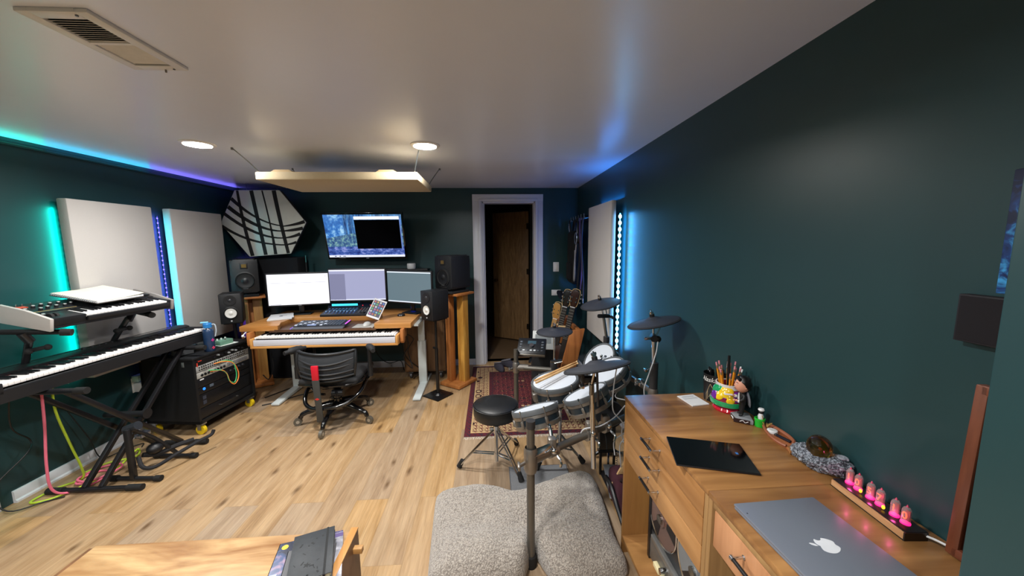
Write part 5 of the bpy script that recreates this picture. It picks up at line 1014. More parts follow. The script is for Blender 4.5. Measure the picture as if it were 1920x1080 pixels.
# module, pedal, loose gear
t = thing('drum_module', 'black drum sound module tilted on the rack behind the snare', 'drum module', (.34, 2.93, .60)); q = TR(.335, 2.90, .668) @ rot('Z', -14) @ rot('X', 30)
part(t, 'case', MB().box((0, 0, 0), (.235, .175, .04), mx=q, bev=.006), M('121418', .4), True); part(t, 'front_edge', MB().box((0, -.089, -.004), (.235, .006, .03), mx=q, bev=.002), STEEL, True)
part(t, 'display', MB().box((-.0, .035, .021), (.07, .035, .002), mx=q), M('39505c', .2), True); part(t, 'dial', MB().cyl((.0, -.005, .02), (.0, -.005, .034), .019, seg=20, mx=q), CHR, True)
for i in range(7): part(t, 'button', MB().box((-.09 + i * .03, -.055, .0215), (.018, .012, .005), mx=q, bev=.001), M('c9ced2' if i in (1, 3, 4) else '3c4046', .35), True)
for i in (-1, 1):
    for k in range(3): part(t, 'pad_button', MB().box((i * .09, -.02 + k * .03, .0215), (.02, .016, .004), mx=q, bev=.001), M('4a5058', .4), True)
part(t, 'mount_arm', MB().tube([(.335, 2.905, .65), (.33, 2.90, .60), (.31, 2.86, .55)], .01, 8, 3), BLK, True)
t = thing('music_player_stand', 'pale grey plastic lid standing open behind the drum module', 'case lid', (.47, 3.12, 0)); q = TR(.46, 3.10, .67) @ rot('Z', -12) @ rot('X', 62)
part(t, 'lid', MB().box((0, 0, 0), (.19, .17, .02), mx=q, bev=.006), M('a9adac', .5), True); part(t, 'inset', MB().box((.0, .01, .0105), (.14, .08, .003), mx=q), M('6c7376', .5), True); part(t, 'base_case', MB().box((.47, 3.20, .30), (.2, .12, .60), bev=.01), M('15171b', .6), True)
t = thing('small_box', 'small white box on the rug behind the rack tube', 'box', (.50, 3.35, .0085)); part(t, 'carton', MB().box((0, 0, .17), (.14, .12, .34), bev=.003), M('1b2a33', .6)); part(t, 'white_top', MB().box((0, 0, .345), (.13, .11, .01)), WHT)
t = thing('kick_pedal', 'chrome and black kick drum pedal on the floor beside the cabinet', 'pedal', (.72, 2.02, .0))
part(t, 'base_plate', MB().box((.75, 2.06, .012), (.09, .26, .012), bev=.003), M('1a1b1e', .4), True); part(t, 'footboard', MB().box((0, 0, 0), (.075, .24, .01), mx=TR(.735, 2.02, .06) @ rot('Z', -8) @ rot('X', 16), bev=.004), M('b0b3b5', .3, .8), True)
fr = part(t, 'frame', MB().box((.705, 2.17, .09), (.014, .02, .17), bev=.003).box((.795, 2.17, .09), (.014, .02, .17), bev=.003).cyl((.69, 2.17, .165), (.81, 2.17, .165), .01, seg=12), BLKM, True); part(fr, 'spring', MB().tube([(.815 + .006 * math.cos(k * 1.57), 2.17 + .006 * math.sin(k * 1.57), .04 + k * .004) for k in range(28)], .0018, 5, 0), CHR, True)
part(t, 'beater', MB().cyl((.75, 2.17, .165), (.75, 2.235, .31), .005, seg=8).sph((.75, 2.24, .32), .026, (1, 1, 1), 14), BLKM, True); part(t, 'chain', MB().box((.75, 2.15, .12), (.012, .008, .09)), CHR, True)
t = thing('kick_tower', 'black kick drum pad tower half hidden behind the cabinet', 'drum', (.82, 2.38, .0)); part(t, 'tower', MB().box((.82, 2.40, .25), (.12, .06, .5), bev=.01), BLK, True); part(t, 'strike_pad', MB().cyl((.82, 2.37, .33), (.82, 2.335, .33), .10, seg=28), M('2a2c31', .8), True)
for x in (.72, .92): part(t, 'foot', MB().tube([(.82, 2.4, .05), (x, 2.36, .02)], .012, 8, 0), CHR, True)
t = thing('blue_box', 'bright blue box on the floor under the pedal by the cabinet', 'box', (.80, 1.83, 0)); part(t, 'tub', MB().box((.80, 1.86, .045), (.16, .11, .09), bev=.008), M('1652c4', .35), True); part(t, 'lid', MB().box((.80, 1.86, .094), (.168, .118, .01), bev=.003), M('0f2f6a', .4), True)  # plain blue box filling a vivid blue patch beside the cabinet
GW = 'white cables on the drum rack'
for lab, pts in (('white cable running down from the wall side cymbal to the rack', [(.945, 1.93, .97), (.93, 1.92, .90), (.90, 1.93, .78), (.885, 1.95, .69), (.895, 1.97, .62), (.9, 2.0, .5)]), ('white cable swaying down past the chrome pole to the floor', [(.62, 1.68, .93), (.62, 1.72, .80), (.63, 1.75, .66), (.69, 1.78, .58), (.74, 1.80, .50), (.70, 1.82, .42), (.72, 1.85, .28), (.74, 1.9, .2)]),
                 ('white cable zigzagging from the hidden drum pad to the back tube', [(.80, 2.12, .62), (.77, 2.1, .57), (.84, 2.05, .56), (.88, 2.02, .50), (.87, 2.0, .42), (.88, 1.98, .30)]), ('white cable looping around the end of the front cross tube', [(.44, 1.70, .55), (.46, 1.68, .60), (.54, 1.69, .605), (.64, 1.75, .62), (.72, 1.80, .66), (.76, 1.84, .6), (.73, 1.82, .5), (.66, 1.8, .46), (.66, 1.79, .38)]), ('white cable hanging in a small loop under the clamp cluster', [(.78, 1.86, .60), (.79, 1.88, .50), (.76, 1.86, .40), (.72, 1.85, .46), (.74, 1.86, .58), (.79, 1.90, .35), (.82, 1.92, .2)])):
    cable('drum_cable', lab, pts, .0032, 'c5c8cc', GW)
for lab, pts in (('grey wrapped cable bundle beside the cabinet end, upper', [(.83, 1.9, .52), (.80, 1.88, .46), (.84, 1.9, .40), (.80, 1.9, .34), (.85, 1.92, .28), (.82, 1.92, .15)]), ('grey wrapped cable bundle beside the cabinet end, lower', [(.76, 1.92, .38), (.80, 1.93, .33), (.84, 1.95, .26), (.80, 1.95, .2), (.82, 1.98, .1), (.84, 2.02, .03)])): cable('drum_cable', lab, pts, .008, '7d838c', GW)
# ============================================================ cushion, mat, things on the near floor
from mathutils import noise as NZ
def mat_sherpa():
    m, nt, N, L, b = nodes('sherpa_fleece'); tc = N.new('ShaderNodeTexCoord')
    v = N.new('ShaderNodeTexVoronoi'); v.inputs['Scale'].default_value = 135; n = N.new('ShaderNodeTexNoise'); n.inputs['Scale'].default_value = 60; n.inputs['Detail'].default_value = 3
    a = N.new('ShaderNodeVectorMath'); a.operation = 'MULTIPLY_ADD'; a.inputs[1].default_value = (.02, .02, .02); L.new(tc.outputs['Object'], n.inputs['Vector']); L.new(n.outputs['Color'], a.inputs[0]); L.new(tc.outputs['Object'], a.inputs[2]); L.new(a.outputs[0], v.inputs['Vector'])
    cr = N.new('ShaderNodeValToRGB'); e = cr.color_ramp.elements; e[0].position = .15; e[0].color = hx('b5aca1') + (1,); e[1].position = .75; e[1].color = hx('7c746c') + (1,)
    L.new(v.outputs['Distance'], cr.inputs[0]); L.new(cr.outputs[0], b.inputs['Base Color']); b.inputs['Roughness'].default_value = 1; b.inputs['Sheen Weight'].default_value = .4
    iv = N.new('ShaderNodeMath'); iv.operation = 'SUBTRACT'; iv.inputs[0].default_value = 1; L.new(v.outputs['Distance'], iv.inputs[1])
    bp = N.new('ShaderNodeBump'); bp.inputs['Strength'].default_value = .75; bp.inputs['Distance'].default_value = .006; L.new(iv.outputs[0], bp.inputs['Height']); L.new(bp.outputs[0], b.inputs['Normal']); return m
outl = smooth_pts([(x + .015, y - .0, 0) for x, y in [(-.365, 1.98), (-.2, 2.015), (-.06, 2.0), (.10, 1.945), (.30, 2.0), (.50, 2.085), (.60, 2.11), (.625, 2.0), (.615, 1.80), (.60, 1.62), (.605, 1.47), (.56, 1.42), (.42, 1.39), (.32, 1.385), (.24, 1.42), (.205, 1.50), (.175, 1.575), (.14, 1.50), (.10, 1.42), (.0, 1.39), (-.15, 1.38), (-.28, 1.385), (-.318, 1.43), (-.34, 1.65), (-.365, 1.98)]], 6)
cc = V((.15, 1.76, 0)); NT, NR = 220, 46
def ray_r(a):
    d = V((math.cos(a), math.sin(a))); best = 0
    for p, q in zip(outl, outl[1:] + outl[:1]):
        P = V((p.x - cc.x, p.y - cc.y)); Q = V((q.x - cc.x, q.y - cc.y)); e = Q - P; den = d.x * e.y - d.y * e.x
        if abs(den) < 1e-9: continue
        tt = (P.x * e.y - P.y * e.x) / den; u = (P.x * d.y - P.y * d.x) / den
        if tt > 0 and -1e-6 <= u <= 1 + 1e-6: best = max(best, tt)
    return best
RR = [ray_r(2 * PI * k / NT) for k in range(NT)]
RR = [(RR[k - 1] + 2 * RR[k] + RR[(k + 1) % NT]) / 4 for k in range(NT)]
vs, fs = [], []
def hgt(x, y, r):
    h = .125 * (1 - r ** 5) ** .5 + .018
    for (gx, gy, s, a_) in ((-.12, 1.70, .1, -.03), (.30, 1.72, .05, -.02), (.45, 1.78, .12, .022), (.36, 1.54, .05, .012), (.17, 1.66, .06, -.035), (-.15, 1.52, .12, .015), (.06, 1.86, .1, -.012)): h += a_ * math.exp(-((x - gx) ** 2 + (y - gy) ** 2) / (2 * s * s)) * min(1, (1 - r) * 6)
    h += .012 * NZ.noise(V((x * 7, y * 7, 1))) * min(1, (1 - r) * 5) + .004 * NZ.noise(V((x * 70, y * 70, 2))) + .003 * NZ.noise(V((x * 150, y * 150, 5)))
    return max(h, .014)
for j in range(1, NR + 1):
    r = (j / NR) ** .8
    for k in range(NT):
        a = 2 * PI * k / NT; x, y = cc.x + r * RR[k] * math.cos(a), cc.y + r * RR[k] * math.sin(a); vs.append((x, y, hgt(x, y, r)))
ic = len(vs); vs.append((cc.x, cc.y, hgt(cc.x, cc.y, 0)))
for k in range(NT): a = 2 * PI * k / NT; r = .93; vs.append((cc.x + r * RR[k] * math.cos(a), cc.y + r * RR[k] * math.sin(a), .008))
for k in range(NT):
    k2 = (k + 1) % NT; fs.append((ic, k, k2))
    for j in range(NR - 1): fs.append((j * NT + k, (j + 1) * NT + k, (j + 1) * NT + k2, j * NT + k2))
    fs.append(((NR - 1) * NT + k, ic + 1 + k, ic + 1 + k2, (NR - 1) * NT + k2))
fs.append(tuple(ic + 1 + k for k in range(NT))[::-1])
t = thing('floor_cushion', 'large grey beige fleece floor cushion folded around the front drum rack post', 'cushion', (.15, 1.76, 0)); part(t, 'fleece_cover', MB().raw(vs, fs), mat_sherpa(), True)
t = thing('drum_mat', 'grey woven floor mat under the fleece cushion', 'mat', (.46, 1.95, 0)); part(t, 'weave', MB().box((.302, 1.97, .003), (.395, .64, .006), bev=.001), M('7f8184', .95, var=.35, scale=220), True); part(t, 'edge_binding', MB().tube([(.105, 1.65, .004), (.105, 2.29, .004), (.499, 2.29, .004), (.499, 1.65, .004)], .0035, 6, 0), M('5d5f63', .9), True)
b_ = thing('cloth_bag', 'maroon cloth bag squeezed between the fleece cushion and the cabinet', 'bag', (.70, 1.78, 0)); mb = MB().box((.735, 1.79, .11), (.12, .36, .2), bev=.04, seg=4)
for v in mb.bm.verts: v.co.x += .01 * math.sin(v.co.y * 40) ; v.co.z += .012 * math.sin(v.co.y * 33 + 1)
part(b_, 'body', mb, M('3c1220', .9, bump=.2), True); part(b_, 'dark_trim', MB().tube([(.675, 1.60, .03), (.665, 1.72, .1), (.668, 1.85, .15), (.68, 1.98, .12)], .012, 8), BLK, True); part(b_, 'handle', MB().tube([(.72, 1.72, .2), (.70, 1.76, .245), (.71, 1.82, .2)], .008, 8), M('2a0d17', .9), True)
s = thing('wood_stick', 'pale wooden slat leaning out of the maroon bag', 'wood slat', (.70, 1.88, .2)); part(s, 'slat', MB().box((0, 0, 0), (.03, .012, .3), mx=TR(.74, 1.86, .26) @ rot('Y', 22) @ rot('X', 8), bev=.002), WOOD('b98f5c', 'dcb988', 2, 6, .6, 8), True)

# ============================================================ cabinets along the right wall
OAK = WOOD('744c27', 'ad7f4c', 0, 2.6, .38, 9, coat=.1, dist=1.6); OAKY = WOOD('8c5e30', 'b98a58', 1, 2.4, .42, 9, dist=1.2); OAKV = WOOD('80562a', 'ab7c45', 2, 2.6, .45, 9); PINK = WOOD('a9744c', 'c8936a', 2, 5, .5, 16); PLY = WOOD('7c5a34', 'b28d5c', 2, 3, .6, 30)
CX, CT = .6255, .811
t = thing('drawer_cabinet', 'oak veneer cabinet with three bar handled drawers over an open tape deck bay', 'cabinet', (.85, 1.26, 0))
def cpart(T, name, x0, x1, y0, y1, z0, z1, mt, bev=.0015): return part(T, name, MB().box(((x0 + x1) / 2, (y0 + y1) / 2, (z0 + z1) / 2), (x1 - x0, y1 - y0, z1 - z0), bev=bev), mt, True)
cpart(t, 'top', CX, XR - .004, .9285, 1.59, CT - .018, CT, OAK)
cpart(t, 'end_panel', CX + .004, XR - .005, 1.570, 1.588, .0, CT - .018, OAKV); cpart(t, 'end_panel', CX + .002, XR - .005, .9285, .9465, .0, CT - .018, PLY)
cpart(t, 'bottom_board', CX + .002, XR - .01, .9465, 1.57, .075, .095, OAK); cpart(t, 'back_panel', XR - .014, XR - .005, .9465, 1.57, .095, CT - .018, OAKV); cpart(t, 'drawer_divider', CX + .02, XR - .014, .9465, 1.57, .505, .52, OAKV); cpart(t, 'kick_board', CX + .05, CX + .065, .9465, 1.57, .0, .075, OAKV)
def handle(T, y0, y1, z, x=.592, face=CX):
    h = part(T, 'handle', MB().cyl((x, y0, z), (x, y1, z), .0052, seg=14), M('2a2a2b', .4, .6), True)
    for y in (y0 + .004, y1 - .004): part(h, 'handle_post', MB().cyl((x, y, z), (face + .002, y, z), .0035, seg=10).cyl((face - .002, y, z), (face + .002, y, z), .006, seg=12).cyl((x, y - .005, z), (x, y + .005, z), .0062, seg=14), CHR, True)
for z0, z1, zh in ((.705, .790, .752), (.612, .7035, .672), (.519, .6105, .583)):
    d = cpart(t, 'drawer', CX + .001, CX + .017, .9485, 1.568, z0, z1, OAKY); cpart(d, 'drawer_box', CX + .02, XR - .05, .97, 1.55, z0 + .008, z1 - .015, PLY); handle(d, 1.222, 1.315, zh)
t2 = thing('drawer_cabinet', 'oak veneer cabinet with a pinkish drawer front under the laptop', 'cabinet', (.85, .72, 0))
cpart(t2, 'top', CX, XR - .004, .44, .9275, CT - .018, CT, OAK); cpart(t2, 'end_panel', CX + .002, XR - .005, .9095, .9275, .0, CT - .018, PLY); cpart(t2, 'end_panel', CX + .002, XR - .005, .44, .458, .0, CT - .018, PLY); cpart(t2, 'bottom_board', CX + .002, XR - .01, .458, .9095, .075, .095, OAK); cpart(t2, 'back_panel', XR - .014, XR - .005, .458, .9095, .095, CT - .018, M('4a3020', .6)); cpart(t2, 'top_rail', CX + .004, CX + .02, .458, .9095, .772, .793, PLY)
d = cpart(t2, 'drawer', CX + .006, CX + .022, .468, .905, .655, .768, PINK, .004); cpart(d, 'drawer_box', CX + .022, XR - .06, .48, .895, .66, .755, PLY); handle(d, .70, .785, .735, .60, CX + .006); cpart(t2, 'inner_shelf', CX + .04, XR - .014, .458, .9095, .40, .416, M('4d3424', .6))

# reel to reel deck in the bay
t = thing('reel_tape_deck', 'silver and black reel to reel tape deck in the open bay of the cabinet', 'tape deck', (.80, 1.2, .096)); FX = .715
cpart(t, 'case', FX, .98, .955, 1.45, .097, .50, M('141518', .5), .003); cpart(t, 'trim_frame', FX - .004, FX, .957, 1.448, .10, .497, M('7f7f80', .35, .7)); cpart(t, 'reel_panel', FX - .006, FX - .003, .965, 1.43, .245, .492, M('1b2128', .3)); cpart(t, 'side_cheek', FX - .014, FX + .02, 1.432, 1.452, .097, .5, M('101216', .4))
cpart(t, 'head_cover', FX - .02, FX - .003, .97, 1.41, .215, .24, M('8e8e8c', .35, .6)); cpart(t, 'control_panel', FX - .012, FX - .003, .965, 1.43, .112, .205, M('6c6b68', .4, .4))
for y, hc, nm in ((1.335, 'a0847c', 'reel'), (1.09, '8f9498', 'reel')):
    r_ = part(t, nm, MB().lathe([(.118, 0), (.118, .004), (.03, .005), (.03, .012), (0, .012)], TR(FX - .006, y, .375) @ rot('Y', -90), 36), M(hc, .25, .7 if hc[0] == 'a' else .3), True)
    for k in range(3):
        a = k * 2.094 + .5; part(r_, 'reel_window', MB().prism([(.04, -.012), (.105, -.028), (.105, .028), (.04, .012)], .0015, TR(FX - .0105, y, .375) @ rot('Y', -90) @ rot('Z', math.degrees(a))), M('1c1a1c', .3), True)
    part(r_, 'rim', MB().lathe([(.112, .005), (.117, .0075), (.119, .005)], TR(FX - .006, y, .375) @ rot('Y', -90), 36), CHR, True); part(r_, 'hub', MB().lathe([(.018, .012), (.018, .02), (.010, .024), (0, .024)], TR(FX - .006, y, .375) @ rot('Y', -90), 18), STEEL, True)
for k in range(6): cpart(t, 'piano_key', FX - .03, FX - .012, 1.0 + k * .062, 1.05 + k * .062, .135, .155, M('e3d7ab', .4), .002)
for y in (1.12, 1.28): part(t, 'level_knob', MB().cyl((FX - .012, y, .185), (FX - .04, y, .185), .012, seg=18), CHR, True)

# ------------------------------------------------------------ on the cabinets
Z = CT + .0006
t = thing('index_card', 'white printed card lying on the far end of the cabinet top', 'card', (.914, 1.508, Z), 8); part(t, 'card', MB().box((0, 0, .002), (.085, .105, .004)), WHT); part(t, 'printed_lines', MB().box((.0, .035, .0042), (.06, .004, .0004)).box((0, .02, .0042), (.07, .002, .0004)).box((0, .012, .0042), (.07, .002, .0004)), M('8f949c', .6))
# souvenir mug of pens
t = thing('pen_mug', 'black souvenir tumbler lettered in white holding dark pens', 'mug', (1.015, 1.515, Z)); t.scale = (1.05, 1.05, 1.12)
part(t, 'tumbler', MB().lathe([(0, 0), (.037, 0), (.038, .004), (.044, .11), (.0445, .112), (.0425, .112), (.037, .01), (0, .008)], seg=36), M('17181a', .35))
def wrap(mb, r0, r1, z0, z1):
    for v in mb.bm.verts:
        a = v.co.x; z = v.co.y; rr = r0 + (r1 - r0) * (z - z0) / (z1 - z0) + .0004 + v.co.z; v.co = V((rr * math.cos(a), rr * math.sin(a), z))
    return mb
lt = MB().text('Alaska', .027, MX(), .0006, 0, .3)
for v in lt.bm.verts: v.co = V((v.co.x / .046 - 2.72, v.co.y + .092, v.co.z))
part(t, 'lettering', wrap(lt, .038, .044, 0, .11), M('e6e6e2', .4))
sk = MB()
for a0, a1, z0, z1 in ((-2.9, -2.5, .03, .075), (-2.5, -2.2, .075, .055), (-2.2, -1.9, .055, .062), (-2.9, -2.9, .0, .03), (-1.95, -1.95, .015, .06), (-2.6, -2.3, .02, .045), (-2.3, -2.05, .045, .02), (-2.75, -2.75, .01, .05)):
    sk.tube([((.0385 + .0055 * (z0 + (z1 - z0) * q) / .11) * math.cos(a0 + (a1 - a0) * q), (.0385 + .0055 * (z0 + (z1 - z0) * q) / .11) * math.sin(a0 + (a1 - a0) * q), z0 + (z1 - z0) * q) for q in (0, .25, .5, .75, 1)], .0012, 5, 2)
part(t, 'line_drawing', sk, M('b09a78', .5))
def pen(name, lab, base, tip, r, mats, group, eraser=False):
    p = thing(name, lab, 'pencil' if eraser else 'pen', base, 0, group); A, B = V(base), V(tip); d = B - A
    if eraser:
        part(p, 'shaft', MB().cyl(A, A + d * .86, r, seg=6), mats[0], True); part(p, 'ferrule', MB().cyl(A + d * .86, A + d * .93, r * 1.05, seg=12), mats[1], True); part(p, 'eraser', MB().cyl(A + d * .93, B, r * .98, r * .9, 12), mats[2], True)
    else:
        part(p, 'barrel', MB().cyl(A, A + d * .6, r, seg=12), mats[0], True); c = part(p, 'cap', MB().cyl(A + d * .6, B, r * 1.15, r * .9, 12), mats[1], True); part(c, 'clip', MB().box(tuple(A + d * .82 + V((-r * 1.3, 0, 0))), (.0018, .003, .03)), CHR, True)
    return p
PENS = ['152226', '0f1012', '222831', '0d0e10', '2f4a46', '101013', '1b1b20', '30363c', '131417', '26383a']
for k, hc in enumerate(PENS):
    a = k * 2.4; r_ = .010 + .016 * (k % 3) / 2; bx, by = 1.015 + r_ * .7 * math.cos(a), 1.515 + r_ * .7 * math.sin(a)
    pen('pen', 'dark pen standing among the others in the black lettered tumbler', (bx, by, Z + .01), (1.015 + r_ * 1.3 * math.cos(a), 1.515 + r_ * 1.3 * math.sin(a), Z + .135 + .022 * ((k * 37) % 10) / 10), .0042, (M(hc, .35), M(PENS[k - 3], .35)), 'dark pens in the lettered tumbler')
# painted pot of pencils
PX, PY = 1.015, 1.418
t = thing('pencil_pot', 'round ceramic pot painted green yellow purple and red full of pencils', 'pot', (PX, PY, Z)); t.scale = (1.12, 1.12, 1.15)
pf = [(0, 0), (.042, 0), (.047, .004), (.048, .012), (.045, .016), (.055, .03), (.058, .045), (.056, .06), (.05, .075), (.044, .087), (.042, .098), (.0435, .103), (.0405, .103), (.039, .09), (.045, .06), (.045, .03), (.03, .014), (0, .012)]
part(t, 'body', MB().lathe(pf, seg=40), M('8a1f3c', .12, coat=.6)); part(t, 'rim', MB().lathe([(.0445, .088), (.0432, .1), (.0445, .1045), (.0405, .1055), (.040, .1), (.043, .088)], seg=40), M('dfe0e2', .15, coat=.5)); part(t, 'foot_ring', MB().lathe([(.0, .0), (.0475, .0), (.0505, .007), (.047, .0145), (.0, .0145)], seg=40), M('c81f34', .15, coat=.5)); part(t, 'green_band', MB().lathe([(.050, .0225), (.0585, .026), (.0605, .034), (.0592, .043), (.056, .046)], seg=40), M('1f9a5c', .12, coat=.6))
def pr(z):
    for (r0, z0), (r1, z1) in zip(pf[1:11], pf[2:12]):
        if z0 <= z <= z1: return r0 + (r1 - r0) * (z - z0) / max(1e-6, z1 - z0)
    return .05
for nm, a, z, s_, hc in (('flower_petal', -2.55, .082, .017, 'f2c81c'), ('flower_petal', -2.15, .083, .017, 'f2c81c'), ('flower_petal', -2.75, .064, .017, 'f2c81c'), ('flower_petal', -2.35, .073, .016, 'f2c81c'), ('flower_petal', -1.95, .064, .017, 'f2c81c'), ('flower_petal', -2.02, .05, .014, 'f2c81c'), ('flower_centre', -2.37, .063, .008, '7a2a86'), ('purple_dab', -1.55, .066, .02, '6a2390'), ('purple_dab', -3.1, .062, .018, '6a2390'), ('green_dab', -2.95, .085, .018, '1f9a5c'), ('green_dab', -3.35, .08, .018, '1f9a5c'), ('purple_dab', -1.1, .07, .018, '6a2390')):
    rr = pr(z); part(t, nm, MB().sph((0, 0, 0), s_, (.34, 1, 1), 14, mx=TR(rr * math.cos(a) * .97, rr * math.sin(a) * .97, z) @ rot('Z', math.degrees(a)) @ rot('Y', -20 if z > .06 else 10)), M(hc, .12, coat=.6))
YP = M('e8961f', .35); PNK = M('d98a94', .6); FER = M('b9b7a0', .3, .9); cols = [('9a62b8', 'purple'), ('2f7ac4', 'blue')]
for k in range(13):
    a = k * 2.39; r_ = .012 + .02 * ((k * 7) % 5) / 4; base = (PX + r_ * .5 * math.cos(a), PY + r_ * .5 * math.sin(a), Z + .016); tip = (PX + min(.052, r_ * 1.9 * math.cos(a)), PY + r_ * 1.9 * math.sin(a), Z + .178 + .03 * ((k * 13) % 7) / 6)
    pen('pencil', 'yellow pencil with its eraser up in the painted pot', base, tip, .0036, (YP, FER, PNK), 'yellow pencils in the painted pot', True)
pen('brush_pen', 'black feathery marker standing tallest at the back of the painted pot', (PX + .01, PY + .012, Z + .016), (PX + .008, PY + .02, Z + .232), .006, (BLK, BLKM), None)
pen('colour_pencil', 'purple pencil with a pale end in the painted pot', (PX + .008, PY - .01, Z + .016), (PX + .035, PY - .02, Z + .195), .0036, (M('6b3f8a', .4), FER, WHT), None, True)
pen('colour_pencil', 'white tipped orange pencil leaning to the wall in the painted pot', (PX, PY - .012, Z + .016), (PX + .032, PY - .034, Z + .188), .0036, (M('d8701f', .4), FER, WHT), None, True)

# bobblehead figure
BX, BY = 1.012, 1.325
t = thing('bobblehead', 'bobblehead of a man in a black suit on a grey base', 'figurine', (BX, BY, Z), -20)
part(t, 'base', MB().prism([(-.035, .02), (-.03, -.03), (.03, -.045), (.035, .03), (0, .04)], .018, bev=.003), M('8f9297', .5)); part(t, 'base_front', MB().box((-.0325, -.006, .009), (.003, .045, .015), mx=rot('Z', 6)).box((0, -.0385, .009), (.055, .003, .015), mx=rot('Z', -14)), M('2a1518', .4))
part(t, 'base_lettering', MB().tube([(-.0345, .006, .008), (-.0345, 0, .013), (-.0345, -.006, .008), (-.0345, -.012, .013), (-.0345, -.018, .007)], .0016, 6).tube([(-.016, -.0365, .008), (-.006, -.039, .013), (.002, -.041, .006), (.012, -.0435, .012)], .0016, 6), WHT)
def skinned(T, name, pts, edges, mt, lvl=2):
    me = bpy.data.meshes.new(name); me.from_pydata([p[:3] for p in pts], edges, []); o = bpy.data.objects.new(name, me); COL.objects.link(o); o.parent = T
    md = o.modifiers.new('skin', 'SKIN'); sv = me.skin_vertices[0].data
    for i, p in enumerate(pts): sv[i].radius = (p[3], p[3])
    sv[0].use_root = True; ss = o.modifiers.new('sub', 'SUBSURF'); ss.levels = ss.render_levels = lvl; me.materials.append(mt); return o
SU = M('0e0f13', .5); SKN = M('d99b80', .5, var=.03); HAIR = M('0b0a0b', .35)
skinned(t, 'suited_body', [(0, 0, .07, .013), (0, 0, .085, .013), (0, 0, .104, .014), (0, 0, .116, .007), (-.001, -.008, .062, .0095), (-.002, -.010, .042, .0075), (-.002, -.011, .024, .006), (-.014, -.012, .0205, .005), (-.0, .008, .062, .0095), (-.0, .012, .042, .0075), (.0, .014, .024, .006), (-.012, .015, .0205, .005), (0, -.018, .106, .0065), (-.004, -.022, .092, .006), (-.016, -.018, .082, .005), (0, .018, .106, .0065), (-.004, .022, .094, .006), (-.018, .017, .09, .005)],
        [(0, 1), (1, 2), (2, 3), (0, 4), (4, 5), (5, 6), (6, 7), (0, 8), (8, 9), (9, 10), (10, 11), (2, 12), (12, 13), (13, 14), (2, 15), (15, 16), (16, 17)], SU)
part(t, 'shirt_front', MB().prism([(-.006, .015), (.006, .015), (0, -.012)], .004, TR(-.0125, 0, .1) @ rot('Y', -90) @ rot('Z', 90)), WHT)
for nm, a, b_ in (('hand', (-.016, -.018, .082), (-.030, -.010, .083)), ('hand', (-.018, .017, .09), (-.042, .012, .094))):
    h_ = part(t, nm, MB().tube([a, ((a[0] + b_[0]) / 2, (a[1] + b_[1]) / 2, (a[2] + b_[2]) / 2 + .001), b_], [.0048, .0042, .005, .003], 8), SKN); part(h_, 'white_cuff', MB().cyl(a, V(a).lerp(V(b_), .3), .0062, seg=12), WHT)
    for k in range(4): part(h_, 'finger', MB().tube([b_, (b_[0] - .004, b_[1] - .004 + k * .0025, b_[2] + .001), (b_[0] - .007, b_[1] - .004 + k * .0025, b_[2] - .001)], .0013, 6, 2), SKN)
    part(h_, 'thumb', MB().tube([b_, (b_[0] - .001, b_[1] + .004, b_[2] + .004)], .0014, 6, 0), SKN)
part(t, 'held_sheet', MB().box((-.05, .008, .0975), (.03, .014, .002), mx=None, bev=.0006), WHT)
hm = MB().sph((0, 0, 0), 1, (.026, .0235, .032), 26)
for v in hm.bm.verts:
    x, y, z = v.co
    if x < 0: v.co.x *= 1.02 + .06 * math.exp(-((z + .003) / .006) ** 2 - (y / .005) ** 2) * 3.2 + .04 * math.exp(-((z + .022) / .008) ** 2 - (y / .012) ** 2) * 2
    if z < -.012: v.co.y *= 1 - .18 * min(1, (-z - .012) / .018)
    if x < -.012 and abs(z - .005) < .005 and abs(abs(y) - .010) < .006: v.co.x *= .955
hm.bm.transform(TR(-.004, 0, .146)); hd = part(t, 'head', hm, SKN)
for s in (-1, 1):
    part(hd, 'ear', MB().sph((.003, s * .0235, .143), .0065, (.6, .4, 1.1), 10), SKN); e_ = part(hd, 'eye', MB().sph((-.0268, s * .009, .1508), .0032, (.5, 1.2, .8), 10), WHT); part(hd, 'iris', MB().sph((-.0283, s * .009, .1508), .0014, (.5, 1, 1), 8), HAIR); part(hd, 'eyebrow', MB().tube([(-.0275, s * .005, .1565), (-.0272, s * .010, .158), (-.0245, s * .0145, .1565)], .0011, 6, 2), HAIR)
part(hd, 'mouth', MB().tube([(-.0285, -.006, .1305), (-.0303, 0, .1298), (-.0285, .006, .1305)], .0011, 6, 2), M('a04a44', .5))
hr = MB().sph((0, 0, 0), 1, (.0295, .0268, .034), 26); bm = hr.bm; bmesh.ops.bisect_plane(bm, geom=bm.verts[:] + bm.edges[:] + bm.faces[:], plane_co=(-.012, 0, .014), plane_no=(-.78, 0, -.62), clear_outer=True)
for v in bm.verts: v.co.z += .004 * max(0, v.co.z / .034) ; v.co.x += .002 * math.sin(v.co.z * 300)
hr.bm.transform(TR(-.0, 0, .1475)); part(hd, 'hair', hr, HAIR); part(hd, 'quiff', MB().tube([(-.018, -.018, .170), (-.022, 0, .175), (-.016, .018, .170), (.0, .022, .176)], .0065, 8), HAIR)
part(t, 'grey_backpiece', MB().lathe([(0, .004), (.022, .0035), (.03, 0), (.022, -.0035), (0, -.004)], TR(.02, -.004, .088) @ MX.Diagonal((1, .7, 1.1, 1)) @ rot('Y', 80)), M('7d8088', .5))
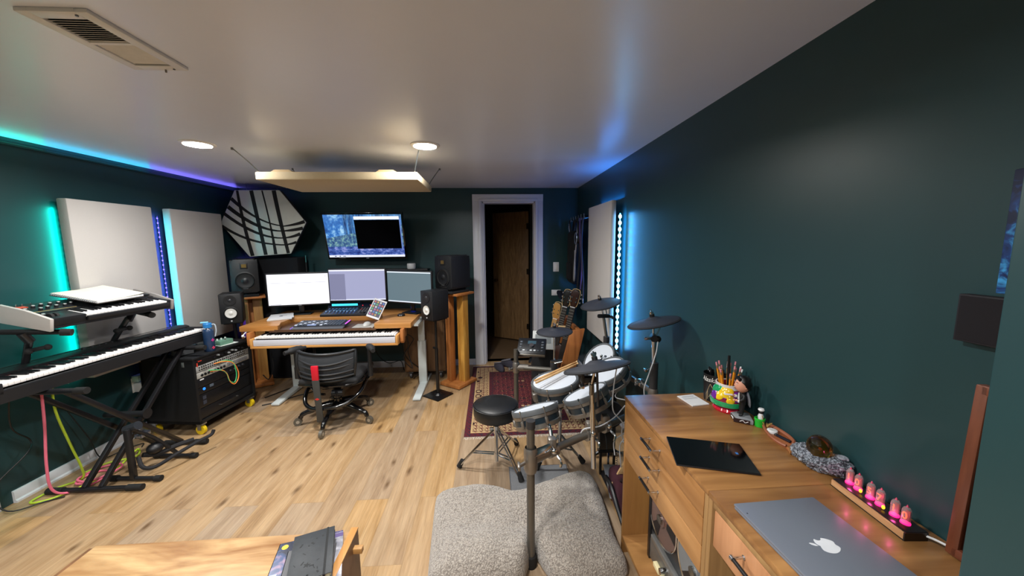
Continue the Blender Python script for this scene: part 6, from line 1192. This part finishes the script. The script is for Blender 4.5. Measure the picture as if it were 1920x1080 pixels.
# green cup with a small black and white peg figure
t = thing('green_cup', 'small bright green cup at the front corner of the bobblehead base', 'cup', (1.045, 1.268, Z)); part(t, 'cup', MB().lathe([(0, 0), (.0165, 0), (.0165, .026), (.018, .0265), (.018, .033), (.0145, .033), (.0145, .006), (0, .006)]), M('1fae2f', .3)); part(t, 'lip', MB().lathe([(.0165, .0335), (.0185, .0325), (.0185, .027), (.0168, .0262)]), M('25bd36', .3))
t = thing('peg_figure', 'tiny black and white peg ornament standing up out of the green cup', 'ornament', (1.048, 1.268, Z + .007)); part(t, 'white_body', MB().lathe([(0, 0), (.007, .004), (.008, .02), (.0105, .034), (.006, .045), (0, .046)]), WHT); part(t, 'dark_middle', MB().sph((.0, 0, .052), .0105, (1, 1, .85), 14), M('101217', .4)); part(t, 'white_cap', MB().lathe([(0, .066), (.009, .065), (.0115, .06), (.009, .056), (0, .055)]), WHT)
# carved tray
t = thing('wooden_tray', 'fish shaped carved wooden tray along the wall beside the bobblehead', 'tray', (1.045, 1.17, Z), -12)
ol = [(.0, .105), (.012, .085), (.022, .06), (.03, .03), (.034, 0), (.03, -.03), (.018, -.05), (.01, -.062), (.012, -.08), (-.014, -.085), (-.012, -.062), (-.02, -.05), (-.028, -.02), (-.028, .02), (-.02, .06), (-.010, .09)]
part(t, 'dish', MB().prism(ol, .008, bev=.002), WOOD('8f4f2c', 'b5754a', 1, 9, .4, 7)); n = len(ol)
part(t, 'raised_wall', MB().tube([(x, y, .012) for x, y in ol[1:8]], .0065, 8, 4).tube([(x, y, .011) for x, y in ol[10:]], .0055, 8, 4), M('94583c', .45, var=.15)); part(t, 'tail', MB().prism([(-.008, -.06), (.008, -.06), (.03, -.105), (.005, -.092), (-.02, -.1)], .01, TR(0, 0, .001), bev=.002), WOOD('8f5a30', 'b98552', 1, 9, .4, 7))
t = thing('bottle_cap', 'white round cap lying in the carved wooden tray', 'cap', (1.046, 1.205, Z + .0085)); part(t, 'cap', MB().lathe([(0, 0), (.0165, 0), (.0175, .003), (.0165, .009), (.014, .0105), (0, .0105)]), WHT); part(t, 'inner_disc', MB().cyl((0, 0, .0105), (0, 0, .011), .012, seg=20), M('cfd2d0', .5))
t = thing('pocket_knife', 'small dark pocket knife lying in the carved wooden tray', 'knife', (1.048, 1.155, Z + .0085), 15); part(t, 'grip', MB().box((0, 0, .004), (.012, .05, .008), bev=.003), M('1b1a26', .4)); part(t, 'bolster', MB().box((0, .027, .004), (.012, .008, .008), bev=.002), STEEL)
t = thing('dried_sprig', 'dried straw coloured sprig standing at the far end of the carved tray', 'sprig', (1.055, 1.245, Z))
for k in range(9): part(t, 'straw', MB().tube([(0, 0, .002), (.006 * math.cos(k * 2.2), .008 * math.sin(k * 2.2), .012), (.013 * math.cos(k * 2.2), .022 * math.sin(k * 2.2), .018 + (.03 if k == 4 else .008 * (k % 3)))], .0012, 5, 3), M('c09a58', .8))
# amber ball on a carved stone stand
SX, SY = 1.035, 1.0
t = thing('stone_stand', 'grey carved stone stand shaped like gnarled roots holding the amber ball', 'stand', (SX, SY, Z), -62)
st = MB(); 
b = bmesh.new(); bmesh.ops.create_icosphere(b, subdivisions=5, radius=1)
for v in b.verts:
    p = v.co.copy(); k = .045
    if p.z > .4: k = .045
    q = V((p.x * .075, p.y * .042, (p.z + 1) * .5 * .072))
    rr = math.hypot(p.x, p.y)
    if p.z > 0: q.z -= .034 * math.exp(-((p.x * .075) ** 2 + (p.y * .042) ** 2) / (2 * .022 ** 2))
    d = NZ.noise(V((p.x * 4, p.y * 3, p.z * 3))) * .007 + abs(NZ.noise(V((p.x * 11, p.y * 9, p.z * 9)))) * .007 + NZ.noise(V((p.x * 25, p.y * 22, p.z * 22))) * .0022
    if p.x > .75: d += .006 * math.sin(p.z * 9)
    q += p.normalized() * d; q.z = max(q.z, 0); q.y = min(q.y, .05); v.co = q
st._join(b, MX(), 0)
def mat_stone():
    m, nt, N, L, bb = nodes('carved_stone'); tc = N.new('ShaderNodeTexCoord'); n = N.new('ShaderNodeTexNoise'); n.inputs['Scale'].default_value = 110; n.inputs['Detail'].default_value = 5; n.inputs['Distortion'].default_value = 1.6; L.new(tc.outputs['Object'], n.inputs['Vector']); cr = N.new('ShaderNodeValToRGB'); e = cr.color_ramp.elements; e[0].position = .42; e[0].color = hx('2c3038') + (1,); e[1].position = .62; e[1].color = hx('9ba3ae') + (1,); L.new(n.outputs['Fac'], cr.inputs[0]); L.new(cr.outputs[0], bb.inputs['Base Color']); bb.inputs['Roughness'].default_value = .7; bp = N.new('ShaderNodeBump'); bp.inputs['Strength'].default_value = .8; bp.inputs['Distance'].default_value = .002; L.new(n.outputs['Fac'], bp.inputs['Height']); L.new(bp.outputs[0], bb.inputs['Normal']); return m
part(t, 'carved_body', st, mat_stone()); part(t, 'scroll', MB().tube([(.052 + .012 * math.cos(a) * (1 - a / 14), .012 * math.sin(a) * (1 - a / 14), .064) for a in [k * .5 for k in range(20)]], .004, 8, 0), M('8c929c', .7)); part(t, 'hollow_shade', MB().sph((.066, -.012, .028), .011, (1, .8, 1), 12), M('0f1014', .8))  # near-black ball on the side; its colour paints the shade of a hollow
t = thing('amber_ball', 'translucent amber glass ball resting in the carved stone stand', 'glass ball', (SX - .004, SY + .002, Z + .073)); 
ab = part(t, 'glass_sphere', MB().sph((0, 0, 0), .0345, (.96, .96, 1.07), seg=40), M('d9881c', .02, trans=1., var=0)); part(ab, 'inner_bubble', MB().sph((.006, .004, -.006), .003, seg=10), M('f2b040', .1, trans=.9))
# tube clock
NX, NY = 1.02, .822
t = thing('tube_clock', 'wooden bar clock with six glowing orange digit tubes over pink lights', 'clock', (NX, NY, Z), -4)
part(t, 'wood_base', MB().box((0, 0, .0095), (.056, .20, .019), bev=.001), WOOD('a87850', 'cfa276', 1, 8, .5, 12)); part(t, 'black_top', MB().box((.002, 0, .0205), (.053, .2, .003), bev=.0006), M('141114', .3)); part(t, 'black_bottom', MB().box((0, 0, .0012), (.0575, .2015, .0024)), M('0d0c0d', .4)); part(t, 'end_cap', MB().box((0, -.1005, .0105), (.057, .003, .021)), M('1a1214', .4))
GLS = M('c9b8b8', .06, alpha=.28, var=0); DG = EMIT('ff3a08', 5)
for k, (y, ch) in enumerate(((.078, '1'), (.052, '0'), (.017, '5'), (-.009, '7'), (-.046, '1'), (-.072, '0'))):
    tb = part(t, 'digit_tube', MB().lathe([(.0088, .024), (.0092, .05), (.0088, .058), (.006, .064), (.002, .066), (0, .0662)], TR(.004, y, 0), 24), GLS)
    part(tb, 'glass_tip', MB().cyl((.004, y, .066), (.004, y, .0715), .003, .0006, 10), M('e8547a', .2, trans=.4)); part(tb, 'lit_digit', MB().text(ch, .026, TR(-.0005, y, .043) @ MX(((0, 0, -1, 0), (-1, 0, 0, 0), (0, 1, 0, 0), (0, 0, 0, 1))), .0012), DG); part(tb, 'back_grid', MB().box((.0075, y, .043), (.001, .011, .028)), M('6b3026', .4, .4)); part(tb, 'socket', MB().cyl((.004, y, .022), (.004, y, .0255), .0098, seg=20), EMIT('ff1a78', 2.2))
    if k % 2 == 0:
        l = bpy.data.lights.new('pink_glow', 'POINT'); l.energy = .03; l.color = (1, .08, .35); l.shadow_soft_size = .004; lo = bpy.data.objects.new('pink_glow', l); COL.objects.link(lo); lo.parent = t; lo.location = (-.012, y - .013, .034)
for y in (.0345, -.0275): part(t, 'colon_lamp', MB().sph((-.006, y, .030), .0035, (1, 1, 1.5), 12), EMIT('ffc21a', 3))
cable('charging_cable', 'white cable leaving the tube clock along the wall', [(1.035, .725, Z + .012), (1.05, .70, Z + .012), (1.065, .66, Z + .008), (1.062, .60, Z + .004), (1.05, .52, Z + .004)], .0028, 'dfe1e2', None)
# tablet and laptop
t = thing('tablet_computer', 'black screened tablet lying face up on the cabinet top', 'tablet', (.733, 1.095, Z), 73.5); part(t, 'body', MB().prism([(-.087, -.122), (.087, -.122), (.087, .122), (-.087, .122)], .006, bev=.0028), M('3a3b3f', .35, .7)); part(t, 'glass_screen', MB().prism([(-.0855, -.1205), (.0855, -.1205), (.0855, .1205), (-.0855, .1205)], .0008, TR(0, 0, .0058)), M('050608', .08)); part(t, 'camera_dot', MB().cyl((0, .115, .0066), (0, .115, .0068), .002, seg=12), M('25282e', .2)); part(t, 'blue_icon', MB().box((.02, -.09, .0067), (.012, .008, .0003), bev=0), EMIT('2a8adf', .5))
t = thing('laptop', 'closed silver laptop with a white fruit logo on its lid', 'laptop', (.77, .69, Z), 2)
ALU = M('868d9a', .36, .4, var=.02); part(t, 'base', MB().prism([(-.117, -.165), (.117, -.165), (.117, .165), (-.117, .165)], .009, TR(0, 0, .002), bev=.004), ALU); ld = part(t, 'lid', MB().prism([(-.118, -.166), (.118, -.166), (.118, .166), (-.118, .166)], .0065, TR(0, 0, .0112), bev=.003), ALU)
for x in (-.1, .1):
    for y in (-.14, .14): part(t, 'rubber_foot', MB().cyl((x, y, 0), (x, y, .0025), .006, seg=12), RUB)
ap = smooth_pts([(0, .62, 0), (.12, .70, 0), (.32, .74, 0), (.52, .66, 0), (.62, .55, 0), (.50, .42, 0), (.46, .24, 0), (.54, .05, 0), (.66, -.04, 0), (.56, -.34, 0), (.36, -.62, 0), (.20, -.68, 0), (0, -.60, 0), (-.20, -.68, 0), (-.38, -.62, 0), (-.60, -.30, 0), (-.70, .10, 0), (-.62, .48, 0), (-.40, .72, 0), (-.16, .70, 0), (0, .62, 0)], 5)
lg = part(ld, 'logo', MB().prism([(p.x * .031, p.y * .031) for p in ap[:-1]], .0006, TR(.004, .016, .0176) @ rot('Z', 90)).prism([(x * .031, y * .031) for x, y in ((.02, .78), (.06, 1.0), (.2, 1.18), (.34, 1.24), (.34, 1.08), (.24, .9), (.1, .8))], .0006, TR(.004, .016, .0176) @ rot('Z', 90)), M('dfe3e8', .2)); lg['label'] = 'white fruit logo with a bite and a leaf'
part(ld, 'edge_dot', MB().cyl((-.108, .128, .0177), (-.108, .128, .0179), .0018, seg=10), BLK)
# hung and leaning things by the near wall
t = thing('wall_box', 'flat black square box on the right wall beside the partition', 'wall box', (1.075, .64, 1.305)); cpart(t, 'body', 1.062, 1.086, .53, .742, 1.304, 1.411, M('17141a', .65), .002); cpart(t, 'wall_bracket', 1.085, XR, .60, .68, 1.33, 1.38, BLK); cpart(t, 'face_cloth', 1.060, 1.063, .535, .738, 1.308, 1.407, M('151217', .95))
t = thing('canvas_print', 'blue night picture on canvas hung on the right wall above the flat black box', 'picture', (1.07, .62, 1.42))
def mat_print():
    m, nt, N, L, b = nodes('blue_print'); tc = N.new('ShaderNodeTexCoord'); n = N.new('ShaderNodeTexNoise'); n.inputs['Scale'].default_value = 28; n.inputs['Detail'].default_value = 8; n.inputs['Distortion'].default_value = 1.5; L.new(tc.outputs['Object'], n.inputs['Vector']); sp = N.new('ShaderNodeSeparateXYZ'); L.new(tc.outputs['Object'], sp.inputs[0]); a = N.new('ShaderNodeMath'); a.operation = 'MULTIPLY_ADD'; a.inputs[1].default_value = -.9; L.new(sp.outputs['Z'], a.inputs[0]); L.new(n.outputs['Fac'], a.inputs[2]); cr = N.new('ShaderNodeValToRGB'); e = cr.color_ramp.elements; e[0].position = .3; e[0].color = hx('0d1a3a') + (1,); e[1].position = .62; e[1].color = hx('3fa0e0') + (1,); q = e.new(.45); q.color = hx('153a78') + (1,); L.new(a.outputs[0], cr.inputs[0]); L.new(cr.outputs[0], b.inputs['Base Color']); b.inputs['Roughness'].default_value = .5; return m
cpart(t, 'canvas', 1.058, 1.082, .50, .682, 1.42, 1.672, mat_print(), .002); cpart(t, 'stretcher_frame', 1.08, XR - .001, .515, .665, 1.43, 1.66, PLY)
t = thing('picture_frame', 'dark reddish wooden frame leaning on the wall at the near end of the cabinets', 'picture frame', (1.06, .6, Z)); q = TR(1.062, .55, Z + .2045) @ rot('Y', 2)
FRW = WOOD('4a2418', '7a4630', 2, 7, .35, 12)
for nm, y0, z0, w_, h_ in (('side_rail', .128, 0, .022, .405), ('side_rail', -.03, 0, .022, .405), ('top_rail', .05, .192, .16, .022), ('bottom_rail', .05, -.192, .16, .022)): part(t, nm, MB().box((0, y0, z0), (.024, w_, h_), mx=q, bev=.003), FRW, True)
part(t, 'inner_liner', MB().box((.002, .05, 0), (.012, .13, .36), mx=q), M('20120d', .5), True); part(t, 'print', MB().box((-.005, .05, 0), (.002, .115, .33), mx=q), M('6b4a38', .4), True)

# ============================================================ low table in front
t = thing('coffee_table', 'low wooden table with swirling pale grain at the front of the room', 'table', (-1.01, 1.02, 0))
part(t, 'table_top', MB().box((-1.03, 1.02, .405), (.94, .58, .03), bev=.003), WOOD('8a5f38', 'c9a677', 0, 2.6, .34, 5, coat=.2, dist=2.8), True); part(t, 'side_panel', MB().box((-.5475, 1.02, .215), (.025, .58, .43), bev=.002), WOOD('5a3c26', '7d5636', 2, 4, .5, 9), True); part(t, 'side_panel', MB().box((-1.5125, 1.02, .205), (.025, .58, .41), bev=.002), WOOD('5a3c26', '7d5636', 2, 4, .5, 9), True)
part(t, 'edge_rim', MB().box((-.5475, 1.02, .433), (.027, .582, .006), bev=.001), WOOD('b07a3e', 'd39c5c', 1, 5, .4, 9), True); part(t, 'lower_shelf', MB().box((-1.03, 1.02, .12), (.94, .54, .02)), WOOD('8a6038', 'b98b58', 0, 3, .5, 8), True); part(t, 'corner_dowel', MB().box((-.525, 1.26, .385), (.045, .022, .022), bev=.003), WOOD('a8763c', 'd3a266', 0, 6, .5, 8), True)
def mag(name, lab, cat, c, d, rz, cover, group='books stacked on the low table', spine=None, pages='d9d4c6'):
    t = thing(name, lab, cat, c, rz, group); part(t, 'cover', MB().box((0, 0, d[2] - .001), (d[0], d[1], .002)).box((0, 0, .001), (d[0], d[1], .002)).box((-d[0] / 2 + .001, 0, d[2] / 2), (.002, d[1], d[2])), cover); part(t, 'pages', MB().box((.001, 0, d[2] / 2), (d[0] - .006, d[1] - .006, d[2] - .004)), M(pages, .8)); return t
zt = .4205
def blot(c1, c2, c3, s):
    m, nt, N, L, b = nodes('cover_' + c1); tc = N.new('ShaderNodeTexCoord'); n = N.new('ShaderNodeTexNoise'); n.inputs['Scale'].default_value = s; n.inputs['Detail'].default_value = 4; n.inputs['Distortion'].default_value = 1; L.new(tc.outputs['Object'], n.inputs['Vector']); cr = N.new('ShaderNodeValToRGB'); e = cr.color_ramp.elements; e[0].position = .42; e[0].color = hx(c1) + (1,); e[1].position = .66; e[1].color = hx(c3) + (1,); q = e.new(.55); q.color = hx(c2) + (1,); L.new(n.outputs['Fac'], cr.inputs[0]); L.new(cr.outputs[0], b.inputs['Base Color']); b.inputs['Roughness'].default_value = .25; return m
t = mag('magazine', 'dark blue magazine with a yellow emblem, lowest of the stack on the low table', 'magazine', (-.662, 1.145, zt), (.215, .285, .008), 14, blot('121a30', '27406e', '9a7a8c', 16)); part(t, 'yellow_emblem', MB().cyl((-.085, .12, .008), (-.085, .12, .0086), .011, seg=20), M('e0b81c', .4)); part(t, 'white_mark', MB().text('E', .03, TR(.085, .115, .0083) @ rot('Z', -10), .0004), WHT); part(t, 'pale_band', MB().box((-.09, -.03, .0083), (.02, .07, .0005), bev=0), M('9fb0dc', .4))
t = mag('booklet', 'crumpled pale silver booklet sticking out beside the black journal', 'booklet', (-.618, 1.165, zt + .0086), (.15, .225, .005), 20, blot('8d8e98', 'b4b4be', 'd9d9e0', 22)); part(t, 'dark_corner', MB().box((.06, .1, .0053), (.03, .02, .0004)), M('5a4a80', .5))
t = mag('book', 'grey book lettered in white under the black journal', 'book', (-.628, 1.105, zt + .0142), (.155, .235, .018), 17, M('4a4b4f', .45)); part(t, 'title', MB().text('DRIVING', .022, TR(.02, -.098, .0183), .0005), WHT); part(t, 'red_circle', MB().lathe([(.010, .0183), (.013, .0188), (.016, .0183)], TR(.06, -.08, 0)), M('c84a3a', .4))
t = thing('journal', 'worn black hardcover journal with an elastic strap on top of the stack', 'journal', (-.635, 1.16, zt + .0328), 20, 'books stacked on the low table'); part(t, 'pages', MB().box((0, 0, .009), (.126, .204, .014)), M('d6d0b4', .8)); part(t, 'cover', MB().prism([(-.066, -.106), (.066, -.106), (.066, .106), (-.066, .106)], .0024, TR(0, 0, .016), bev=.001).prism([(-.066, -.106), (.066, -.106), (.066, .106), (-.066, .106)], .0022, bev=.0009).box((-.0655, 0, .009), (.002, .212, .018)), M('2b2f33', .5, var=.25, scale=50, bump=.2))
part(t, 'elastic_strap', MB().box((.043, 0, .0188), (.007, .2135, .0012)).box((.043, .107, .009), (.007, .0012, .02)).box((.043, -.107, .009), (.007, .0012, .02)), M('0d0f11', .7)); wr = MB(); rj = random.Random(5)
for k in range(16):
    x, y = rj.uniform(-.055, .03), rj.uniform(-.09, .095); wr.box((x, y, .0186), (rj.uniform(.004, .016), rj.uniform(.002, .006), .0004), mx=TR(x, y, 0) @ rot('Z', rj.uniform(0, 180)) @ TR(-x, -y, 0))
part(t, 'embossed_marks', wr, M('15181a', .6)); part(t, 'star_mark', MB().prism([(.012 * (1 if k % 2 == 0 else .4) * math.cos(k * PI / 5), .012 * (1 if k % 2 == 0 else .4) * math.sin(k * PI / 5)) for k in range(10)], .0004, TR(-.012, -.045, .0184)), M('15181a', .6)); part(t, 'lower_page_edge', MB().box((.0, -.1035, .009), (.12, .002, .012)), M('c9c3a2', .8))
